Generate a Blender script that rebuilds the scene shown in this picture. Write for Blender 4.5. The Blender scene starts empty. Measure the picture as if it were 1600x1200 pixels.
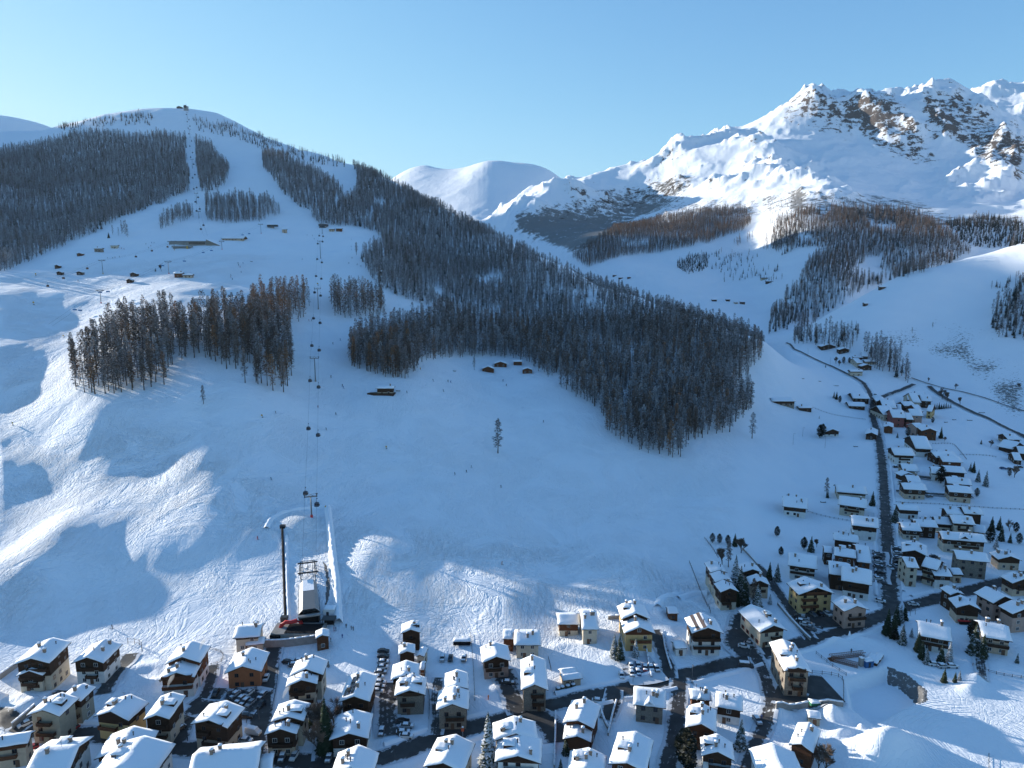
import bpy, bmesh, math, random, time
import numpy as np
from mathutils import Vector, Matrix
T0 = time.time()
random.seed(7)
rng = np.random.default_rng(11)
PI = math.pi
S = bpy.context.scene
COL = S.collection
# ------------------------------------------------------------------ camera
HC = 140.0
PITCH = math.radians(9.5)
F = 1101.0
cam_d = bpy.data.cameras.new('camera')
cam_d.sensor_width = 36.0
cam_d.lens = 36.0 * F / 1600.0
cam_d.clip_start = 1.0
cam_d.clip_end = 60000.0
cam = bpy.data.objects.new('camera', cam_d)
cam.location = (0, 0, HC)
cam.rotation_euler = (PI / 2 - PITCH, 0, 0)
COL.objects.link(cam)
S.camera = cam
# ------------------------------------------------------------------ sky and sun
SUN_EL = math.radians(10.5)
SUN_AZ = math.radians(-60.0)          # from +Y, negative = left of the view
SD = Vector((math.sin(SUN_AZ) * math.cos(SUN_EL), math.cos(SUN_AZ) * math.cos(SUN_EL), math.sin(SUN_EL)))
SKYK = ((1.0, 0.92), (1.30, 0.95), (1.6, 0.99))
W = bpy.data.worlds.new('World')
S.world = W
W.use_nodes = True
wn = W.node_tree
for n in list(wn.nodes): wn.nodes.remove(n)
wo = wn.nodes.new('ShaderNodeOutputWorld')
wb = wn.nodes.new('ShaderNodeBackground')
ws = wn.nodes.new('ShaderNodeTexSky')
ws.sky_type = 'NISHITA'
ws.sun_disc = False
ws.sun_elevation = SUN_EL
ws.sun_rotation = SUN_AZ
ws.altitude = 1900
ws.air_density = 1.0
ws.dust_density = 0.6
ws.ozone_density = 3.0
wb.inputs["Strength"].default_value = 0.15
# thin bright air near the sun: roll the very bright part of the sky off per channel
sp = wn.nodes.new('ShaderNodeSeparateColor'); cb = wn.nodes.new('ShaderNodeCombineColor'); wn.links.new(ws.outputs[0], sp.inputs[0])
for i_, (k_, top_) in enumerate(SKYK):
    a_ = wn.nodes.new('ShaderNodeMath'); a_.operation = 'MULTIPLY'; wn.links.new(sp.outputs[i_], a_.inputs[0]); a_.inputs[1].default_value = -0.30 * k_
    e_ = wn.nodes.new('ShaderNodeMath'); e_.operation = 'EXPONENT'; wn.links.new(a_.outputs[0], e_.inputs[0])
    s_ = wn.nodes.new('ShaderNodeMath'); s_.operation = 'MULTIPLY_ADD'; wn.links.new(e_.outputs[0], s_.inputs[0]); s_.inputs[1].default_value = -top_ / 0.30; s_.inputs[2].default_value = top_ / 0.30
    wn.links.new(s_.outputs[0], cb.inputs[i_])
wn.links.new(cb.outputs[0], wb.inputs[0])
wn.links.new(wb.outputs[0], wo.inputs[0])
sun_d = bpy.data.lights.new('sun', 'SUN')
sun_d.energy = 4.6
sun_d.angle = math.radians(0.5)
sun_d.color = (1.0, 0.93, 0.82)
sun = bpy.data.objects.new('sun', sun_d)
sun.rotation_euler = (-SD).to_track_quat('-Z', 'Y').to_euler()
sun.location = (0, 0, 900)
COL.objects.link(sun)
S.view_settings.view_transform = 'Standard'
S.view_settings.look = 'None'
S.view_settings.gamma = 1.0
S.view_settings.exposure = 1.1
# ------------------------------------------------------------------ helpers
def px_dir(px, py):
    """world direction of a pixel of the 1600x1200 photograph"""
    x = (px - 800.0) / F
    y = -(py - 600.0) / F
    cp, sp = math.cos(PITCH), math.sin(PITCH)
    return np.array([x, cp + y * sp, -sp + y * cp])
def px_az_te(px, py):
    d = px_dir(px, py)
    h = math.hypot(d[0], d[1])
    return math.atan2(d[0], d[1]), d[2] / h
def px_at(x, y, z):
    """pixel of a world point (vectorised)"""
    cp, sp = math.cos(PITCH), math.sin(PITCH)
    dz = z - HC
    depth = y * cp - dz * sp
    up = y * sp + dz * cp
    depth = np.where(depth < 1, 1, depth)
    return 800 + F * x / depth, 600 - F * up / depth
def smooth(t):
    t = np.clip(t, 0, 1)
    return t * t * (3 - 2 * t)
PERM = rng.permutation(4096)
GR = rng.uniform(0, 2 * PI, 4096)
def perlin(x, y):
    xi = np.floor(x).astype(np.int64); yi = np.floor(y).astype(np.int64)
    xf = x - xi; yf = y - yi
    u = xf * xf * xf * (xf * (xf * 6 - 15) + 10); v = yf * yf * yf * (yf * (yf * 6 - 15) + 10)
    def g(ix, iy, dx, dy):
        h = GR[PERM[(PERM[ix & 4095] + iy) & 4095]]
        return np.cos(h) * dx + np.sin(h) * dy
    a = g(xi, yi, xf, yf); b = g(xi + 1, yi, xf - 1, yf)
    c = g(xi, yi + 1, xf, yf - 1); d = g(xi + 1, yi + 1, xf - 1, yf - 1)
    return (a + u * (b - a)) * (1 - v) + (c + u * (d - c)) * v
def fbm(x, y, s, o=4, gain=0.5):
    r = 0; a = 1.0; f = 1.0 / s
    for i in range(o):
        r = r + a * perlin(x * f + 17.3 * i, y * f - 9.1 * i); a *= gain; f *= 2.03
    return r
def ridged(x, y, s, o=5, gain=0.55):
    r = 0; a = 1.0; f = 1.0 / s; w = 1.0
    for i in range(o):
        n = 1 - np.abs(perlin(x * f + 31.7 * i, y * f + 5.3 * i)) * 2
        n = n * n * w; w = np.clip(n * 1.6, 0, 1)
        r = r + a * n; a *= gain; f *= 2.1
    return r
# ------------------------------------------------------------------ terrain: control points (photo pixel, distance)
CP = []
def P(px, py, D): 
    az, te = px_az_te(px, py); D = D / math.cos(az); CP.append((az, math.log(D), te + HC / D))
def Z(px, D, z):          # ground height at a bearing and distance
    az = math.atan2((px - 800) / F, math.cos(PITCH)) if px > -1400 else 0
    D = D / math.cos(az); CP.append((az, math.log(D), z / D))
def ZA(az, D, z): CP.append((math.radians(az), math.log(D), z / D))
# village floor
for px in (-60, 200, 480, 700, 900, 1100, 1300, 1500, 1700):
    for D in (110, 150, 190, 225): Z(px, D, 0)
for px in (900, 1100, 1300, 1500, 1700):
    Z(px, 260, 0); Z(px, 300, 0.5 if px > 1000 else 2)
for px in (1250, 1400, 1550, 1700):
    Z(px, 350, 1); Z(px, 420, 2); Z(px, 500, 5)
Z(1150, 350, 6); Z(1400, 600, 9); Z(1550, 600, 9); Z(1000, 300, 5); Z(700, 247, 1); Z(-60, 245, 0)
# left slope
P(0, 950, 272); P(0, 850, 322); P(0, 750, 378); P(0, 650, 445); P(0, 550, 525); P(0, 470, 640); P(0, 425, 820)
P(100, 960, 266); P(100, 850, 316); P(100, 720, 392); P(130, 615, 450); P(100, 550, 525); P(100, 500, 620); P(100, 440, 760); P(100, 415, 850)
P(250, 970, 260); P(250, 860, 305); P(250, 740, 370); P(250, 620, 440); P(230, 540, 515); P(220, 470, 640); P(210, 435, 770); P(200, 395, 940); P(220, 350, 1150)
P(370, 960, 262); P(370, 860, 303); P(370, 740, 365); P(400, 625, 440); P(380, 540, 520); P(380, 480, 640); P(380, 430, 790); P(360, 385, 980); P(360, 350, 1180)
P(480, 960, 260); P(487, 880, 295); P(487, 808, 338); P(490, 740, 380); P(490, 680, 425); P(500, 600, 500); P(500, 540, 590); P(500, 480, 700); P(500, 430, 850); P(500, 380, 1080); P(510, 355, 1200)
P(620, 940, 268); P(620, 850, 318); P(620, 760, 385); P(620, 680, 440); P(640, 595, 520); P(620, 520, 660); P(600, 460, 780); P(580, 420, 900); P(570, 370, 1150)
P(780, 930, 276); P(780, 850, 325); P(780, 760, 398); P(778, 708, 440); P(770, 640, 510); P(740, 575, 630); P(740, 520, 740); P(740, 460, 900); P(740, 400, 1150); P(740, 360, 1350)
P(900, 900, 298); P(920, 800, 375); P(900, 700, 455); P(860, 595, 600); P(880, 520, 760); P(880, 450, 950)
P(1060, 850, 338); P(1060, 780, 400); P(1060, 716, 450); P(1000, 640, 540); P(1000, 560, 660); P(1000, 500, 800)
P(1200, 780, 402); P(1200, 700, 500); P(1180, 650, 570); P(1180, 590, 640); P(1130, 540, 690)
# forest ridge line (ground)
for a in ((1205, 545, 700), (1190, 530, 720), (1100, 500, 800), (1000, 468, 930), (900, 430, 1100), (850, 404, 1180), (780, 367, 1320), (700, 325, 1480), (620, 288, 1700), (560, 262, 1860), (520, 250, 2000), (450, 228, 2200), (400, 207, 2350), (340, 180, 2500), (290, 172, 2550), (220, 171, 2450), (150, 183, 2400), (95, 197, 2500), (40, 213, 2700), (0, 222, 2800)):
    P(*a)
# behind that ridge the ground falls away
for px, D, z in ((1210, 800, 30), (1120, 950, 40), (1020, 1150, 40), (920, 1400, 30), (860, 1600, 20), (780, 1900, 30), (700, 2200, 60), (620, 2600, 80), (560, 2900, 160), (450, 3200, 330), (340, 3400, 400), (220, 3400, 400), (100, 3500, 420)):
    Z(px, D, z)
# left mountain face
P(0, 400, 950); P(0, 340, 1250); P(0, 270, 1750); P(0, 232, 2200); P(100, 380, 1050); P(100, 300, 1500); P(100, 230, 2100); P(200, 330, 1300); P(200, 260, 1800); P(220, 205, 2200)
P(300, 330, 1280); P(300, 280, 1580); P(300, 220, 2100); P(380, 300, 1420); P(390, 240, 1950); P(460, 300, 1420); P(470, 260, 1700); P(540, 320, 1400); P(545, 275, 1750); P(640, 350, 1330); P(620, 310, 1560)
# far left white ridge
P(0, 180, 4600); P(40, 188, 4700); P(90, 205, 5000)
# centre peaks
P(625, 272, 5600); P(660, 262, 5800); P(700, 272, 5800); P(680, 330, 4300); P(700, 292, 4700); P(720, 270, 5000); P(760, 254, 5000); P(800, 258, 5000); P(860, 272, 4900); P(900, 300, 5200); P(760, 320, 4200); P(800, 340, 3700); P(740, 345, 3700)
# middle valley: gorge, snow terrace, brown forest
P(1200, 525, 1080); P(1230, 500, 1150); P(1200, 480, 1280); P(1130, 472, 1300); P(1040, 450, 1420); P(960, 425, 1620); P(1000, 405, 1850); P(1100, 395, 1850); P(1180, 390, 1850); P(1180, 430, 1550)
P(880, 398, 2050); P(930, 400, 1900); P(960, 350, 2300); P(1050, 370, 2050); P(1080, 330, 2350); P(1180, 330, 2250); P(1050, 312, 2600); P(1150, 285, 2700)
# right ranges: outer spur A and behind it
P(800, 348, 2700); P(850, 370, 2400); P(870, 330, 2700); P(960, 340, 2600); P(880, 285, 3050); P(950, 300, 2950); P(1000, 290, 3000)
for a in ((785, 343, 3100), (820, 312, 3200), (870, 281, 3300), (920, 264, 3350), (975, 249, 3400), (1050, 236, 3400), (1100, 216, 3400), (1150, 201, 3450), (1200, 177, 3450), (1240, 158, 3450), (1268, 148, 3450), (1300, 159, 3400), (1330, 157, 3350), (1378, 147, 3300), (1410, 154, 3300), (1435, 152, 3400), (1462, 141, 3450), (1490, 149, 3350), (1512, 162, 3300), (1530, 165, 3250), (1560, 186, 3250), (1600, 203, 3300), (1680, 230, 3300)):
    P(*a)
P(1510, 158, 5200); P(1545, 145, 5300); P(1600, 136, 5400); P(1680, 130, 5500)
for px, D, z in ((900, 4000, 250), (1050, 4200, 500), (1240, 4200, 700), (1400, 4200, 750), (1540, 4100, 720), (1680, 4000, 700)):
    Z(px, D, z)
# right face
P(1240, 330, 1950); P(1240, 380, 1650); P(1240, 440, 1350); P(1340, 330, 1950); P(1340, 400, 1500); P(1320, 460, 1250); P(1450, 350, 1750); P(1440, 400, 1450); P(1550, 350, 1750); P(1600, 350, 1700); P(1520, 390, 1500)
P(1240, 280, 2450); P(1240, 230, 2900); P(1340, 270, 2400); P(1340, 220, 2850); P(1440, 290, 2300); P(1440, 230, 2800); P(1540, 290, 2250); P(1540, 240, 2750); P(1600, 300, 2200); P(1340, 190, 3100); P(1480, 190, 3050)
# near slope on the right
for a in ((1268, 516, 930), (1300, 490, 980), (1350, 466, 1010), (1400, 441, 1030), (1450, 424, 1030), (1500, 405, 1030), (1550, 393, 1010), (1600, 378, 1000), (1700, 350, 950)): P(*a)
for px, D, z in ((1290, 1150, 20), (1350, 1200, 25), (1420, 1250, 50), (1500, 1260, 90), (1600, 1250, 120)): Z(px, D, z)
P(1230, 550, 820); P(1300, 560, 790); P(1350, 600, 700); P(1420, 600, 710); P(1350, 530, 820); P(1450, 500, 850); P(1550, 460, 880); P(1600, 440, 880); P(1500, 600, 700); P(1600, 620, 650); P(1600, 540, 740); P(1500, 540, 780); P(1600, 690, 560); P(1700, 600, 620); P(1700, 500, 750)
P(1250, 640, 610)
# outside the frame
for az, D, z in ((-44, 220, 0), (-44, 300, 12), (-44, 420, 30), (-44, 600, 60), (-44, 850, 105), (-44, 1200, 200), (-44, 2000, 520), (-44, 3000, 700), (-44, 4500, 950),
                 (-56, 220, 0), (-56, 300, 8), (-56, 450, 25), (-56, 700, 60), (-56, 1000, 130), (-56, 1600, 480), (-56, 2600, 700), (-56, 4500, 900),
                 (-72, 220, 0), (-72, 400, 30), (-72, 800, 120), (-72, 1500, 300), (-72, 3000, 500),
                 (50, 220, 0), (50, 450, 3), (50, 700, 60), (50, 1200, 300), (50, 2500, 700), (50, 5000, 1000), (66, 300, 0), (66, 800, 60), (66, 2000, 400),
                 (-40, 7500, 300), (-10, 7500, 0), (20, 7500, 300), (50, 7500, 300), (0, 60, 0), (-60, 60, 0), (60, 60, 0), (-25, 7000, 100), (-30, 3600, 500)):
    ZA(az, D, z)
CP = np.array(CP)
KX = 2.2                                 # bearing counts more than log distance
def tps_k(r2): return 0.5 * r2 * np.log(r2 + 1e-12)
def tps_fit(c, lam=2e-5):
    n = len(c); X = np.c_[c[:, 0] * KX, c[:, 1]]
    d2 = ((X[:, None] - X[None]) ** 2).sum(2)
    A = np.zeros((n + 3, n + 3)); A[:n, :n] = tps_k(d2) + lam * np.eye(n)
    A[:n, n] = 1; A[:n, n + 1:] = X; A[n, :n] = 1; A[n + 1:, :n] = X.T
    b = np.zeros(n + 3); b[:n] = c[:, 2]
    return X, np.linalg.solve(A, b)
TX, TW = tps_fit(CP)
def tps_eval(az, ld):
    sh = az.shape; q = np.c_[az.ravel() * KX, ld.ravel()]; out = np.empty(len(q)); n = len(TX)
    for i in range(0, len(q), 40000):
        s = q[i:i + 40000]
        d2 = ((s[:, None] - TX[None]) ** 2).sum(2)
        out[i:i + 40000] = tps_k(d2) @ TW[:n] + TW[n] + s @ TW[n + 1:]
    return out.reshape(sh)
# coarse table of g = z/D over (bearing, log distance), then bilinear lookups
TA = np.radians(np.linspace(-80, 72, 400)); TL = np.linspace(math.log(50), math.log(9500), 420)
GA, GL = np.meshgrid(TA, TL, indexing='ij')
TG = tps_eval(GA, GL)
def bil(tab, az, ld):
    a = np.clip((az - TA[0]) / (TA[1] - TA[0]), 0, len(TA) - 1.001); l = np.clip((ld - TL[0]) / (TL[1] - TL[0]), 0, len(TL) - 1.001)
    i = a.astype(int); j = l.astype(int); fa = a - i; fl = l - j
    return (tab[i, j] * (1 - fa) + tab[i + 1, j] * fa) * (1 - fl) + (tab[i, j + 1] * (1 - fa) + tab[i + 1, j + 1] * fa) * fl
#BUMPS
def height(x, y, detail=True):
    x = np.asarray(x, float); y = np.asarray(y, float)
    D = np.hypot(x, y); az = np.arctan2(x, y)
    z = bil(TG, az, np.log(np.maximum(D, 50))) * D
    # village floor is level
    z = z * smooth(np.maximum((y - 195) / 50, (np.abs(az) > 1.2) * 1.0))
    # mountain relief
    mw = smooth((D - 2050) / 700)
    mr = mw * (0.10 + 0.90 * smooth((np.degrees(az) + 13) / 8))
    mr = mr * (1 - 0.9 * smooth((D - 3850) / 500) * smooth((6 - np.degrees(az)) / 2))
    wx_ = x + 90 * perlin(x / 400, y / 400); wy_ = y + 90 * perlin(x / 400 + 50, y / 400)
    z = z + mr * (54 * (ridged(wx_, wy_, 900, 7, .6) - 0.9) + 16 * fbm(x, y, 300, 4) + 5 * (ridged(wy_, wx_, 190, 5, .62) - .9))
    # rolling snow relief of the slopes
    sl = smooth((y - 245) / 60)
    left = smooth((-az - 0.02) / 0.25)
    midw = sl * (1 - mw)
    z = z + midw * (2.6 * fbm(x + 90, y, 85, 2) * (0.4 + left) + 0.6 * fbm(x * 1.6, y * .7, 28, 2))
    z = z + smooth((D - 600) / 500) * 9 * fbm(x, y, 260, 4) * (1 - mw)
    # unseen hillside past the left edge, crest shaped to place the sun's shadow line
    sa, ca = math.sin(SUN_AZ), math.cos(SUN_AZ)
    ss = x * ca - y * sa; uu = x * sa + y * ca
    kb = np.interp(ss, KB_S, KB_K)
    crest = kb + math.tan(SUN_EL) * uu
    out = smooth((-np.degrees(az) - 36.7 - 2.2 * smooth((480 - D) / 210)) / 1.3)
    top = crest - np.abs(uu - KB_U) * 0.10 * smooth(np.abs(uu - KB_U) / 600) - 0.5
    z = z * (1 - out) + out * np.minimum(np.where(uu > 700, np.maximum(z, top), z), crest)
    for bx, by, rx, ry, rot, h in BUMPS:
        dx = x - bx; dy = y - by; c, s = math.cos(rot), math.sin(rot)
        u = (dx * c + dy * s) / rx; v = (-dx * s + dy * c) / ry
        q = u * u + v * v
        z = z + h * np.exp(-q * 1.6)
    for bx, by, rx, ry, rot, h in HILLS:
        dx = x - bx; dy = y - by; c, s_ = math.cos(rot), math.sin(rot)
        u = (dx * c + dy * s_) / rx; v = (-dx * s_ + dy * c) / ry
        z = z + h * np.exp(-(u * u + v * v) * 1.3) * smooth((y - 238) / 30)
    if PIT:
        sd = poly_sd(x, y, PIT); z = z - 4.5 * smooth((-sd + .6) / 2.2)
    for (mx, my, r, hh) in MOUND:
        q = np.hypot(x - mx, y - my) / r; z = z + hh * np.exp(-q ** 2 * 1.5)
    return z
BUMPS = []
BUMPS = []
PIT = []
MOUND = [(-103, 330, 15, 3.2)]
HILLS = [(-216, 300, 26, 50, .15, 11.5), (-66, 300, 19, 48, -.35, 2.6), (-175, 372, 26, 30, .3, 3.0), (12, 292, 18, 30, -.4, 1.2), (-250, 420, 30, 40, .2, 3.5)]  # slope humps added to cast bands of shade over the snow
def poly_sd(x, y, poly):
    """signed distance to a polygon, negative inside"""
    d = np.full(np.shape(x), 1e9); ins = np.zeros(np.shape(x), bool); n = len(poly)
    for i in range(n):
        x1, y1 = poly[i]; x2, y2 = poly[(i + 1) % n]
        ex, ey = x2 - x1, y2 - y1; t = np.clip(((x - x1) * ex + (y - y1) * ey) / (ex * ex + ey * ey), 0, 1)
        d = np.minimum(d, np.hypot(x - x1 - t * ex, y - y1 - t * ey))
        if y1 != y2: ins ^= ((y1 > y) != (y2 > y)) & (x < ex * (y - y1) / ey + x1)
    return np.where(ins, -d, d)
KB_U = 1700.0
KB_S = [-3000, 60, 120, 160, 200, 236, 260, 303, 321, 350, 394, 442, 502, 700, 1000, 1300, 2500]
KB_K = [-64, -62, -62, -62, -62, -62, -62, -58, -58, -58, -56, -30, 18, 70, 150, 180, 180]  # unseen crest profile, tuned so its cast shadow ends along the village
def ground(x, y): return float(height(np.array([x]), np.array([y]))[0])
def flat(px, py, z=0.0):
    d = px_dir(px, py); t = (z - HC) / d[2]; return (d[0] * t, d[1] * t)
# snow heaps, ploughed banks and the building pit (photo pixel, radii, turn, height)
for px, py, rx, ry, rot, h in ((1392, 1172, 11, 7.5, .3, 6.5), (1372, 1185, 8, 6, 0, 3.5), (1216, 1116, 4, 3, .4, 2.2), (1300, 1117, 5, 3.5, 1.2, 3.2), (1247, 1168, 4, 3, 0, 1.5), (1345, 1137, 1.2, 1.2, 0, 1.4), (1313, 1148, 5, 2.5, .5, 1.8), (1330, 1172, 6, 3, .2, 1.6),
                               (1525, 1062, 4, 3, .5, 2.2), (1516, 1078, 6, 4, .3, 2.0), (1318, 1008, 9, 3, -.3, 1.6), (1346, 1000, 8, 3, -.3, 1.3), (1300, 1006, 5, 2.5, -.3, 1.2), (1040, 950, 9, 3, 1.0, 2.0), (1075, 948, 9, 4, .6, 1.8), (1098, 955, 6, 4, .2, 1.6), (1030, 965, 4, 10, .1, 1.6), (1058, 985, 8, 5, .3, 1.8), (1050, 1003, 6, 4, .3, 1.4),
                               (58, 1092, 7, 4, .8, 1.6), (35, 1108, 6, 3, .8, 1.4), (45, 1085, 5, 3, .8, 1.3), (215, 1045, 7, 4, .4, 1.2), (245, 1065, 5, 3, .4, 1.0), (935, 1002, 11, 6, -.4, 1.3), (915, 1015, 10, 5, -.4, 1.0), (965, 1028, 6, 4, 0, 1.2), (775, 1078, 6, 4, .2, 1.1), (745, 1090, 6, 5, .2, .9), (1000, 1020, 6, 3, 0, 1.2), (880, 1010, 6, 4, .1, 1.0)):
    bx_, by_ = flat(px, py); BUMPS.append((bx_, by_, rx, ry, rot, h))
PIT = [flat(*p) for p in ((1322, 1062), (1385, 1044), (1412, 1055), (1440, 1078), (1440, 1092), (1400, 1112), (1366, 1132), (1330, 1105))]
_march = np.exp(np.linspace(math.log(120), math.log(9500), 1500))
def hit(px, py, dmin=120, dmax=9000):
    """where the ray of a photo pixel first meets the terrain"""
    az, te = px_az_te(px, py)
    m = _march[(_march >= dmin) & (_march <= dmax)]
    xs = m * math.sin(az); ys = m * math.cos(az)
    f = height(xs, ys) - (HC + m * te)
    k = np.argmax(f > 0)
    if f[k] <= 0: k = len(m) - 1
    if k == 0: D = m[0]
    else:
        t = -f[k - 1] / (f[k] - f[k - 1]); D = m[k - 1] + t * (m[k] - m[k - 1])
    return (D * math.sin(az), D * math.cos(az), ground(D * math.sin(az), D * math.cos(az)))
def at_z(px, py, z):
    d = px_dir(px, py); t = (z - HC) / d[2]
    return (d[0] * t, d[1] * t, z)
def mesh_np(name, V, Fq, smooth_=True):
    """V (n,3), Fq (m,4) quads -> mesh"""
    me = bpy.data.meshes.new(name)
    V = np.asarray(V, np.float32); Fq = np.asarray(Fq, np.int32); k = Fq.shape[1]
    me.vertices.add(len(V)); me.vertices.foreach_set('co', V.ravel())
    me.loops.add(Fq.size); me.loops.foreach_set('vertex_index', Fq.ravel())
    me.polygons.add(len(Fq)); me.polygons.foreach_set('loop_start', np.arange(0, Fq.size, k, dtype=np.int32))
    me.polygons.foreach_set('loop_total', np.full(len(Fq), k, np.int32))
    if smooth_: me.polygons.foreach_set('use_smooth', np.ones(len(Fq), bool))
    me.update(calc_edges=True); me.validate()
    return me
# ------------------------------------------------------------------ materials
def new_mat(name):
    m = bpy.data.materials.new(name); m.use_nodes = True
    nt = m.node_tree; b = nt.nodes['Principled BSDF']
    return m, nt, b
def N(nt, t, **k):
    n = nt.nodes.new(t)
    for a, v in k.items():
        if a in n.inputs: n.inputs[a].default_value = v
        else: setattr(n, a, v)
    return n
def math_n(nt, op, a, b=None, c=None, clamp=False):
    n = nt.nodes.new('ShaderNodeMath'); n.operation = op; n.use_clamp = clamp
    for i, v in enumerate((a, b, c)):
        if v is None: continue
        if isinstance(v, (int, float)): n.inputs[i].default_value = v
        else: nt.links.new(v, n.inputs[i])
    return n.outputs[0]
def mix_c(nt, f, a, b):
    n = nt.nodes.new('ShaderNodeMix'); n.data_type = 'RGBA'
    for i, v in ((0, f), (6, a), (7, b)):
        if isinstance(v, (int, float)): n.inputs[i].default_value = v
        elif isinstance(v, tuple): n.inputs[i].default_value = v + (1,) if len(v) == 3 else v
        else: nt.links.new(v, n.inputs[i])
    return n.outputs[2]
def ramp(nt, f, stops):
    n = nt.nodes.new('ShaderNodeValToRGB'); nt.links.new(f, n.inputs[0])
    e = n.color_ramp.elements
    while len(e) < len(stops): e.new(0.5)
    for q, (p, c) in zip(e, stops): q.position = p; q.color = (c, c, c, 1) if isinstance(c, (int, float)) else c + (1,)
    return n.outputs[0]
# terrain material: snow, with rock, scrub and worn ground where the attribute says
mt_ter, nt, b = new_mat('snow_ground')
tc = N(nt, 'ShaderNodeTexCoord'); obj_c = tc.outputs['Object']
def noise(nt, vec, scale, detail=4, rough=0.5, dist=0):
    n = N(nt, 'ShaderNodeTexNoise', Scale=scale, Detail=detail, Roughness=rough, Distortion=dist); nt.links.new(vec, n.inputs['Vector']); return n.outputs[0]
def attr(nt, name):
    n = N(nt, 'ShaderNodeAttribute', attribute_name=name); return n.outputs['Fac']
at_rock, at_scrub, at_track, at_dirt = (attr(nt, a) for a in ('rock', 'scrub', 'track', 'dirt'))
n1 = noise(nt, obj_c, 0.02, 8, 0.62); n2 = noise(nt, obj_c, 0.030, 10, 0.74)
nr = noise(nt, obj_c, 0.25, 6, 0.65)
rockf = math_n(nt, 'ADD', at_rock, math_n(nt, 'MULTIPLY_ADD', n2, 2.4, -1.2))
rockf = ramp(nt, rockf, ((0.50, 0.0), (0.56, 1.0)))
n3 = noise(nt, obj_c, 0.008, 5, 0.6)
rc = mix_c(nt, n3, (0.10, 0.085, 0.08), (0.30, 0.215, 0.15))
rc = mix_c(nt, ramp(nt, nr, ((.35, 0.0), (.65, 1.0))), rc, (0.09, 0.08, 0.078))
snow = mix_c(nt, noise(nt, obj_c, 0.05, 3), (0.80, 0.83, 0.87), (0.86, 0.88, 0.90))
col = mix_c(nt, rockf, snow, rc)
sepd = N(nt, 'ShaderNodeSeparateXYZ'); nt.links.new(obj_c, sepd.inputs[0]); farf = math_n(nt, 'GREATER_THAN', sepd.outputs[1], 1400.0)
sn_ = math_n(nt, 'ADD', math_n(nt, 'MULTIPLY', noise(nt, obj_c, 0.35, 8, 0.75), math_n(nt, 'SUBTRACT', 1.0, farf)), math_n(nt, 'MULTIPLY', noise(nt, obj_c, 0.035, 10, 0.78), farf))
sc = math_n(nt, 'ADD', at_scrub, math_n(nt, 'MULTIPLY_ADD', sn_, 2.4, -1.2))
scf = ramp(nt, sc, ((0.45, 0.0), (0.62, 1.0)))
col = mix_c(nt, math_n(nt, 'MULTIPLY', scf, 0.85), col, (0.075, 0.065, 0.05))
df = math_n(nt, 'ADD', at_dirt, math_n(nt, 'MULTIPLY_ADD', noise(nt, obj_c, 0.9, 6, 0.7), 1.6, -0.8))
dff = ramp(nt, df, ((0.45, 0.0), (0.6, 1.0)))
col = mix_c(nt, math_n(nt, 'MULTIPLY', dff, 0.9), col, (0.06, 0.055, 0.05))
nt.links.new(col, b.inputs['Base Color'])
b.inputs['Roughness'].default_value = 0.75
b.inputs['Specular IOR Level'].default_value = 0.25
# snow surface bump: wind ripple, off-piste tracks, lumps
mp = N(nt, 'ShaderNodeMapping'); nt.links.new(obj_c, mp.inputs[0]); mp.inputs['Rotation'].default_value = (0, 0, 0.5); mp.inputs['Scale'].default_value = (1.0, 0.30, 1.0)
t1 = noise(nt, mp.outputs[0], 0.50, 5, 0.62, 1.4)
t2 = noise(nt, obj_c, 0.9, 6, 0.62, 0.5)
patch = ramp(nt, noise(nt, obj_c, 0.030, 5, 0.68, 0.8), ((0.40, 0.04), (0.56, 1.0)))
# ski tracks: thin lines of warped rings
def lines(sc, dist, seedx, thin):
    mq = N(nt, 'ShaderNodeMapping'); nt.links.new(obj_c, mq.inputs[0]); mq.inputs['Location'].default_value = (seedx, seedx * .7, 0)
    nn = noise(nt, mq.outputs[0], sc, 1, 0.4, dist)
    return ramp(nt, math_n(nt, 'PINGPONG', math_n(nt, 'MULTIPLY', nn, 14.0), 0.5), ((0.0, 0.0), (thin, 1.0)))
tl = math_n(nt, 'ADD', lines(0.022, 1.6, 3.0, .10), lines(0.035, 2.2, 31.0, .12))
h = math_n(nt, 'MULTIPLY', math_n(nt, 'MULTIPLY', t1, at_track), patch)
h = math_n(nt, 'ADD', math_n(nt, 'MULTIPLY', h, 1.7), math_n(nt, 'MULTIPLY', t2, 0.16))
h = math_n(nt, 'ADD', h, math_n(nt, 'MULTIPLY', math_n(nt, 'MULTIPLY', tl, 0.11), math_n(nt, 'ADD', at_track, 0.25)))
cxy = flat(1545, 1165); vs = N(nt, 'ShaderNodeVectorMath', operation='SUBTRACT'); nt.links.new(obj_c, vs.inputs[0]); vs.inputs[1].default_value = (cxy[0], cxy[1], 0)
vm = N(nt, 'ShaderNodeVectorMath', operation='MULTIPLY'); nt.links.new(vs.outputs[0], vm.inputs[0]); vm.inputs[1].default_value = (0.85, 1, 0)
vl = N(nt, 'ShaderNodeVectorMath', operation='LENGTH'); nt.links.new(vm.outputs[0], vl.inputs[0]); rr_ = math_n(nt, 'ADD', vl.outputs['Value'], math_n(nt, 'MULTIPLY', noise(nt, obj_c, 0.06, 2), 5.0))
ringm = ramp(nt, math_n(nt, 'DIVIDE', rr_, 40.0), ((0.14, 0.0), (0.17, .6), (0.30, .15), (0.42, 1.0), (0.62, 1.0), (0.68, 0.0)))
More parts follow.
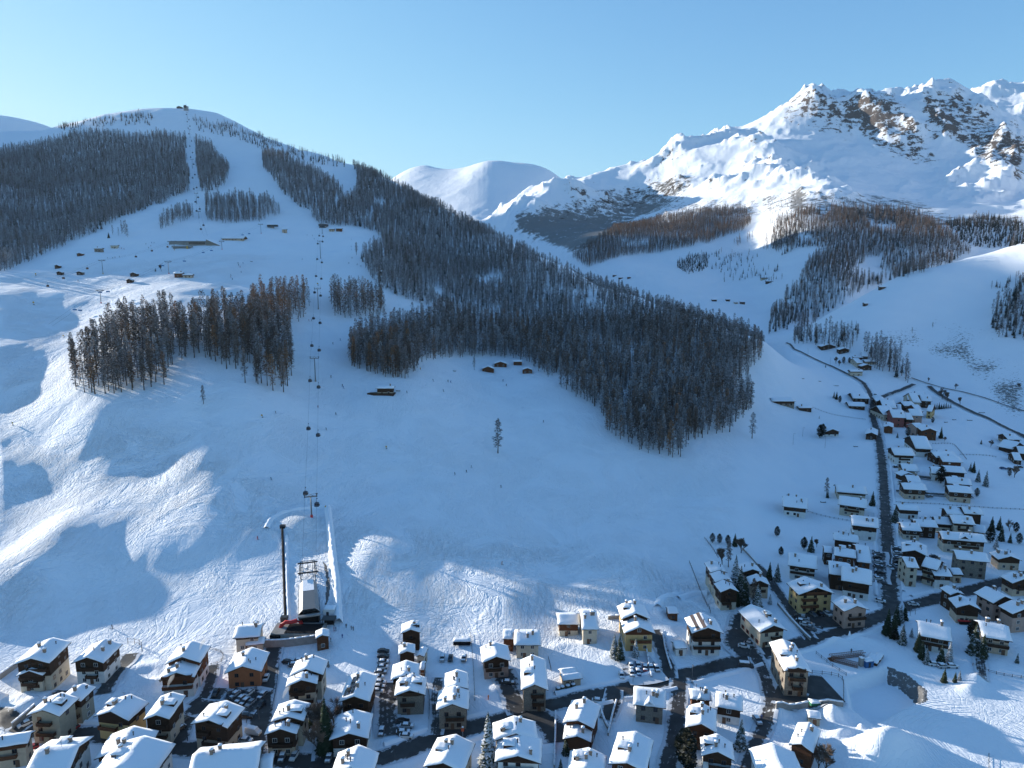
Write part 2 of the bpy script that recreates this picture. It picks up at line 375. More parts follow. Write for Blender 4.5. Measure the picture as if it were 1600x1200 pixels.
ringh = math_n(nt, 'MULTIPLY', math_n(nt, 'ADD', math_n(nt, 'SINE', math_n(nt, 'MULTIPLY', rr_, 3.1)), math_n(nt, 'SINE', math_n(nt, 'MULTIPLY', rr_, 7.3))), math_n(nt, 'MULTIPLY', ringm, 0.05))
h = math_n(nt, 'ADD', h, ringh)
hb = math_n(nt, 'ADD', h, math_n(nt, 'MULTIPLY', math_n(nt, 'MULTIPLY', nr, rockf), 7.0))
bp = N(nt, 'ShaderNodeBump'); bp.inputs['Strength'].default_value = 1.0; bp.inputs['Distance'].default_value = 1.0
nt.links.new(hb, bp.inputs['Height']); nt.links.new(bp.outputs[0], b.inputs['Normal'])
# ------------------------------------------------------------------ terrain mesh
azs = np.radians(np.concatenate([np.linspace(-80, -39, 120, endpoint=False), np.linspace(-39, 39, 980), np.linspace(39, 72, 61)[1:]]))
lds = np.concatenate([np.linspace(math.log(50), math.log(150), 30, endpoint=False), np.linspace(math.log(150), math.log(1300), 520, endpoint=False), np.linspace(math.log(1300), math.log(9000), 420)])
A2, L2 = np.meshgrid(azs, lds, indexing='ij')
D2 = np.exp(L2); X2 = D2 * np.sin(A2); Y2 = D2 * np.cos(A2)
Z2 = height(X2, Y2)
#MESHZ
PX2, PY2 = px_at(X2, Y2, Z2)
gx = np.gradient(Z2, axis=1) / np.gradient(D2, axis=1)
ga = np.gradient(Z2, axis=0) / (np.gradient(A2, axis=0) * D2)
SLOPE = np.hypot(gx, ga)
def in_poly(px, py, poly):
    r = np.zeros(px.shape, bool); n = len(poly)
    for i in range(n):
        x1, y1 = poly[i]; x2, y2 = poly[(i + 1) % n]
        if y1 == y2: continue
        c = ((y1 > py) != (y2 > py)) & (px < (x2 - x1) * (py - y1) / (y2 - y1) + x1)
        r ^= c
    return r
def poly_soft(poly, dmin, dmax, blur=0):
    return (in_poly(PX2, PY2, poly) & (D2 > dmin) & (D2 < dmax)).astype(float)
rock = (0.07 + smooth((SLOPE - 0.72) / 0.55) * 0.36) * smooth((D2 - 2300) / 400) * smooth((Z2 - 250) / 250) * smooth((PX2 - 760) / 60)
for poly, w in (([(1360, 140), (1400, 150), (1470, 250), (1440, 262), (1390, 240), (1340, 215), (1340, 180)], 0.26), ([(1440, 150), (1500, 140), (1550, 190), (1590, 230), (1570, 260), (1530, 250), (1490, 215), (1450, 190)], 0.30),
                ([(1200, 160), (1290, 150), (1370, 160), (1330, 215), (1240, 205)], 0.2), ([(1560, 200), (1600, 210), (1600, 290), (1580, 270)], 0.3),
                ([(900, 300), (1080, 270), (1060, 300), (990, 330), (900, 350), (860, 340)], 0.22)):
    rock += w * poly_soft(poly, 2200, 4500)
scrub = np.zeros_like(Z2)
for poly, w in (([(1300, 500), (1340, 500), (1350, 520), (1310, 530)], .38), ([(1365, 515), (1440, 520), (1440, 545), (1380, 540)], .40), ([(1440, 540), (1510, 530), (1530, 555), (1500, 565), (1450, 555)], .48),
                ([(1500, 560), (1560, 565), (1560, 585), (1520, 590)], .48), ([(1540, 600), (1600, 585), (1600, 640), (1555, 625)], .52), ([(1470, 505), (1560, 515), (1560, 530), (1480, 525)], .36),
                ([(1520, 620), (1600, 640), (1600, 660)], .4), ([(1400, 510), (1470, 500), (1470, 520)], .3), ([(1530, 565), (1600, 560), (1600, 575)], .42)):
    scrub += w * poly_soft(poly, 500, 1100)
for poly, w in (([(800, 335), (860, 320), (1010, 285), (1090, 265), (1080, 300), (990, 345), (900, 395), (800, 360)], .46), ([(790, 345), (850, 324), (990, 348), (900, 398), (850, 382)], .22), ([(960, 330), (1250, 290), (1250, 330), (1150, 345)], .36), ([(1240, 290), (1430, 310), (1500, 340), (1600, 330), (1600, 360), (1240, 340)], .42)):
    scrub += w * poly_soft(poly, 1500, 3400)
track = 0.16 + 0 * Z2
track = np.where((D2 > 240) & (D2 < 1000) & (PX2 < 1150), 0.5, track)
for poly, w in (([(0, 690), (230, 660), (460, 780), (520, 840), (460, 830), (240, 830), (140, 800), (0, 1000)], 1.0), ([(440, 770), (620, 830), (880, 850), (1090, 900), (1100, 960), (640, 990), (520, 960), (440, 830)], 1.0), ([(0, 430), (440, 390), (330, 480), (120, 560), (0, 700)], 0.9), ([(1000, 900), (1110, 900), (1140, 970), (1000, 960)], 1.0)):
    track = np.maximum(track, w * poly_soft(poly, 200, 1000))
track = np.where(D2 > 1300, 0.5, track)
dirt = np.zeros_like(Z2)
pit_sd = np.full_like(Z2, 99.0)
_m = (D2 < 330); pit_sd[_m] = poly_sd(X2[_m], Y2[_m], PIT)
px_c = (PX2 > 1386) & (PY2 > 1035)
dirt = np.where((np.abs(pit_sd + .2) < 1.9) & px_c & (PY2 < 1100), 0.72, 0.0)
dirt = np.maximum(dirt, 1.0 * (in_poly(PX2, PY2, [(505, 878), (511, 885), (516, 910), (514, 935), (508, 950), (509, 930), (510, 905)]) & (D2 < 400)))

def box_blur(a, k):
    for ax in (0, 1):
        c = np.cumsum(np.concatenate([np.repeat(a.take([0], ax), k, ax), a, np.repeat(a.take([-1], ax), k, ax)], ax), ax)
        n = a.shape[ax]
        a = (c.take(range(2 * k, 2 * k + n), ax) - np.concatenate([np.zeros_like(c.take([0], ax)), c.take(range(0, n - 1), ax)], ax)) / (2 * k)
    return a
rock = np.minimum(rock, .50); scrub = box_blur(scrub, 5); rock = box_blur(rock, 3); track = box_blur(track, 6)
na, nl = A2.shape
idx = np.arange(na * nl).reshape(na, nl)
Fq = np.stack([idx[:-1, :-1], idx[1:, :-1], idx[1:, 1:], idx[:-1, 1:]], -1).reshape(-1, 4)[:, ::-1]
me = mesh_np('snow_ground', np.stack([X2, Y2, Z2], -1).reshape(-1, 3), Fq)
for nm, a in (('rock', rock), ('scrub', scrub), ('track', track), ('dirt', dirt)):
    at = me.attributes.new(nm, 'FLOAT', 'POINT'); at.data.foreach_set('value', a.astype(np.float32).ravel())
me.materials.append(mt_ter)
ter = bpy.data.objects.new('snow_ground', me); COL.objects.link(ter)
ter['kind'] = 'structure'; ter['label'] = 'snow covered valley floor, ski slopes and mountains'
print('terrain', time.time() - T0)
# ------------------------------------------------------------------ object helpers
def tag(o, label=None, cat=None, group=None, kind=None):
    if label: o['label'] = label
    if cat: o['category'] = cat
    if group: o['group'] = group
    if kind: o['kind'] = kind
    return o
def empty(name, loc, rz=0.0, scale=1.0):
    o = bpy.data.objects.new(name, None); o.location = loc; o.rotation_euler = (0, 0, rz); o.scale = (scale,) * 3
    o.empty_display_size = 1.0; COL.objects.link(o); return o
def part(name, me, parent, loc=(0, 0, 0), rz=0.0):
    o = bpy.data.objects.new(name, me); o.parent = parent; o.location = loc; o.rotation_euler = (0, 0, rz)
    COL.objects.link(o); return o
class MB:
    """collects faces, with a material index, into one mesh"""
    def __init__(s): s.v = []; s.f = []; s.m = []
    def quad(s, a, b, c, d, m=0):
        n = len(s.v); s.v += [a, b, c, d]; s.f.append((n, n + 1, n + 2, n + 3)); s.m.append(m)
    def tri(s, a, b, c, m=0):
        n = len(s.v); s.v += [a, b, c]; s.f.append((n, n + 1, n + 2)); s.m.append(m)
    def box(s, x0, x1, y0, y1, z0, z1, m=0, M=None):
        P_ = [(x0, y0, z0), (x1, y0, z0), (x1, y1, z0), (x0, y1, z0), (x0, y0, z1), (x1, y0, z1), (x1, y1, z1), (x0, y1, z1)]
        if M is not None: P_ = [tuple(M @ Vector(p)) for p in P_]
        n = len(s.v); s.v += P_
        for q in ((0, 3, 2, 1), (4, 5, 6, 7), (0, 1, 5, 4), (1, 2, 6, 5), (2, 3, 7, 6), (3, 0, 4, 7)):
            s.f.append(tuple(n + i for i in q)); s.m.append(m)
    def tube(s, pts, rad, k=6, m=0, cap=True):
        n0 = len(s.v)
        for i, (p, r) in enumerate(zip(pts, rad)):
            p = Vector(p); a = Vector(pts[max(i - 1, 0)]); b = Vector(pts[min(i + 1, len(pts) - 1)])
            d = (b - a).normalized(); u = d.orthogonal().normalized(); w = d.cross(u)
            for j in range(k):
                t = 2 * PI * j / k; s.v.append(tuple(p + r * (math.cos(t) * u + math.sin(t) * w)))
        for i in range(len(pts) - 1):
            for j in range(k):
                a = n0 + i * k + j; b = n0 + i * k + (j + 1) % k
                s.f.append((a, b, b + k, a + k)); s.m.append(m)
        if cap:
            s.f.append(tuple(n0 + j for j in reversed(range(k)))); s.m.append(m)
            s.f.append(tuple(n0 + (len(pts) - 1) * k + j for j in range(k))); s.m.append(m)
    def bar(s, a, b, w, m=0, k=4): s.tube([a, b], [w, w], k, m)
    def prism(s, poly, z0, z1, m=0):
        n = len(s.v); k = len(poly)
        s.v += [(x, y, z0) for x, y in poly] + [(x, y, z1) for x, y in poly]
        s.f.append(tuple(n + i for i in reversed(range(k)))); s.m.append(m); s.f.append(tuple(n + k + i for i in range(k))); s.m.append(m)
        for i in range(k):
            j = (i + 1) % k; s.f.append((n + i, n + j, n + k + j, n + k + i)); s.m.append(m)
    def mesh(s, name, mats, smooth_=False):
        me = bpy.data.meshes.new(name); me.from_pydata(s.v, [], s.f)
        for m in (mats if isinstance(mats, (list, tuple)) else [mats]): me.materials.append(m)
        if len(me.materials) > 1: me.polygons.foreach_set('material_index', s.m)
        if smooth_: me.polygons.foreach_set('use_smooth', [True] * len(s.f))
        me.update(); return me
    def build(s, name, mats, parent=None, smooth_=False):
        o = bpy.data.objects.new(name, s.mesh(name, mats, smooth_)); o.parent = parent; COL.objects.link(o); return o
def copy_tree(o, parent=None):
    c = o.copy(); COL.objects.link(c); c.parent = parent
    for ch in o.children: copy_tree(ch, c)
    return c
def flat_mat(name, col, rough=0.7, var=0.0, scale=1.0, metal=0.0, spec=0.3, col2=None, bump=0.0):
    m, nt, b = new_mat(name)
    b.inputs['Roughness'].default_value = rough; b.inputs['Metallic'].default_value = metal; b.inputs['Specular IOR Level'].default_value = spec
    tc = N(nt, 'ShaderNodeTexCoord')
    if var or col2:
        n = noise(nt, tc.outputs['Object'], scale, 5, 0.6)
        c2 = col2 or tuple(max(0, v * (1 - var)) for v in col)
        c1 = col if col2 else tuple(min(1, v * (1 + var)) for v in col)
        nt.links.new(mix_c(nt, ramp(nt, n, ((0.3, 0.0), (0.7, 1.0))), c1, c2), b.inputs['Base Color'])
        if bump:
            bp = N(nt, 'ShaderNodeBump'); bp.inputs['Distance'].default_value = bump; nt.links.new(n, bp.inputs['Height']); nt.links.new(bp.outputs[0], b.inputs['Normal'])
    else: b.inputs['Base Color'].default_value = col + (1,)
    return m
# ------------------------------------------------------------------ tree materials
def foliage_mat(name, a, bcol, frost, fcol=(0.40, 0.41, 0.43), up=0.5):
    m, nt, b = new_mat(name)
    oi = N(nt, 'ShaderNodeObjectInfo'); tc = N(nt, 'ShaderNodeTexCoord'); gm = N(nt, 'ShaderNodeNewGeometry')
    c = mix_c(nt, oi.outputs['Random'], a, bcol)
    n = noise(nt, tc.outputs['Object'], 0.9, 4, 0.7)
    sx = N(nt, 'ShaderNodeSeparateXYZ'); nt.links.new(gm.outputs['Normal'], sx.inputs[0])
    u = math_n(nt, 'ABSOLUTE', sx.outputs[2])
    r2 = math_n(nt, 'FRACT', math_n(nt, 'MULTIPLY', oi.outputs['Random'], 7.31))
    fr = math_n(nt, 'ADD', math_n(nt, 'MULTIPLY', u, up), math_n(nt, 'MULTIPLY_ADD', n, 1.0, -0.5 - up * 0.5))
    fr = math_n(nt, 'ADD', fr, math_n(nt, 'MULTIPLY_ADD', r2, 0.30, frost - 0.15))
    fr = ramp(nt, fr, ((0.40, 0.0), (0.62, 1.0)))
    nt.links.new(mix_c(nt, fr, c, fcol), b.inputs['Base Color'])
    b.inputs['Roughness'].default_value = 0.9; b.inputs['Specular IOR Level'].default_value = 0.1
    return m
M_LARCH = foliage_mat('larch_twigs', (0.185, 0.130, 0.095), (0.120, 0.092, 0.075), 0.29)
M_LARCHF = foliage_mat('frosted_larch_twigs', (0.150, 0.125, 0.110), (0.100, 0.090, 0.082), 0.46)
M_LARCHO = foliage_mat('russet_larch_twigs', (0.34, 0.19, 0.095), (0.22, 0.13, 0.08), 0.22)
M_SPRUCE = foliage_mat('spruce_needles', (0.022, 0.036, 0.020), (0.045, 0.055, 0.028), 0.13, (0.74, 0.76, 0.80), 0.7)
M_DARK = foliage_mat('dark_conifer_needles', (0.020, 0.028, 0.020), (0.040, 0.042, 0.028), 0.14)
M_BARK = flat_mat('bark', (0.085, 0.065, 0.05), 0.95, 0.35, 2.0)
# ------------------------------------------------------------------ tree meshes
def trunk_mb(H, r, R, lean=0.0, k=6, limbs=0, crown0=0.2, rad=2.5):
    mb = MB(); n = 6
    pts = [(R.uniform(-.12, .12) + lean * (i / n) ** 2 * H * .1, R.uniform(-.12, .12), H * i / n) for i in range(n + 1)]
    pts[0] = (0, 0, -0.6)
    mb.tube(pts, [r * (1.25 if i == 0 else 1) * (1 - 0.88 * i / n) for i in range(n + 1)], k)
    for i in range(limbs):
        h = R.uniform(crown0 * .8, .9) * H; a = R.uniform(0, 2 * PI); q = rad * (1 - h / H) * 1.1 + .4
        mb.tube([(0, 0, h), (math.cos(a) * q, math.sin(a) * q, h + R.uniform(-.1, .5))], [r * .22, r * .06], 3, cap=False)
    return mb
def crown_larch(H, rad, n, R, c0=0.22, fat=0.6, w=0.30, droop=0.15, tall=1.0):
    """narrow, see-through crown of many small twig sprays"""
    mb = MB()
    for i in range(n):
        t = R.random() ** 0.85; h = H * (c0 + (1 - c0) * t)
        env = rad * (1 - t) ** fat * (0.55 + 0.45 * math.sin(t * 23 + i % 3)) + 0.25
        if t < .12: env *= .6
        a = R.uniform(0, 2 * PI); q = env * math.sqrt(R.uniform(.04, 1))
        L = R.uniform(.5, 1.0) * min(1.6, .5 + env * .45) * tall; x, y = math.cos(a), math.sin(a)
        dz = R.uniform(-droop, .35) * L; ww = w * R.uniform(.6, 1.4) * tall; tw = R.uniform(-1, 1)
        px_, py_ = -y, x
        c = (x * q, y * q, h)
        e = (x * (q + L), y * (q + L), h + dz)
        o = (px_ * ww * math.cos(tw), py_ * ww * math.cos(tw), ww * math.sin(tw))
        mb.quad((c[0] - o[0], c[1] - o[1], c[2] - o[2]), (e[0] - o[0] * .4, e[1] - o[1] * .4, e[2] - o[2] * .4),
                (e[0] + o[0] * .4, e[1] + o[1] * .4, e[2] + o[2] * .4), (c[0] + o[0], c[1] + o[1], c[2] + o[2]))
    return mb
def crown_spruce(H, rad, tiers, per, R, c0=0.06, jag=0.35):
    """tiers of drooping boughs"""
    mb = MB()
    for t in range(tiers):
        f = t / tiers; h = H * (c0 + (1 - c0) * f) ; r = rad * (1 - f) ** 0.9 + .18
        k = max(4, int(per * (1 - f * .6)))
        for j in range(k):
            a = 2 * PI * (j + R.uniform(-.4, .4)) / k + t; q = r * R.uniform(1 - jag, 1.08)
            w = q * R.uniform(.28, .45) + .08; dr = q * R.uniform(.25, .5)
            x, y = math.cos(a), math.sin(a)
            z0 = h + q * .22 + R.uniform(0, .3)
            m1 = (x * q * .55, y * q * .55, z0 - dr * .35)
            mb.quad((0, 0, z0), (m1[0] + y * w, m1[1] - x * w, m1[2] - .12), (x * q, y * q, z0 - dr), (m1[0] - y * w, m1[1] + x * w, m1[2] - .12))
            mb.tri((x * q * .3, y * q * .3, z0 - .1), (x * q * .9 + y * w * .5, y * q * .9 - x * w * .5, z0 - dr - .35), (x * q * .75 - y * w * .6, y * q * .75 + x * w * .6, z0 - dr - .3))
    mb.tri((-.12, 0, H * .93), (.12, 0, H * .93), (0, 0, H * 1.03)); mb.tri((0, -.12, H * .93), (0, .12, H * .93), (0, 0, H * 1.03))
    return mb
def join_mb(a, b, m):
    n = len(a.v); a.v += b.v; a.f += [tuple(n + i for i in f) for f in b.f]; a.m += [m] * len(b.f); return a
R1 = random.Random(3)
LIB = bpy.data.collections.new('forest_kinds')
def lib_tree(nm, trunk, crown, mat):
    me = join_mb(trunk, crown, 1).mesh(nm, [M_BARK, mat]); o = bpy.data.objects.new(nm, me); LIB.objects.link(o)
# far forest kinds, sorted by name: a* larch, b* frosted larch, c* russet, d* dark conifer
for i in range(3): lib_tree('a%d_larch' % i, trunk_mb(20, .24, R1, 0, 4), crown_larch(20, 2.1, 190, R1, .14, .6, .30, .15, 1.1), M_LARCH)
for i in range(3): lib_tree('b%d_frosted' % i, trunk_mb(19, .24, R1, 0, 4), crown_larch(19, 2.3, 200, R1, .10, .65, .32, .15, 1.15), M_LARCHF)
for i in range(2): lib_tree('c%d_russet' % i, trunk_mb(19, .24, R1, 0, 4), crown_larch(19, 2.2, 190, R1, .13, .6, .30, .15, 1.1), M_LARCHO)
for i in range(2): lib_tree('d%d_conifer' % i, trunk_mb(15, .22, R1, 0, 4), crown_spruce(15, 2.2, 15, 8, R1), M_DARK)
# ------------------------------------------------------------------ forest placement
FOR = []   # x, y, z, kind index, height factor, region
def fill(poly, dmin, dmax, step, mix, region, keep=1.0, hs=(0.6, 1.18), noise_keep=0.0):
    """jittered world-space grid over the part of the land seen inside a photo polygon"""
    pa = np.array([px_az_te(*p)[0] for p in poly])
    m = (PX2 > 0) & in_poly(PX2, PY2, poly) & (D2 > dmin) & (D2 < dmax)
    if not m.any(): print('empty', region); return
    x0, x1, y0, y1 = X2[m].min(), X2[m].max(), Y2[m].min(), Y2[m].max()
    gx_, gy_ = np.meshgrid(np.arange(x0, x1, step), np.arange(y0, y1, step))
    gx_ = gx_.ravel() + rng.uniform(-.48, .48, gx_.size) * step; gy_ = gy_.ravel() + rng.uniform(-.48, .48, gy_.size) * step
    D = np.hypot(gx_, gy_); z = height(gx_, gy_)
    px, py = px_at(gx_, gy_, z)
    edge = 5 * fbm(px, py, 18, 2)
    ok = in_poly(px + edge, py + edge * .6, poly) & (D > dmin) & (D < dmax) & (gy_ > 0)
    if noise_keep: ok &= fbm(gx_, gy_, 45 + D * .02, 3) > (noise_keep - 0.5) * .8
    if keep < 1: ok &= rng.random(ok.size) < keep
    # leave out trees standing behind a crest, which the photo shows nothing of
    te = (z + 16 - HC) / D
    az = np.arctan2(gx_, gy_)
    for q in (0.55, 0.65, .75, .83, .9, .96):
        hz = (height(gx_ * q, gy_ * q) - HC) / (D * q)
        ok &= te > hz - 0.004
    k = rng.choice(len(mix), ok.size, p=np.array([b for a, b in mix]) / sum(b for a, b in mix))
    for i in np.nonzero(ok)[0]:
        lo, hi = mix[k[i]][0]
        FOR.append((gx_[i], gy_[i], z[i], int(rng.integers(lo, hi)), float(rng.uniform(*hs)), region))
LA, FR, RU, DK = (0, 3), (3, 6), (6, 8), (8, 10)
fill([(0, 236), (60, 226), (110, 212), (140, 206), (200, 214), (250, 211), (292, 216), (290, 240), (298, 300), (270, 310), (240, 322), (200, 337), (150, 362), (100, 382), (50, 407), (0, 428), (-60, 450), (-60, 245)], 700, 2900, 7.2, [(LA, .25), (FR, .62), (DK, .13)], 'm')
fill([(303, 218), (330, 228), (345, 250), (360, 265), (350, 290), (330, 300), (312, 300), (308, 260)], 1000, 2700, 7.2, [(LA, .3), (FR, .6), (DK, .1)], 'm')
fill([(320, 312), (380, 310), (425, 316), (442, 335), (400, 346), (350, 350), (322, 345)], 900, 1900, 7.5, [(LA, .5), (FR, .5)], 'm')
fill([(248, 348), (275, 336), (300, 330), (303, 340), (275, 352), (250, 360)], 900, 1900, 8, [(LA, .6), (FR, .4)], 'm')
fill([(175, 368), (190, 360), (203, 368), (200, 373)], 800, 1600, 9, [(LA, 1)], 'm')
fill([(412, 238), (450, 250), (500, 272), (530, 292), (535, 305), (520, 322), (508, 335), (470, 326), (440, 300), (412, 262)], 1000, 2600, 7.2, [(LA, .25), (FR, .65), (DK, .1)], 'm')
F5 = [(548, 258), (600, 281), (700, 333), (780, 376), (850, 412), (900, 437), (1000, 474), (1100, 507), (1190, 538), (1192, 560), (1168, 590), (1176, 636), (1140, 676), (1076, 690), (1066, 716), (1000, 706), (945, 672), (938, 640), (900, 620), (850, 588), (820, 562), (760, 556), (700, 560), (662, 566), (640, 592), (600, 590), (546, 572), (546, 545), (585, 522), (640, 506), (682, 502), (678, 480), (640, 470), (612, 460), (592, 450), (572, 420), (562, 402), (600, 388), (590, 365), (560, 354), (500, 351), (487, 338), (530, 320), (556, 302), (560, 275)]
fill(F5, 780, 2300, 6.4, [(LA, .25), (FR, .62), (DK, .13)], 'f', noise_keep=0.05)
fill(F5, 380, 780, 5.1, [(LA, .72), (FR, .22), (RU, .06)], 'f', hs=(.72, 1.22), noise_keep=0.03)
fill([(515, 462), (545, 464), (600, 472), (606, 488), (570, 500), (520, 498)], 500, 1100, 6.8, [(LA, .7), (FR, .1), (RU, .2)], 'g', hs=(.9, 1.3))
fill([(545, 545), (640, 548), (640, 592), (600, 590), (546, 572)], 400, 780, 8, [(LA, .6), (RU, .4)], 'g', hs=(1.0, 1.3))
fill([(110, 596), (112, 612), (160, 618), (262, 606), (268, 572), (330, 562), (382, 602), (450, 614), (458, 600), (454, 520), (420, 505), (380, 500), (300, 496), (265, 505), (215, 508), (170, 520), (158, 545), (130, 560), (112, 572)], 350, 900, 5.6, [(LA, .84), (RU, .1), (FR, .06)], 'l', hs=(.85, 1.4), noise_keep=0.18)
fill([(385, 475), (440, 462), (484, 466), (480, 496), (450, 512), (395, 505)], 500, 1000, 6.8, [(RU, .62), (LA, .38)], 'r', hs=(.95, 1.3))
# ridge top and timberline scatter
fill([(90, 200), (150, 185), (220, 178), (250, 182), (235, 196), (150, 198), (100, 205)], 1800, 2900, 13, [(DK, .8), (LA, .2)], 'm', .8, (.7, 1.2), .35)
fill([(355, 192), (450, 232), (540, 256), (540, 264), (440, 246), (360, 214), (340, 200)], 1800, 2700, 11, [(DK, .6), (FR, .4)], 'm', .75, (.6, 1.05), .3)
fill([(300, 185), (345, 190), (360, 200), (350, 215), (310, 205)], 1800, 2700, 11, [(DK, .6), (FR, .4)], 'm', .8, (.6, 1.05), .3)
# woods beyond, right of the ridge
fill([(1205, 348), (1260, 328), (1330, 326), (1430, 332), (1480, 362), (1520, 397), (1495, 407), (1420, 432), (1380, 442), (1335, 462), (1290, 492), (1260, 512), (1200, 522), (1205, 482), (1250, 442), (1262, 412), (1292, 392), (1290, 386), (1240, 388), (1225, 402), (1205, 388)], 1000, 2500, 6.9, [(LA, .55), (RU, .2), (DK, .25)], 'b', noise_keep=.05)
fill([(890, 402), (960, 358), (1050, 338), (1110, 328), (1165, 328), (1175, 348), (1150, 366), (1080, 386), (1020, 396), (960, 402), (920, 420)], 1600, 2700, 6.6, [(RU, .3), (LA, .7)], 'b', noise_keep=.02)
fill([(1140, 380), (1190, 362), (1205, 375), (1215, 395), (1170, 392)], 1400, 2500, 12, [(RU, .5), (LA, .5)], 'b', .6, noise_keep=.3)
fill([(1200, 310), (1300, 310), (1440, 325), (1440, 335), (1200, 335)], 1500, 2700, 14, [(DK, .6), (LA, .4)], 'b', .5, (.4, .8), .3)
fill([(1476, 348), (1540, 338), (1600, 348), (1650, 350), (1650, 380), (1530, 390), (1500, 376)], 1150, 2500, 9, [(DK, .9), (LA, .1)], 'b')
fill([(1055, 415), (1080, 398), (1108, 398), (1105, 420), (1075, 430)], 1200, 2500, 8, [(DK, .8), (LA, .2)], 'b', hs=(.5, .8))
fill([(1110, 392), (1190, 400), (1225, 420), (1225, 445), (1130, 440), (1105, 420)], 1200, 2500, 13, [(DK, .7), (LA, .3)], 'b', .45, (.5, .9), .3)
fill([(1240, 522), (1300, 520), (1345, 515), (1350, 532), (1330, 549), (1290, 541), (1240, 537)], 700, 1200, 8, [(LA, .8), (DK, .2)], 'v')
fill([(1345, 549), (1372, 543), (1400, 562), (1425, 590), (1420, 600), (1398, 590), (1360, 572)], 600, 1000, 6.5, [(LA, .9), (DK, .1)], 'v', hs=(.95, 1.25))
fill([(1550, 482), (1600, 446), (1660, 430), (1660, 540), (1600, 534), (1560, 527), (1545, 504)], 600, 1100, 6.5, [(DK, .6), (LA, .4)], 'v')
fill([(1540, 452), (1600, 427), (1650, 415), (1650, 440), (1600, 446), (1560, 462)], 700, 1100, 7, [(DK, .7), (LA, .3)], 'v', hs=(.4, .7))
fill([(1560, 415), (1600, 398), (1640, 395), (1640, 410), (1590, 420)], 700, 1100, 8, [(DK, .7), (LA, .3)], 'v', hs=(.3, .5))
print('trees', len(FOR), time.time() - T0)
# the 300 that show largest become trees of their own, the rest one wood
FOR.sort(key=lambda t: math.hypot(t[0], t[1]) / (20 * t[4]))
NEAR = [t for t in FOR if t[3] < 8][:300]
ns = set(map(id, NEAR)); REST = [t for t in FOR if id(t) not in ns]
def near_set(nm, mat, k, rad, n):
    out = []
    for i in range(k):
        H = 20; tm = trunk_mb(H, .26, R1, R1.uniform(-.4, .4), 6, 14, .25, rad).mesh(nm + '_trunk', M_BARK)
        cm = crown_larch(H, rad * R1.uniform(.85, 1.15), n, R1, R1.uniform(.14, .3), .62, .24, .15, 1.0).mesh(nm + '_crown', mat); out.append((tm, cm))
    return out
NS = {0: near_set('larch', M_LARCH, 5, 2.1, 520), 1: near_set('frosted_larch', M_LARCHF, 3, 2.2, 520), 2: near_set('russet_larch', M_LARCHO, 3, 2.2, 520)}
LAB = {'l': ('bare brown larch in the tall grove left of the gondola line', 'larches in the grove left of the gondola line'),
       'r': ('russet larch in the grove just left of the gondola line', 'russet larches beside the gondola line'),
       'g': ('larch in the small grove right of the gondola line', 'larches in the groves right of the gondola line'),
       'f': ('frosted larch on the front edge of the large dark forest', 'larches along the lower edge of the large forest'),
       'm': ('larch on the upper left mountainside', 'larches on the upper mountainside'),
       'b': ('larch beyond the forest ridge', 'larches beyond the ridge'), 'v': ('larch in the wood above the far hamlet', 'larches above the far hamlet')}
def place_tree(name, tm, cm, loc, rz, sc, label, cat, group):
    e = empty(name, loc, rz); e.scale = (sc * .96, sc * .96, sc); part('trunk', tm, e); part('crown', cm, e)
    return tag(e, label, cat, group)
REGX = {}
for t in NEAR: 
    qx, qy = px_at(t[0], t[1], t[2]); REGX.setdefault(t[5], []).append((float(qx), float(qy)))
COLN = ('at the left end of', 'left of centre in', 'in the middle of', 'right of centre in', 'at the right end of')
GRV = {'l': 'the tall grove left of the gondola', 'r': 'the russet grove beside the gondola', 'g': 'the small groves right of the gondola', 'f': 'the large forest lower edge', 'm': 'the upper mountainside wood', 'b': 'the wood beyond the ridge', 'v': 'the wood above the hamlet'}
for x, y, z, k, hs, reg in NEAR:
    kk = 0 if k < 3 else 1 if k < 6 else 2
    tm, cm = R1.choice(NS[kk]); qx, qy = px_at(x, y, z); xs_ = sorted(p[0] for p in REGX[reg]); 
    c_ = min(4, int(5 * (sum(v < qx for v in xs_) / len(xs_)))); loc_ = [p[1] for p in REGX[reg] if abs(p[0] - qx) < 40]
    rw = 'front' if qy > np.percentile(loc_, 66) else 'rear' if qy < np.percentile(loc_, 33) else 'mid-row'
    lab = '%s %s %s larch %s %s' % (rw, 'tall' if hs > 1.1 else 'shorter', ('brown', 'frosted', 'russet')[kk], COLN[c_], GRV[reg])
    place_tree('larch_tree', tm, cm, (x, y, z - .1), R1.uniform(0, 6.28), hs, lab, 'tree', LAB[reg][1])
# the rest: one object with instances
pm = bpy.data.meshes.new('distant_forest'); RR = np.array([t[:5] for t in REST], float)
pm.vertices.add(len(RR)); pm.vertices.foreach_set('co', RR[:, :3].astype(np.float32).ravel())
for nm, ty, a in (('kind_i', 'INT', RR[:, 3].astype(np.int32)), ('rot_z', 'FLOAT', rng.uniform(0, 6.28, len(RR)).astype(np.float32)), ('siz', 'FLOAT', RR[:, 4].astype(np.float32))):
    pm.attributes.new(nm, ty, 'POINT').data.foreach_set('value', a)
fo = bpy.data.objects.new('distant_forest', pm); COL.objects.link(fo)
tag(fo, 'dark larch and conifer forest covering the mountainsides beyond the nearest trees', 'forest', None, 'stuff')
ng = bpy.data.node_groups.new('forest_spread', 'GeometryNodeTree')
ng.interface.new_socket('Geometry', in_out='INPUT', socket_type='NodeSocketGeometry'); ng.interface.new_socket('Geometry', in_out='OUTPUT', socket_type='NodeSocketGeometry')
gi = ng.nodes.new('NodeGroupInput'); go = ng.nodes.new('NodeGroupOutput'); ip = ng.nodes.new('GeometryNodeInstanceOnPoints'); ci = ng.nodes.new('GeometryNodeCollectionInfo')
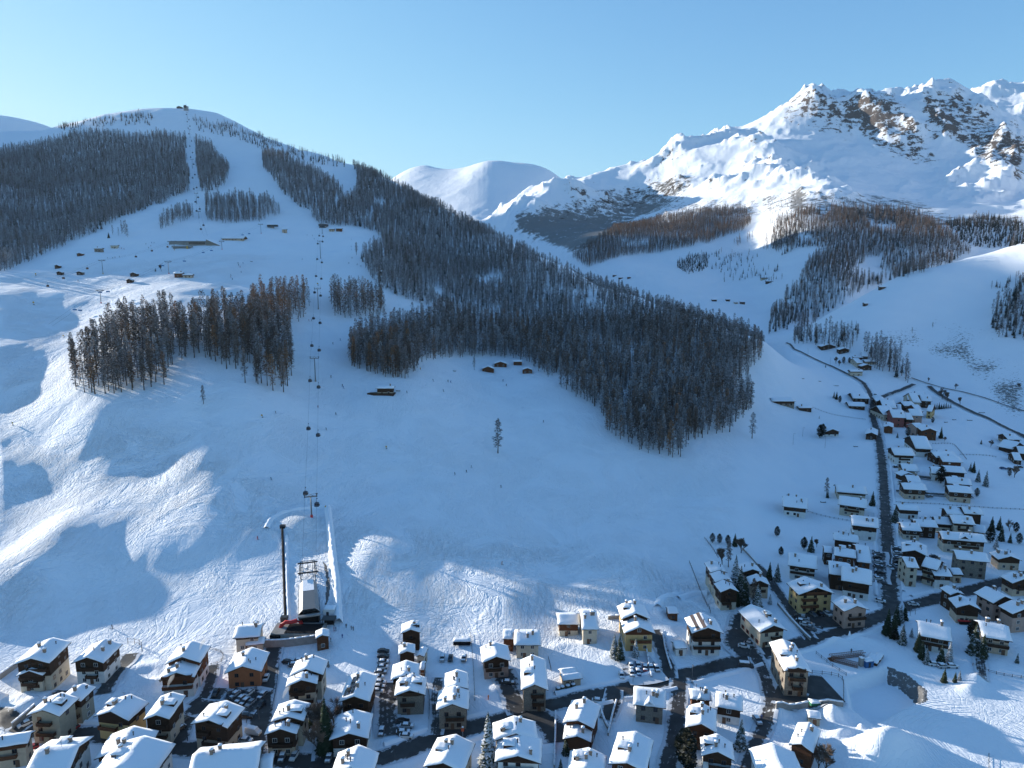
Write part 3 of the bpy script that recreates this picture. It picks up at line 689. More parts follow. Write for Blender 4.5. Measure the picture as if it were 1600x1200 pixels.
ci.inputs['Collection'].default_value = LIB; ci.inputs['Separate Children'].default_value = True; ci.inputs['Reset Children'].default_value = True
def na(nm, ty):
    n = ng.nodes.new('GeometryNodeInputNamedAttribute'); n.data_type = ty; n.inputs['Name'].default_value = nm; return n.outputs['Attribute']
cx = ng.nodes.new('ShaderNodeCombineXYZ'); er = ng.nodes.new('FunctionNodeEulerToRotation')
L = ng.links.new
L(gi.outputs[0], ip.inputs['Points']); L(ci.outputs[0], ip.inputs['Instance']); ip.inputs['Pick Instance'].default_value = True
L(na('kind_i', 'INT'), ip.inputs['Instance Index']); L(na('rot_z', 'FLOAT'), cx.inputs[2]); L(cx.outputs[0], er.inputs[0]); L(er.outputs[0], ip.inputs['Rotation']); L(na('siz', 'FLOAT'), ip.inputs['Scale'])
L(ip.outputs[0], go.inputs[0])
md = fo.modifiers.new('spread', 'NODES'); md.node_group = ng
print('forest', len(REST), time.time() - T0)
# ------------------------------------------------------------------ house materials
WALLS = {'c': (0.50, 0.43, 0.33), 'w': (0.66, 0.64, 0.60), 'y': (0.56, 0.38, 0.17), 'o': (0.36, 0.13, 0.055), 'p': (0.40, 0.27, 0.215), 'r': (0.26, 0.085, 0.07),
         'g': (0.27, 0.255, 0.20), 's': (0.31, 0.28, 0.24), 'd': (0.085, 0.05, 0.033), 'b': (0.17, 0.075, 0.035), 'n': (0.47, 0.36, 0.26)}
M_WALL = {k: flat_mat('plaster_' + k, v, 0.9, 0.10, 0.8, bump=0.02) for k, v in WALLS.items()}
def wood_mat(name, c, sc=4.0):
    m, nt, b = new_mat(name); tc = N(nt, 'ShaderNodeTexCoord')
    mp = N(nt, 'ShaderNodeMapping'); nt.links.new(tc.outputs['Object'], mp.inputs[0]); mp.inputs['Scale'].default_value = (1, 1, 5)
    n = noise(nt, mp.outputs[0], 1.1, 5, 0.65)
    oi = N(nt, 'ShaderNodeObjectInfo')
    c2 = mix_c(nt, math_n(nt, 'MULTIPLY', oi.outputs['Random'], .7), c, tuple(v * .55 for v in c))
    nt.links.new(mix_c(nt, ramp(nt, n, ((0.35, 0.0), (0.7, 1.0))), c2, tuple(v * .45 for v in c)), b.inputs['Base Color'])
    w = N(nt, 'ShaderNodeTexWave', Scale=sc, Distortion=0.0); w.bands_direction = 'Z'; nt.links.new(tc.outputs['Object'], w.inputs[0])
    bp = N(nt, 'ShaderNodeBump'); bp.inputs['Distance'].default_value = 0.03; nt.links.new(w.outputs[1], bp.inputs['Height']); nt.links.new(bp.outputs[0], b.inputs['Normal'])
    b.inputs['Roughness'].default_value = 0.85; b.inputs['Specular IOR Level'].default_value = 0.2
    return m
M_WOOD = wood_mat('dark_larch_boards', (0.085, 0.045, 0.026)); M_WOODB = wood_mat('warm_brown_boards', (0.19, 0.075, 0.035)); M_ROOFB = wood_mat('roof_boards', (0.060, 0.036, 0.026))
M_STONE = flat_mat('rubble_stone', (0.30, 0.26, 0.21), 0.95, scale=2.6, col2=(0.14, 0.115, 0.09), bump=0.12)
M_GLASS = flat_mat('window_glass', (0.018, 0.022, 0.028), 0.12, spec=0.6)
M_FRAME = flat_mat('window_wood', (0.13, 0.07, 0.04), 0.6); M_FRAMEW = flat_mat('white_trim', (0.62, 0.60, 0.56), 0.6); M_SHUT = flat_mat('red_shutters', (0.28, 0.055, 0.04), 0.6)
M_MAS = flat_mat('chimney_masonry', (0.26, 0.20, 0.155), 0.9, 0.2, 3); M_METAL = flat_mat('grey_metal', (0.16, 0.165, 0.17), 0.45, metal=0.7); M_DMETAL = flat_mat('dark_metal', (0.05, 0.052, 0.055), 0.5, metal=0.5)
M_PANEL = flat_mat('solar_cells', (0.018, 0.022, 0.035), 0.2, spec=0.6)
M_CONC = flat_mat('concrete', (0.27, 0.255, 0.235), 0.9, 0.15, 0.6); M_FLUE = flat_mat('brown_roof_sheet', (0.11, 0.08, 0.07), 0.6)
m, nt, b = new_mat('roof_snow'); tc = N(nt, 'ShaderNodeTexCoord'); b.inputs['Base Color'].default_value = (0.84, 0.86, 0.89, 1); b.inputs['Roughness'].default_value = 0.75; b.inputs['Specular IOR Level'].default_value = 0.25
bp = N(nt, 'ShaderNodeBump'); bp.inputs['Distance'].default_value = 0.10; nt.links.new(noise(nt, tc.outputs['Object'], 1.3, 5, 0.55), bp.inputs['Height']); nt.links.new(bp.outputs[0], b.inputs['Normal'])
M_SNOW = m
RH = random.Random(21)
def gable_prism(mb, w, l, z0, ze, zr, m=0):
    """pentagon section across x, extruded along y"""
    sec = [(-w, z0), (w, z0), (w, ze), (0, zr), (-w, ze)]; n = len(mb.v)
    mb.v += [(x, -l, z) for x, z in sec] + [(x, l, z) for x, z in sec]
    mb.f.append(tuple(n + i for i in (0, 1, 2, 3, 4))); mb.f.append(tuple(n + 5 + i for i in (4, 3, 2, 1, 0))); mb.m += [m, m]
    for i in range(5):
        j = (i + 1) % 5; mb.f.append((n + j, n + i, n + 5 + i, n + 5 + j)); mb.m.append(m)
def roof_slabs(mb, w, l, ze, zr, th):
    for s in (-1, 1):
        q = [(s * w, ze), (0, zr), (0, zr + th), (s * w, ze + th)]; n = len(mb.v)
        mb.v += [(x, -l, z) for x, z in q] + [(x, l, z) for x, z in q]
        mb.f += [(n, n + 1, n + 2, n + 3), (n + 7, n + 6, n + 5, n + 4)] + [(n + i, n + 4 + i, n + 4 + (i + 1) % 4, n + (i + 1) % 4) for i in (0, 2, 3)]; mb.m += [0] * 5
def snow_sheet(mb, w, l, zf, T, nx, ny, R, soft=0.5, slide=0.0):
    """a blanket of snow over a roof surface zf(x): rounded edges, uneven depth"""
    ph = R.uniform(0, 9); n0 = len(mb.v); rows = []
    for j in range(ny + 1):
        row = []
        for i in range(nx + 1):
            u = -1 + 2 * i / nx; v = -1 + 2 * j / ny
            x = u * (w + .05 * math.sin(7 * v + ph)); y = v * (l + .06 * math.sin(5 * u + ph * 2))
            e = min((1 - abs(u)) * w, (1 - abs(v)) * l); t = T * (0.25 + 0.75 * min(1, e / soft) ** .5)
            t *= 1 + .16 * math.sin(x * .9 + ph) * math.sin(y * .7 + ph * 1.7) + R.uniform(-.06, .06)
            row.append(len(mb.v)); mb.v.append((x, y, zf(x) + t))
        rows.append(row)
    for j in range(ny):
        for i in range(nx): mb.f.append((rows[j][i], rows[j][i + 1], rows[j + 1][i + 1], rows[j + 1][i])); mb.m.append(0)
    ring = rows[0] + [r[-1] for r in rows[1:]] + rows[-1][-2::-1] + [r[0] for r in rows[-2:0:-1]]
    low = []
    for k in ring:
        x, y, z = mb.v[k]; low.append(len(mb.v)); mb.v.append((x * .995, y * .995, zf(x) - 0.0))
    for a in range(len(ring)):
        b_ = (a + 1) % len(ring); mb.f.append((ring[b_], ring[a], low[a], low[b_])); mb.m.append(0)
WCACHE = {}
def window_mesh(w, h, fm):
    k = (w, h, fm.name)
    if k not in WCACHE:
        a = MB(); t = .09
        a.box(-w / 2 - t, w / 2 + t, -.07, .0, -t, 0); a.box(-w / 2 - t, w / 2 + t, -.07, 0, h, h + t)
        a.box(-w / 2 - t, -w / 2, -.07, 0, 0, h); a.box(w / 2, w / 2 + t, -.07, 0, 0, h); a.box(-.03, .03, -.06, 0, 0, h)
        p_ = MB(); p_.box(-w / 2, w / 2, -.03, 0, 0, h)
        s = MB()
        for q in (-1, 1): s.box(q * (w / 2 + .32) - .22, q * (w / 2 + .32) + .22, -.06, -.01, -.03, h + .03)
        WCACHE[k] = (a.mesh('window', fm), p_.mesh('pane', M_GLASS), s)
    return WCACHE[k]
def chimney_mesh():
    a = MB(); a.box(-.38, .38, -.38, .38, -1.2, 1.25); a.box(-.48, .48, -.48, .48, 1.25, 1.38)
    for x in (-.3, .3):
        for y in (-.3, .3): a.box(x - .07, x + .07, y - .07, y + .07, 1.38, 1.62)
    a.box(-.5, .5, -.5, .5, 1.62, 1.70)
    s = MB(); snow_sheet(s, .5, .5, lambda x: 1.70, .34, 4, 4, random.Random(1), .4)
    return a.mesh('chimney', M_MAS), s.mesh('snow_cap', M_SNOW, True)
ME_CHIM = chimney_mesh()
_f = MB(); _f.tube([(0, 0, -.8), (0, 0, 1.1)], [.14, .14], 8); _f.tube([(0, 0, 1.1), (0, 0, 1.3)], [.26, .2], 8); ME_FLUE = _f.mesh('flue', M_DMETAL)
_a = MB(); _a.bar((0, 0, -.5), (0, 0, 2.4), .035); _a.bar((-.6, 0, 2.2), (.6, 0, 2.2), .025); _a.bar((-.4, 0, 1.8), (.4, 0, 1.8), .02)
for _i in range(5): _a.bar((-.5 + .25 * _i, -.2, 2.2), (-.5 + .25 * _i, .2, 2.2), .015)
ME_AER = _a.mesh('aerial', M_DMETAL)
HOUSES = []      # footprints, to keep other things clear
def balcony(par, w, dep, z, loc, rz, mat):
    """slab, posts and boarded rail; local -y is outward"""
    a = MB(); a.box(-w / 2, w / 2, -dep, 0.05, -.16, 0); o = part('balcony', a.mesh('balcony', mat), par, (loc[0], loc[1], z), rz)
    r = MB(); hh = .95
    r.box(-w / 2, w / 2, -dep, -dep + .07, .08, hh)
    for s in (-1, 1): r.box(s * (w / 2 - .035) - .035, s * (w / 2 - .035) + .035, -dep + .07, 0, .08, hh)
    r.box(-w / 2 - .05, w / 2 + .05, -dep - .06, -dep + .12, hh, hh + .07)
    part('railing', r.mesh('railing', mat), o)
    return o
def house(FL, FR, B, side, h, ridge, st, label, opt='', name='chalet', cat='house', group=None, pitch=None, slope=False):
    # eave corners of the snow roof, from the photograph, at eave height above the ground
    h = h + .45; x0, y0, _ = at_z((FL[0] + FR[0]) / 2, (FL[1] + FR[1]) / 2, h) if not slope else hit((FL[0] + FR[0]) / 2, slope)
    g = ground(x0, y0)
    for _k in range(3):
        x0, y0, _ = at_z((FL[0] + FR[0]) / 2, (FL[1] + FR[1]) / 2, g + h); g2 = ground(x0, y0) if not slope else g; g = .5 * g + .5 * g2
    z = g + h
    a = Vector(at_z(*FL, z)[:2]); b_ = Vector(at_z(*FR, z)[:2]); c = Vector(at_z(*B, z)[:2])
    if slope:              # on a hillside seen nearly edge-on: size from the distance, long side across the view
        x0, y0, g = hit((FL[0] + FR[0]) / 2, slope); dep = y0 * math.cos(PITCH) - (g - HC) * math.sin(PITCH)
        hw_ = (FR[0] - FL[0]) * dep / F / 2; h = max(3.0, (slope - (FL[1] + FR[1]) / 2) * dep / F) + .3
        a = Vector((x0 - hw_, y0)); b_ = Vector((x0 + hw_, y0)); c = b_ + Vector((0, max(5.5, hw_ * (1.5 if ridge == 'y' else 1.0)))); z = g + h; side = 'R'
    d = (b_ - a); Wt = d.length; d.normalize(); nrm = Vector((-d.y, d.x))
    Lt = abs((c - (b_ if side == 'R' else a)).dot(nrm)); Lt = max(4.0, min(Lt, 45.0))
    if 'q' in opt: Lt = max(Lt, .8 * Wt)
    cen = (a + b_) / 2 + nrm * Lt / 2; rz = math.atan2(d.y, d.x)
    g = max(g - 1.5, min(ground(cen.x, cen.y), g + 1.5)) if not slope else g
    if ridge == 'x': rz += PI / 2; Wt, Lt = Lt, Wt
    ov = min(.9, Wt * .09); oy = min(1.1, Lt * .1)
    w = Wt / 2 - ov; l = Lt / 2 - oy; tp = math.tan(math.radians(pitch or RH.uniform(17.5, 24.5)))
    ze = z - g - .45; zw = ze + ov * tp - .05; zr = ze + Wt / 2 * tp; zwr = zw + w * tp
    far = math.hypot(cen.x, cen.y) > 420
    root = empty(name, (cen.x, cen.y, g), rz); tag(root, label, cat, group)
    HOUSES.append((cen.x, cen.y, w, l, rz))
    wc, frac = st[0], float(st[1:] or 0)
    R = random.Random(hash((round(FL[0]), round(FL[1]))) & 65535)
    wm = M_STONE if wc == 's' else M_WOOD if wc == 'd' else M_WOODB if wc == 'b' else M_WALL[wc]
    mb = MB(); gable_prism(mb, w, l, -6 if (slope or far) else -2.5, zw, zwr); mb.build('wall', wm, root)
    if frac > 0:
        cz = zw * (1 - frac); mb = MB(); gable_prism(mb, w + .07, l + .07, cz, zw + .07 * tp - .12, zwr - .05); mb.build('wood_cladding', M_WOODB if 'B' in opt else M_WOOD, root)
    mb = MB(); roof_slabs(mb, Wt / 2, Lt / 2, ze, zr, .2); rf = mb.build('roof', M_ROOFB, root)
    zf = lambda x: zr - abs(x) * tp + .2
    mb = MB(); snow_sheet(mb, Wt / 2 - .02, Lt / 2 - .02, zf, .42 if ('X' in opt or 'P' in opt) else R.uniform(.3, .6), 8 if far else 14, max(6, int(Lt / (2.2 if far else 1.1))), R); mb.build('snow_cover', M_SNOW, root, True)
    # rafters ends under the gable, eaves board
    if not far:
        mb = MB()
        for s in (-1, 1):
            mb.box(s * (w * .5) - .1, s * (w * .5) + .1, -Lt / 2 + .1, Lt / 2 - .1, zr - w * .5 * tp - .26, zr - w * .5 * tp - .06)
        mb.box(-.1, .1, -Lt / 2 + .1, Lt / 2 - .1, zr - .3, zr - .06); mb.build('purlin', M_ROOFB, root)
    # windows
    fm = M_FRAMEW if R.random() < .4 else M_FRAME
    W_, H_ = (1.15, 1.25); wme, pme, shut = window_mesh(W_, H_, fm)
    fl = max(1, int((zw + .3) / 2.75)); fh = zw / fl
    cr, sr = math.cos(rz), math.sin(rz)
    faces = []
    for nx_, ny_, hw, off in ((0, -1, w, l), (0, 1, w, l), (-1, 0, l, w), (1, 0, l, w)):
        wx, wy = nx_ * cr - ny_ * sr, nx_ * sr + ny_ * cr          # world normal
        vd = Vector((cen.x, cen.y)).normalized()
        if wx * vd.x + wy * vd.y > 0.05: continue                  # faces away from the valley side seen here
        faces.append((nx_, ny_, hw, off, wx * vd.x + wy * vd.y))
    nwin = 0; maxw = 9 if far else 26
    clad = .08 if frac > 0 else 0
    for nx_, ny_, hw, off, fac in sorted(faces, key=lambda t: t[4]):
        n = max(1, int(2 * hw / (3.6 if not far else 4.2))); rr = math.atan2(ny_, nx_) + PI / 2
        gab = ny_ != 0
        for f in range(fl + (1 if gab and zwr - zw > 2.0 else 0)):
            nn = n if f < fl else max(1, n // 3)
            for i in range(nn):
                t = (i + .5) / nn * 2 - 1; q = t * (hw - .3) * (1 if f < fl else .4)
                if R.random() < .12 or nwin >= maxw: continue
                zz = f * fh + .95 if f < fl else zw + .12
                o_ = off + (.085 if (frac > 0 and zz + H_ / 2 > zw * (1 - frac)) else .012)
                px_, py_ = (q, ny_ * o_) if gab else (nx_ * o_, q)
                wo_ = part('window', wme, root, (px_, py_, zz), rr); nwin += 1
                if not far: part('pane', pme, wo_)
                if far: part('pane', pme, wo_)
                if 'S' in opt and not far and not gab:
                    part('shutter', SH_ME, wo_)
    # balconies
    near_faces = sorted(faces, key=lambda t: t[4])[:1]
    if h > 5.2 and 'n' not in opt and not far:
        for nx_, ny_, hw, off, fac in near_faces:
            rr = math.atan2(ny_, nx_) + PI / 2
            for f in range(1, fl + (1 if 'T' in opt else 0)):
                bw = 2 * hw * (1.0 if 'F' in opt else R.uniform(.4, .8)); sh = 0 if 'F' in opt else R.uniform(-1, 1) * (hw - bw / 2) * .8
                o_ = off + clad; loc = (sh, ny_ * o_) if ny_ else (nx_ * o_, sh)
                balcony(root, bw, 1.25, f * fh + .05, loc, rr, M_WOODB if ('B' in opt or wc == 'y') else M_WOOD)
    elif h > 5 and far and 'n' not in opt:
        nx_, ny_, hw, off, fac = near_faces[0]; rr = math.atan2(ny_, nx_) + PI / 2; o_ = off + clad
        balcony(root, 2 * hw * .6, 1.2, fh + .05, (0, ny_ * o_) if ny_ else (nx_ * o_, 0), rr, M_WOOD)
    # door
    nx_, ny_, hw, off, fac = near_faces[0]; rr = math.atan2(ny_, nx_) + PI / 2; dq = R.uniform(-.7, .7) * hw; o_ = off + (.09 if frac > .95 else .012)
    dm = MB(); dm.box(-.55, .55, -.09, 0, 0, 2.1); dd = part('door', dm.mesh('door', M_FRAME), root, (dq, ny_ * o_, 0.02) if ny_ else (nx_ * o_, dq, 0.02), rr)
    # chimneys, flues, aerial
    if 'c' not in opt:
        for k in range((1 if far else R.choice((1, 2, 2, 3)) if Wt * Lt > 80 else 1)):
            x = R.uniform(-.65, .65) * w; y = R.uniform(-.75, .75) * l
            co = part('chimney', ME_CHIM[0], root, (x, y, zf(x) + .25)); part('snow_cap', ME_CHIM[1], co)
        if not far:
            for k in range(R.choice((1, 2, 3))):
                x = R.uniform(-.75, .75) * w; part('flue', ME_FLUE, root, (x, R.uniform(-.8, .8) * l, zf(x) + .2))
            if R.random() < .5: part('aerial', ME_AER, root, (0, R.uniform(-.7, .7) * l, zr + .2))
    for s, ch in ((-1, 'L'), (1, 'D')):
        if ch in opt:      # dormer on the left or right slope
            y = R.uniform(-.25, .25) * l; x = s * w * .5; dw = 1.3
            mb = MB(); zz = zf(x); mb.box(-1.5, 1.5, -dw, dw, -1.2, 1.0); dr = mb.build('dormer', M_WOOD, root); dr.location = (x, y, zz)
            mb = MB(); zd = lambda q: 1.02 + .0 * q + s * -.0; snow_sheet(mb, 1.8, dw + .25, zd, .42, 6, 6, R); so = mb.build('snow_cap', M_SNOW, dr, True)
            wo_ = part('dormer_window', pme, dr, (s * 1.53, 0, -.35), PI / 2 if s > 0 else -PI / 2)
    if 'P' in opt:         # solar panels on the left slope
        for k in range(3):
            mb = MB(); 
            for i in range(2 if k else 3):
                x = -w * .25 - i * 1.15; yy = -l * .62 + k * l * .5
                A = Matrix.Translation((x, yy, zf(x) + .52)) @ Matrix.Rotation(-math.atan(tp), 4, 'Y')
                mb.box(-.52, .52, -1.9, 1.9, -.03, .03, 0, A)
            mb.build('solar_panel', M_PANEL, root)
    if 'X' in opt:         # bare strips where the snow slid off
        for x in (-w * .22, -w * .68):
            mb = MB(); A = Matrix.Translation((x, 0, zf(x) + .47)) @ Matrix.Rotation(-math.atan(tp), 4, 'Y')
            mb.box(-.62, .62, -Lt / 2 + .2, Lt / 2 - .25, -.05, .03, 0, A); mb.build('bare_roof_strip', M_FLUE, root)
    if 'G' in opt:         # cross gable
        for nx_, ny_, hw, off, fac in near_faces:
            s = nx_ or 1; gw = min(2.6, l * .35); mb = MB()
            sec = [(-gw, zw - .6), (gw, zw - .6), (gw, zw + .2), (0, zw + gw * .75 + .2), (-gw, zw + .2)]; n = len(mb.v)
            mb.v += [(s * (w + .15), y, zz) for y, zz in sec] + [(0, y, zz) for y, zz in sec]
            mb.f += [(n, n + 1, n + 2, n + 3, n + 4), (n + 9, n + 8, n + 7, n + 6, n + 5)] + [(n + i, n + 5 + i, n + 5 + (i + 1) % 5, n + (i + 1) % 5) for i in range(5)]; mb.m += [0] * 7
            cgo = mb.build('cross_gable', M_WOOD, root)
            mb = MB(); snow_sheet(mb, gw + .5, w * .5 + .5, lambda q: zw + gw * .75 + .32 - abs(q) * .75, .38, 8, 6, R)
            so = mb.build('snow_cap', M_SNOW, cgo, True); so.rotation_euler = (0, 0, PI / 2); so.location = (s * w * .62, 0, 0)
    return root
SH_ME = window_mesh(1.15, 1.25, M_FRAME)[2].mesh('shutter', M_SHUT)
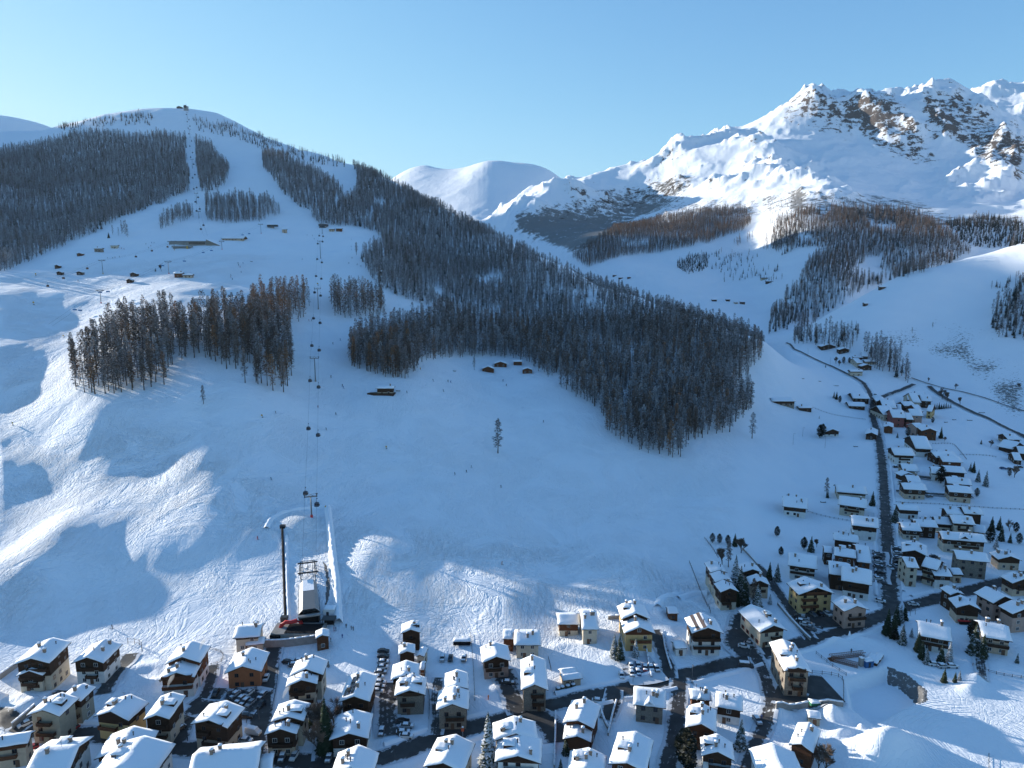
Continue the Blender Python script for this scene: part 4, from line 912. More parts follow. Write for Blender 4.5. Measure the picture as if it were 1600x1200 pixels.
# (front-left eave, front-right eave, rear eave corner, its side, eave height, ridge, wall + wood share, label, options)
HT = [
((20,1038),(77.5,1035.6),(105,1002.5),'R',9.5,'y','c.45','tall cream chalet at the left edge with two chimneys on its ridge',''),
((24.4,1056),(66.9,1054.6),(80.6,1040),'R',5.5,'y','c.4','low cream annex house in front of the tall cream chalet at the left edge',''),
((110.6,1036),(161.9,1035.6),(193,1005.6),'R',8,'y','w.45','white chalet with a dark boarded gable, second house from the left below the slope',''),
((41,1117),(93,1118.5),(125,1090),'R',9.5,'y','g0','long grey-green plastered house with two small balconies on its gable','D'),
((90,1094),(126.5,1095),(156,1073),'R',8,'y','g.3','rear wing of the long grey-green house',''),
((-45,1098),(-2,1098),(18,1084),'R',4,'y','c.5','low house cut by the left edge of the picture beside a snow bank','n'),
((257,1037.5),(313,1035),(327.5,1009),'R',9,'y','w.6','rear chalet of the joined pair with orange balconies and smoking chimney','B'),
((247.5,1062),(304,1057.5),(319,1034),'R',7,'y','w.35','white chalet with long orange wooden balconies on its gable','BFT'),
((350,1052),(408.7,1048.7),(415.5,1018.7),'R',6,'y','o0','orange house with a wide snowy gable roof facing the car park','n'),
((363,997),(406,994),(410,973),'R',6,'x','c.2','cream house at the foot of the piste left of the red valley station terrace','n'),
((383,1008),(413,1005),(416,994),'R',3,'x','c0','low snow-roofed lean-to in front of the cream house left of the valley station','nc'),
((223,1124),(265,1123),(288,1086),'R',9,'y','c.5','narrow cream chalet with dark boarded gable above glazed shopfronts','D'),
((145.6,1118.7),(201,1125.5),(232.5,1097),'R',7.5,'y','y.3','ochre yellow chalet with dark gable beside the narrow cream chalet','L'),
((297.5,1130.6),(355.6,1137),(384,1105),'R',9,'y','n.55','big dark wooden chalet with several balconies above the main street','DT'),
((-35,1172),(44,1160),(38,1143),'R',7,'x','n.2','cream and orange corner house cut by the lower left edge','B'),
((30,1222),(103,1215),(134,1150),'R',8,'x','w.2','large snow roof with one dormer near the lower left corner','D'),
((146,1186),(226,1180),(229,1158),'R',7.5,'y','w.2','rear half of the double snow roof at the bottom, right of the dormer roof','q'),
((135,1216),(237,1216),(239,1176),'R',8.5,'y','w.2','front half of the double snow roof at the bottom, right of the dormer roof','qL'),
((290,1225),(402,1212),(395,1163),'R',9,'x','n.3','large roof with thick snow and tall chimney boxes at the bottom edge','q'),
((402,1212),(426,1208),(421,1177),'R',7,'x','n.3','small lower wing right of the large roof with tall chimney boxes','nc'),
((452,1055.6),(505,1054),(507.7,1035),'R',9,'y','c.3','rear block of the pale chalet behind the small arrow-shaped window','q'),
((446,1073),(496,1068),(498,1054),'R',8.5,'y','c.35','pale chalet with a dark wooden loft and an arrow-shaped shutter on its gable',''),
((423,1127),(475,1125.6),(485.6,1098),'R',8.5,'y','c.25','cream chalet with a smoking chimney and cross dormer roof','D'),
((412,1147.5),(464,1146),(469,1134),'R',7,'y','n.6','lower front wing of the cream chalet with the smoking chimney',''),
((529,1096),(578,1095.6),(581,1055),'R',7,'y','d0','dark wooden house with solar panels on its snowy roof','P'),
((514,1156),(576,1153),(583,1114),'R',6,'y','w.55','chalet with white ground floor, dark gable and patchy lit snow on its roof',''),
((515,1212),(583,1212),(577,1188),'R',7,'y','n.3','half-hidden snow roof at the bottom edge below the chalet with the patchy roof','q'),
((626,989),(657.5,987.5),(657,973),'R',7,'y','d0','small dark wooden chalet nearest the foot of the slope in the row','D'),
((622.5,1022),(649,1020),(650,1006),'R',5,'y','d0','small dark chalet second in the row below the slope','n'),
((650,1024.5),(662.5,1025.5),(662.5,1011),'R',4.2,'y','c0','small cream annex beside the second dark chalet in the row','nc'),
((610,1062),(654,1060),(655,1036),'R',7,'y','n.3','wide snow roof third in the row below the slope','n'),
((655.5,1046),(663,1046),(662,1033.5),'R',3.5,'x','b0','tiny brown shed beside the third roof in the row','nc'),
((615.6,1087),(665,1085),(667,1057.5),'R',7,'y','s.1','grey stone-fronted house with two dormer windows, fourth in the row','LDT'),
((681,1109),(732.5,1108),(732.5,1078),'R',7,'y','s0','stone gabled house with round bare spots in the snow on its roof',''),
((694,1077),(732,1075.5),(732,1050),'R',7.5,'y','s0','rear half of the stone gabled house with bare spots on its roof','n'),
((753,1035),(799,1032),(801,1007.5),'R',6.5,'y','p.4','pink-walled chalet with dark wood on the right of its gable',''),
((803,1007.5),(845.5,1007.5),(845,983),'R',5.5,'x','c0','cream house with flat-looking snowy roof behind the pink-walled chalet','n'),
((785,997.5),(803,998),(803,983),'R',5,'x','b0','narrow brown house joined to the left of the cream house behind the pink chalet','nc'),
((814,1077.5),(857,1077.5),(854,1030),'R',8,'y','s0','long stone house with broken snow on its roof beside the street bend','L'),
((871,975),(907,975),(905,957),'R',5,'x','c.55','low house with a reddish wooden upper floor and broad window, alone on the lit field','nBc'),
((909,983),(936,983),(932,952),'R',6,'x','c0','tall narrow cream block joined to the low reddish wooden house','n'),
((879,1063),(911,1059),(910,1052.5),'R',2.6,'x','n0','low cream double shed above the row of round bins','nc'),
((877,1055),(903,1051.5),(900,1045),'R',2.8,'x','n0','rear part of the low cream double shed','nc'),
((971,967),(1016,966.5),(1003,946),'R',9.5,'y','y.3','upper roof of the stepped yellow house beside the snowy car park','nL'),
((975,989),(1024,989),(1016,969),'R',7.5,'y','y.15','stepped yellow house with brown balconies above the snowy car park','B'),
((1044,958),(1061,958),(1060.6,947.5),'R',3,'x','b0','small flat-roofed brown shed on the snow bank above the hotels','nc'),
((1081,989),(1131,989),(1070,965),'L',9,'y','w.4','chalet hotel with full-width balconies and brown strips of bare roof','FX'),
((1055,1013),(1074,1012),(1072,1000),'R',3,'x','w0','snow-covered garage left of the hotel with the striped roof','nc'),
((1110,894),(1137,894),(1100,879),'L',9,'y','c.5','rearmost of the three stepped chalets beside the conifers','n'),
((1117.5,909),(1145.6,909),(1111,895),'L',8.5,'y','c.5','middle one of the three stepped chalets beside the conifers','n'),
((1126,925),(1155,924),(1121,911),'L',8,'y','c.6','front one of the three stepped chalets beside the conifers',''),
((1160,894),(1192,894),(1150,882),'L',6,'y','p.3','reddish house with patchy snow roof behind the tall conifers','q'),
((1171,912.5),(1204,914),(1161,901),'L',6,'y','n.2','brown house with patchy snow roof between conifers and lane','q'),
((1187.5,988),(1230,984),(1147.5,954),'L',6.5,'y','c.15','long cream house with red shutters and one big roof dormer','SD'),
((1248,929),(1305,927),(1234,910),'L',8.5,'y','y.12','large ochre yellow hotel with balconies above its car park','TL'),
((1319,955),(1359,952),(1297.5,938),'L',7.5,'y','p0','pinkish house at the street corner right of the yellow hotel',''),
((1231,882.5),(1277.5,889),(1280.6,869),'R',6.5,'x','w.3','wide house with long dark balconies directly behind the yellow hotel','F'),
((1295,896),(1330,901),(1329,880.6),'R',7,'x','d0','left half of the long dark double house beside the straight road','n'),
((1314,906),(1363,914),(1365,892.5),'R',7.5,'x','w.6','right half of the long dark double house beside the straight road',''),
((1288,862.5),(1302.5,864),(1302,854),'R',6,'x','d0','small left wing of the stepped brown house with a roof dormer','nc'),
((1303,867),(1338,872),(1339,859),'R',7,'x','b0','stepped brown house with a dormer in the middle of its roof','nD'),
((1339,877),(1362,880),(1362,853),'R',5.5,'x','b0','brown right wing of the stepped house, next to the straight road','n'),
((1302,842.5),(1342,848),(1342,838),'R',5,'x','d0','long low dark house behind the stepped brown house','nq'),
((1330.6,820),(1374,825),(1375,812),'R',7.5,'x','w.35','white house with a dark top floor left of the straight road','n'),
((1309,787.5),(1354,794),(1352,781),'R',6,'x','c.3','cream house with arched window, second roof down left of the straight road',''),
((1307,768),(1356,772),(1355.6,763),'R',4.5,'x','c.3','long cream house, uppermost roof left of the straight road above the white ones','nq'),
((1222.5,790.6),(1262.5,795),(1262,780),'R',5.5,'x','w.45','lone white and dark chalet in the middle of the shaded snowfield','n'),
((1412,764),(1450,766),(1448,758),'R',6,'x','n.5','left of the two twin houses with outside stairs','nqD'),
((1483,768),(1522,771),(1519.5,762),'R',6,'x','n.5','right of the two twin houses with outside stairs','nqD'),
((1420,754.5),(1442,755.6),(1439,745),'R',5,'x','d0','short roof directly behind the left twin house','n'),
((1480,754.5),(1519.5,758),(1517,750),'R',5,'x','d0','double roof directly behind the right twin house','nD'),
((1411,735),(1437,736.5),(1436,728),'R',4,'x','n.2','small house by the parked cars right of the straight road','n'),
((1408,743),(1430,742),(1428,737),'R',3,'y','d0','small gabled hut below the house by the parked cars','n'),
((1455,739),(1474,741),(1472,732),'R',5,'x','w.2','small pale house with one aerial behind the dark bushy tree','n'),
((1475,736.5),(1511,739),(1509,731),'R',5,'x','d0','long dark house left of the pair of bushy trees','n'),
((1462.7,714.6),(1497,714),(1492.5,707),'R',5,'x','d0','rear roof of the overlapping pair below the fenced field','nD'),
((1473,721),(1505.5,722.5),(1502.6,715),'R',5,'x','b0','front roof of the overlapping pair below the fenced field','n'),
((1397.5,710.6),(1431,712),(1429.5,703),'R',6.5,'x','w.3','white house with dark balcony just right of the straight road',''),
((1430.6,700.5),(1457.6,702),(1459,687),'R',6,'x','w.45','square deep-roofed house below the reddish chalet group','n'),
((1405,796),(1439,798),(1438,790),'R',5,'x','w.45','white chalet with a spruce at its left corner right of the straight road','n'),
((1480,802.6),(1506.6,804),(1503.6,795),'R',5,'x','d0','left one of the two dark chalets at the far edge of the houses','n'),
((1507,802),(1537.5,804),(1536,795),'R',6,'x','d0','right one of the two dark chalets at the far edge of the houses','nG'),
((1463,818),(1489,820),(1488,810),'R',5,'x','c.4','house joined left of the cream house with the big cross gable','n'),
((1489,817),(1525,820),(1522,808),'R',7,'x','c.2','cream house with a big dark cross gable','G'),
((1431,822),(1467,824),(1464.6,813.7),'R',6,'x','d0','dark house with a long flat-looking roof above the cone-roofed one','n'),
((1410,827.6),(1441,830),(1439.5,819.5),'R',5,'x','c.5','low house left of the dark house with the long roof','n'),
((1521,830),(1541,833),(1538,823),'R',2.5,'x','n0','low snow-covered garage right of the house with the cross gable','nc'),
((1472,841.7),(1543,847.5),(1541.6,837),'R',7,'x','c.35','very long cream and brown house with a cross gable at its right end','G'),
((1408.6,862),(1450,869),(1443,852),'R',7.5,'y','d0','dark house with a half-lit gable roof right beside the straight road','Ln'),
((1417,886),(1437,887),(1436,872),'R',9,'x','c0','tall cream block left part above the small roundabout garden','n'),
((1439,883.7),(1465,890.7),(1461.7,875),'R',8,'x','c.2','balconied middle block above the small roundabout garden','F'),
((1460,899),(1489,900.6),(1487.5,888),'R',6,'x','w.35','white house with wooden porch above the garden with curved hedges','n'),
((1489,897),(1506,897.5),(1504,888),'R',4,'x','n.2','small low wing right of the white house with wooden porch','nc'),
((1495,873),(1547.5,878.4),(1544.5,865),'R',8.5,'x','s.0','tall grey house with a brown wooden strip down its front and a sunlit roof','n'),
((1559.7,873.7),(1598,875.6),(1549,863),'L',5,'y','n.35','broad gabled beige house near the right edge with a dark gable','n'),
((1582.5,911),(1622,909),(1574,899),'L',6,'y','n.5','brown gabled house cut by the right edge above the wide junction',''),
((1552,942),(1587.5,938),(1535,924),'L',8,'y','p.15','tall pinkish-brown house with red chimneys right of the junction','n'),
((1582.5,959),(1625,955),(1569,945),'L',8,'y','p.25','pinkish house with white-framed arched windows at the right edge','n'),
((1485,929),(1507.5,928),(1475,917.5),'L',7,'y','d0','dark rear chalet directly below the street junction','nq'),
((1494,949),(1534,952.5),(1482,934),'L',6.5,'y','n.5','brown chalet with a wide dark gable behind the red vehicle','n'),
((1435,992),(1488,1002),(1487.5,979),'R',5.5,'x','w.35','white chalet with a brown balcony among spruces on the right','F'),
((1534,994),(1583,1002),(1582.5,977.5),'R',6,'x','n.2','beige house behind the pair of big spruces near the right edge','F'),
((989,1100),(1041,1106),(1042.5,1077),'R',6,'x','s0','stone-walled house with a small gabled dormer alone in a white garden','nG'),
((950,1193),(1010,1207),(1024,1156),'R',8,'y','b0','large roof with five chimneys at the bottom left of the lane','nL'),
((879,1128),(928,1138),(939,1102),'R',7,'y','b0','brown wooden house with a deep snow roof at the street fork','n'),
((879,1154),(924,1159),(926,1147),'R',5,'y','b0','lower brown wooden wing with two snow-capped chimneys','nq'),
((885,1207),(945,1215),(934,1178),'R',7,'y','w.2','snow roof at the bottom between the brown wooden house and the five-chimney roof','nL'),
((771,1157),(841,1154),(841,1126),'R',8.5,'y','w.2','rear half of the big white chalet with two sunken roof terraces','nL'),
((772.5,1189),(846,1192.5),(849,1153),'R',8,'y','w.1','front half of the big white chalet with two sunken roof terraces','L'),
((661,1197),(724,1207),(732,1159),'R',7,'y','n.2','chalet roof with a chimney row on its ridge below the main street','L'),
((1070.6,1135.6),(1120,1144),(1123,1110),'R',7,'y','b0','brown wooden house with a half-lit roof right of the lane','nL'),
((1095,1180),(1148,1188),(1154,1160),'R',6,'y','w.35','white and dark chalet at the bottom behind the big pine','L'),
((1117.5,1103),(1161,1110.6),(1167,1087),'R',5.5,'x','w.5','low wide house with rough unbroken snow on its roof','n'),
((1078,1091),(1112.5,1094),(1112.5,1078),'R',5,'x','b0','low brown house left of the roof with rough unbroken snow','nG'),
((1225,1048),(1269,1050),(1202.5,1003),'L',9.5,'y','s0','tall pale stone apartment house with dormers beside the asphalt yard','LT'),
((1232.5,1162.5),(1271,1176),(1282.5,1140),'R',6,'y','b0','house with four dark flues on the shaded roof half','n'),
((1185,1218),(1262,1224),(1270.6,1176),'R',6,'y','w.1','large plain snow roof at the bottom edge beside snowy shrubs','nc'),
((1262.5,1120),(1284,1123),(1283,1117),'R',2.5,'x','g0','small dark garage half buried by a snow heap','nc'),
((1332.5,622),(1360,623),(1356,617),'R',4.5,'x','d0','dark house on the left where the road forks','n'),
((1326,634),(1354,635),(1352,630.5),'R',3,'x','d0','long low shed on the left below the road fork','nc'),
((1369,627),(1387,628),(1382,620),'R',7,'y','d0','dark gabled barn on the right at the road fork','nc'),
((1379.5,637),(1402,638),(1401.5,630.5),'R',6,'x','w.2','roof with a small dormer below the dark barn at the fork','n'),
((1380,648),(1402,648),(1401.5,639),'R',5,'x','c.1','cream house left of the dark red house','n'),
((1394.5,652),(1416,653),(1415.5,645),'R',8,'x','r0','large dark red house in the far village','n'),
((1416.5,655),(1428,655.5),(1428,648.5),'R',7,'x','r.4','narrow dark red house joined to the large red one','nc'),
((1423,649),(1443.5,650),(1443,643.5),'R',6,'x','p0','pink house right of the large red house','n'),
((1432.5,642.5),(1444,642.5),(1443.5,636),'R',5,'x','b0','small brown roof behind the pink house','nc'),
((1447,642),(1456,643),(1456,636.5),'R',6,'x','y.1','small ochre house at the right end of the far village','nc'),
((1427,628.5),(1440,629),(1438,620),'R',6,'x','c0','cream house between two dark ones at the top of the far village','n'),
((1439.5,626),(1457,627),(1455,621),'R',6,'x','d0','dark house at the top right of the far village','n'),
((1418,624.5),(1426,625),(1426,619.5),'R',5,'x','d0','small dark house left of the cream one at the top of the far village','nc'),
((1430.5,617),(1446,618),(1443,613.5),'R',3,'x','d0','hindmost low roof of the far village','nc'),
((1402,639.5),(1409,640),(1409,635),'R',4,'x','n.2','tiny cream house in the middle of the far village','nc'),
((1400,630),(1413,634),(1409,627),'R',4,'y','d0','dark gabled house in the middle of the far village','nc'),
((1380.5,666.5),(1396.5,668),(1394,661),'R',5,'y','b0','brown gabled chalet standing right beside the far end of the road','n'),
((1351.5,678),(1371.5,680),(1369,671),'R',4,'y','d0','dark gabled barn left of the road below the fork','n'),
((1440,673),(1466,674.5),(1458,667),'R',7,'y','b0','dark chalet with lit windows and a tall spruce at its right','n'),
((1432.5,668),(1446,667),(1445,661.5),'R',7,'x','p0','pinkish wing left of the dark chalet with lit windows','nc'),
((1346,556.5),(1357,557),(1356,553.5),'R',3.5,'x','d0','uppermost right roof in the hamlet cluster','nc'),
((1339,567),(1349,567),(1349,563),'R',3.5,'x','c0','pale house in the middle of the hamlet cluster','nc'),
((1575,686.5),(1596.5,687),(1594,680),'R',6,'x','n.4','rearmost roof of the cluster at the right edge','n'),
((1583,702),(1602,697),(1573,693),'L',5,'y','d0','dark house turned sideways in the cluster at the right edge','n'),
((1585,718.5),(1598,719.5),(1596,711.5),'R',3,'x','d0','small front roof of the cluster at the right edge','nc'),
((1592,708),(1615,710),(1612,701),'R',5,'x','d0','house at the very right edge of the right-edge cluster','n'),
]
for t in HT: house(*t[:8], opt=t[8])
# mountain huts and restaurants on the slopes: last value = photo row of the base
HS = [
((1283,540.5),(1307,543),(1303,538),'R',4,'y','d0','long dark chalet at the upper end of the hamlet under the wood','n',546.5,'chalet','house'),
((1311,546.4),(1328,547),(1322,541.5),'R',5,'y','d0','dark gabled chalet just below the wood edge','n',552.5,'chalet','house'),
((1333.6,559),(1349,560),(1349,556),'R',4,'x','d0','uppermost left roof in the hamlet cluster','n',563,'chalet','house'),
((1351,565),(1370.7,565.5),(1370,561),'R',4,'x','n.2','cream house at the right end of the hamlet cluster','n',570,'chalet','house'),
((1345.4,572),(1363.4,573),(1358,567.5),'R',5,'y','d.0','dark gabled barn in the front of the hamlet cluster','nc',579,'chalet','house'),
((1328,580.7),(1349.4,580.7),(1346,575.5),'R',5,'x','c.2','cream house on the lane at the lower end of the hamlet','n',588,'chalet','house'),
((1205.7,625),(1243.4,629.3),(1243,624),'R',6,'x','s.5','long brown barn with raised end walls on the shaded slope','nc',635,'chalet','house'),
((1247.7,637),(1270,638),(1269,632.5),'R',5,'x','d0','dark barn with white doorway right of the long brown barn','n',643.5,'chalet','house'),
((1289,674.4),(1312.5,675.7),(1308,668.5),'R',5,'y','w.6','chalet with dark gable beside one big round conifer on the snowfield','n',682,'chalet','house'),
((587,607),(616,607),(614,601),'R',4,'x','c.6','dark wooden piste restaurant with a terrace below the larch grove','n',617,'mountain_restaurant','restaurant'),
((752,576.5),(773,577),(768,571.5),'R',3.4,'y','b0','left gabled hut of the group at the forest edge','nc',582,'mountain_hut','hut'),
((771,569),(793,570.5),(786,564.5),'R',3.4,'y','b0','middle gabled hut of the group at the forest edge','nc',574,'mountain_hut','hut'),
((801,565),(817,565.5),(815,561),'R',4,'x','b0','rear hut of the group at the forest edge','nc',571,'mountain_hut','hut'),
((815,578),(833,578.5),(827,573),'R',3.2,'y','b0','right gabled hut of the group at the forest edge','nc',584,'mountain_hut','hut'),
((590,424.5),(603,424.5),(602,421),'R',4,'x','w.55','white and dark hut half hidden at the forest edge beside the piste','nc',431,'mountain_hut','hut'),
((84.5,415.5),(93,415.8),(92,412),'R',3,'y','d0','topmost dark hut of the three on the left slope','nc',420,'mountain_hut','hut'),
((87.5,426),(97,426.5),(96,423),'R',3,'y','d0','lower left dark hut of the three on the left slope','nc',430,'mountain_hut','hut'),
((118.5,427),(129,427.5),(127,423.5),'R',3,'y','d0','right dark hut of the three on the left slope','nc',430,'mountain_hut','hut'),
((202,429.5),(214,430),(212,426),'R',3,'y','d0','upper one of the two dark huts beside the bright snow','nc',432.5,'mountain_hut','hut'),
((196.5,440),(207,440.5),(205,437),'R',3,'y','d0','lower one of the two dark huts beside the bright snow','nc',442.5,'mountain_hut','hut'),
((271,427.5),(285.5,427.5),(286,423),'R',4,'x','b0','brown upper block of the restaurant below the chairlift tower','n',434,'mountain_restaurant','restaurant'),
((284,430),(301,430.5),(300,427.5),'R',3,'x','n.2','low beige wing of the restaurant below the chairlift tower','nc',434.5,'mountain_restaurant','restaurant'),
((146,388.5),(160,388.5),(159,385),'R',4,'x','s0','stone mountain restaurant on the left slope','n',394,'mountain_restaurant','restaurant'),
((171.5,383.5),(184,384),(184,381),'R',4,'x','c0','small cream house right of the stone mountain restaurant','nc',388.5,'mountain_hut','hut'),
((119,397.5),(129,398),(126,396),'R',2.5,'y','b0','small hut left of the stone mountain restaurant','nc',400.5,'mountain_hut','hut'),
((345,372),(381,374),(380,370),'R',3,'x','n.2','long low flat lodge right of the ski centre','nc',376,'mountain_lodge','lodge'),
((440,358.5),(448,358.8),(448,356.5),'R',3,'x','n0','small pale building beside the upper chairlift station','nc',364,'mountain_hut','hut'),
((513,358),(523,358),(522,355),'R',3,'x','n.2','left small building right of the middle gondola station','nc',362,'mountain_hut','hut'),
((524,357),(535,357.5),(532,354),'R',3,'x','b0','right small brown building right of the middle gondola station','nc',362,'mountain_hut','hut'),
((1112,468.5),(1121,468.8),(1120,466.5),'R',4,'x','d0','leftmost dark house of the row on the far terrace','nc',471,'farmhouse','house'),
((1134,468),(1141.5,468),(1141,466),'R',4,'x','d0','second dark house of the row on the far terrace','nc',471,'farmhouse','house'),
((1147,472.5),(1154,473),(1153,471),'R',3.5,'x','c0','pale house in the row on the far terrace','nc',475,'farmhouse','house'),
((1156,472),(1165,472),(1163,470),'R',4,'x','d0','rightmost dark house of the row on the far terrace','nc',475.5,'farmhouse','house'),
((1189,434),(1201,434),(1200,431.5),'R',4,'x','c.3','upper pale farmhouse on the far terrace near the wood','nc',437,'farmhouse','house'),
((1197,439.5),(1209,440),(1208,437),'R',3.5,'x','d0','lower dark farmhouse on the far terrace near the wood','nc',442,'farmhouse','house'),
((957,430),(964,430),(963,428),'R',3.5,'x','d0','left hut of the three just beyond the forest ridge','nc',432,'farmhouse','house'),
((966,434),(974,434),(973,432),'R',3.5,'x','d0','middle hut of the three just beyond the forest ridge','nc',436,'farmhouse','house'),
((980,433),(986,433),(985,431),'R',3.5,'x','d0','right hut of the three just beyond the forest ridge','nc',435.5,'farmhouse','house'),
((1350,475),(1357,475),(1356,473),'R',3.5,'x','d0','dark farmhouse on the crest of the near right slope','nc',478,'farmhouse','house'),
((1374,450),(1385,449),(1384,447),'R',3.5,'x','d0','dark barn on the skyline of the near right slope','nc',452,'farmhouse','house'),
]
for t in HS: house(*t[:8], opt=t[8], slope=t[9], name=t[10], cat=t[11])
print('houses', len(HOUSES), time.time() - T0)
# ------------------------------------------------------------------ roads, yards, snow banks, walls and fences
m, nt, b = new_mat('wet_asphalt'); tc = N(nt, 'ShaderNodeTexCoord'); oc = tc.outputs['Object']
e = attr(nt, 'edge'); sn = attr(nt, 'snowy')
base = mix_c(nt, noise(nt, oc, 0.25, 5, 0.6), (0.030, 0.029, 0.030), (0.070, 0.066, 0.062))
mps = N(nt, 'ShaderNodeMapping'); nt.links.new(oc, mps.inputs[0])
f = math_n(nt, 'ADD', math_n(nt, 'MULTIPLY', math_n(nt, 'POWER', e, 3.0), 0.8), math_n(nt, 'MULTIPLY_ADD', noise(nt, oc, 0.45, 7, 0.7), 1.5, -0.75))
wv = N(nt, 'ShaderNodeTexNoise', Scale=0.12, Detail=3.0); nt.links.new(oc, wv.inputs[0])
tr = math_n(nt, 'ABSOLUTE', math_n(nt, 'SINE', math_n(nt, 'MULTIPLY_ADD', e, 9.5, math_n(nt, 'MULTIPLY', wv.outputs[0], 3.0))))
f = math_n(nt, 'ADD', f, math_n(nt, 'MULTIPLY_ADD', tr, 0.12, -0.05)); f = math_n(nt, 'ADD', f, sn); f = ramp(nt, f, ((0.38, 0.0), (0.56, 1.0)))
nt.links.new(mix_c(nt, f, base, (0.60, 0.62, 0.65)), b.inputs['Base Color'])
nt.links.new(ramp(nt, noise(nt, oc, 0.3, 4), ((0.3, 0.45), (0.7, 0.85))), b.inputs['Roughness']); b.inputs['Specular IOR Level'].default_value = 0.3
M_ROAD = m
def gpoint(px, py):
    x, y = flat(px, py)
    for k in range(6):
        z = ground(x, y); x, y = .5 * x + .5 * flat(px, py, z)[0], .5 * y + .5 * flat(px, py, z)[1]
    return (x, y)
def resample(pts, step):
    out = [Vector(pts[0])]
    for a, b_ in zip(pts, pts[1:]):
        a = Vector(a); b_ = Vector(b_); n = max(1, int((b_ - a).length / step))
        for i in range(1, n + 1): out.append(a.lerp(b_, i / n))
    for _ in range(3): out = [out[0]] + [(out[i - 1] + out[i] * 2 + out[i + 1]) / 4 for i in range(1, len(out) - 1)] + [out[-1]]
    return out
def strip(name, pts, w, snowy=0.0, lift=0.12, label=None, kind='structure', mat=None):
    p = resample([gpoint(*q) for q in pts], 2.0); k = 8; V = []; E = []
    P_ = np.array([(q.x, q.y) for q in p]); T = np.gradient(P_, axis=0); T /= np.linalg.norm(T, axis=1)[:, None] + 1e-9; Nn = np.c_[-T[:, 1], T[:, 0]]
    ws = np.interp(np.linspace(0, 1, len(P_)), np.linspace(0, 1, len(w)), w) if hasattr(w, '__len__') else np.full(len(P_), w)
    ws = ws * (1 + .08 * np.sin(np.arange(len(P_)) * .7))
    t = np.linspace(-1, 1, k + 1); X = P_[:, None, 0] + Nn[:, None, 0] * t * ws[:, None] / 2; Y = P_[:, None, 1] + Nn[:, None, 1] * t * ws[:, None] / 2
    Zz = height(X, Y) + lift; D_ = np.hypot(X, Y); Zz += np.maximum(0, D_ - 350) * .0012
    n = len(P_); ix = np.arange(n * (k + 1)).reshape(n, k + 1)
    Fq_ = np.stack([ix[:-1, :-1], ix[:-1, 1:], ix[1:, 1:], ix[1:, :-1]], -1).reshape(-1, 4)[:, ::-1]
    me = mesh_np(name, np.stack([X, Y, Zz], -1).reshape(-1, 3), Fq_)
    me.attributes.new('edge', 'FLOAT', 'POINT').data.foreach_set('value', np.broadcast_to(np.abs(t), X.shape).astype(np.float32).ravel())
    me.attributes.new('snowy', 'FLOAT', 'POINT').data.foreach_set('value', np.full(X.size, snowy, np.float32))
    me.materials.append(mat or M_ROAD); o = bpy.data.objects.new(name, me); COL.objects.link(o); o['kind'] = kind
    if label: o['label'] = label
    return P_, Nn, ws
_lift = [0.10]
def nl_():
    _lift[0] += 0.012; return _lift[0]
def bank(P_, Nn, off, h, wd, name='snow_bank', gap=None, label='ploughed snow along the road edge'):
    """lumpy ridge of ploughed snow"""
    Q = P_ + Nn * np.array(off)[..., None] if np.ndim(off) else P_ + Nn * off
    k = 6; t = np.linspace(-1, 1, k + 1); X = Q[:, None, 0] + Nn[:, None, 0] * t * wd; Y = Q[:, None, 1] + Nn[:, None, 1] * t * wd
    s = np.arange(len(Q)); hh = h * (.65 + .5 * np.abs(perlin(s * .35 + off if not np.ndim(off) else s * .35, s * 0 + 3.3)) * 2)
    Zz = height(X, Y) - .05 + np.clip(1 - t ** 2, 0, 1) * hh[:, None] * (1 + .25 * perlin(X * .8, Y * .8))
    n = len(Q); ix = np.arange(n * (k + 1)).reshape(n, k + 1)
    Fq_ = np.stack([ix[:-1, :-1], ix[:-1, 1:], ix[1:, 1:], ix[1:, :-1]], -1).reshape(-1, 4)[:, ::-1]
    me = mesh_np(name, np.stack([X, Y, Zz], -1).reshape(-1, 3), Fq_); me.materials.append(M_SNOW)
    o = bpy.data.objects.new(name, me); COL.objects.link(o); o['kind'] = 'structure'; o['label'] = label
R_MAIN = [(-20, 1140), (60, 1143), (150, 1148), (215, 1158), (260, 1168), (330, 1173), (400, 1182), (470, 1190), (540, 1193), (595, 1186), (645, 1168), (690, 1150), (745, 1135), (790, 1122), (850, 1105), (930, 1086), (1000, 1073), (1060, 1058), (1120, 1042), (1175, 1027), (1215, 1014), (1260, 1002), (1310, 989), (1352, 974), (1390, 955), (1430, 944), (1480, 931), (1530, 918), (1580, 905), (1640, 892)]
P_, N_, w_ = strip('main_street', R_MAIN, 8.0, .04, nl_(), 'dark wet main street curving through the village')
Q_, QN_, qw_ = strip('straight_road', [(1392, 952), (1390, 905), (1387, 860), (1384, 805), (1381, 760), (1378, 722), (1374, 692), (1368, 667), (1362, 645), (1364, 628), (1357, 611), (1349, 599), (1335, 590)], [9.5, 8.5, 8, 8, 7.5, 6.5, 5.5], .17, nl_(), 'straight road running up the shaded valley')
strip('hamlet_lane', [(1335, 590), (1318, 582), (1300, 573), (1270, 560), (1240, 546), (1228, 536)], [4, 3, 2.5], .1, nl_(), 'narrow lane leading up to the far hamlet')
strip('side_road', [(1366, 627), (1385, 618), (1405, 611), (1428, 601)], 5, .05, nl_(), 'side road branching off at the far village')
strip('valley_road', [(1452, 604), (1456, 609), (1470, 618), (1490, 630), (1520, 645), (1560, 663), (1592, 678), (1620, 690)], 5, -.05, nl_(), 'valley road along the far side of the meadow')
strip('track', [(1424, 590), (1450, 600), (1500, 612), (1560, 630), (1610, 645)], 1.6, .1, nl_(), 'narrow footpath at the foot of the right slope')
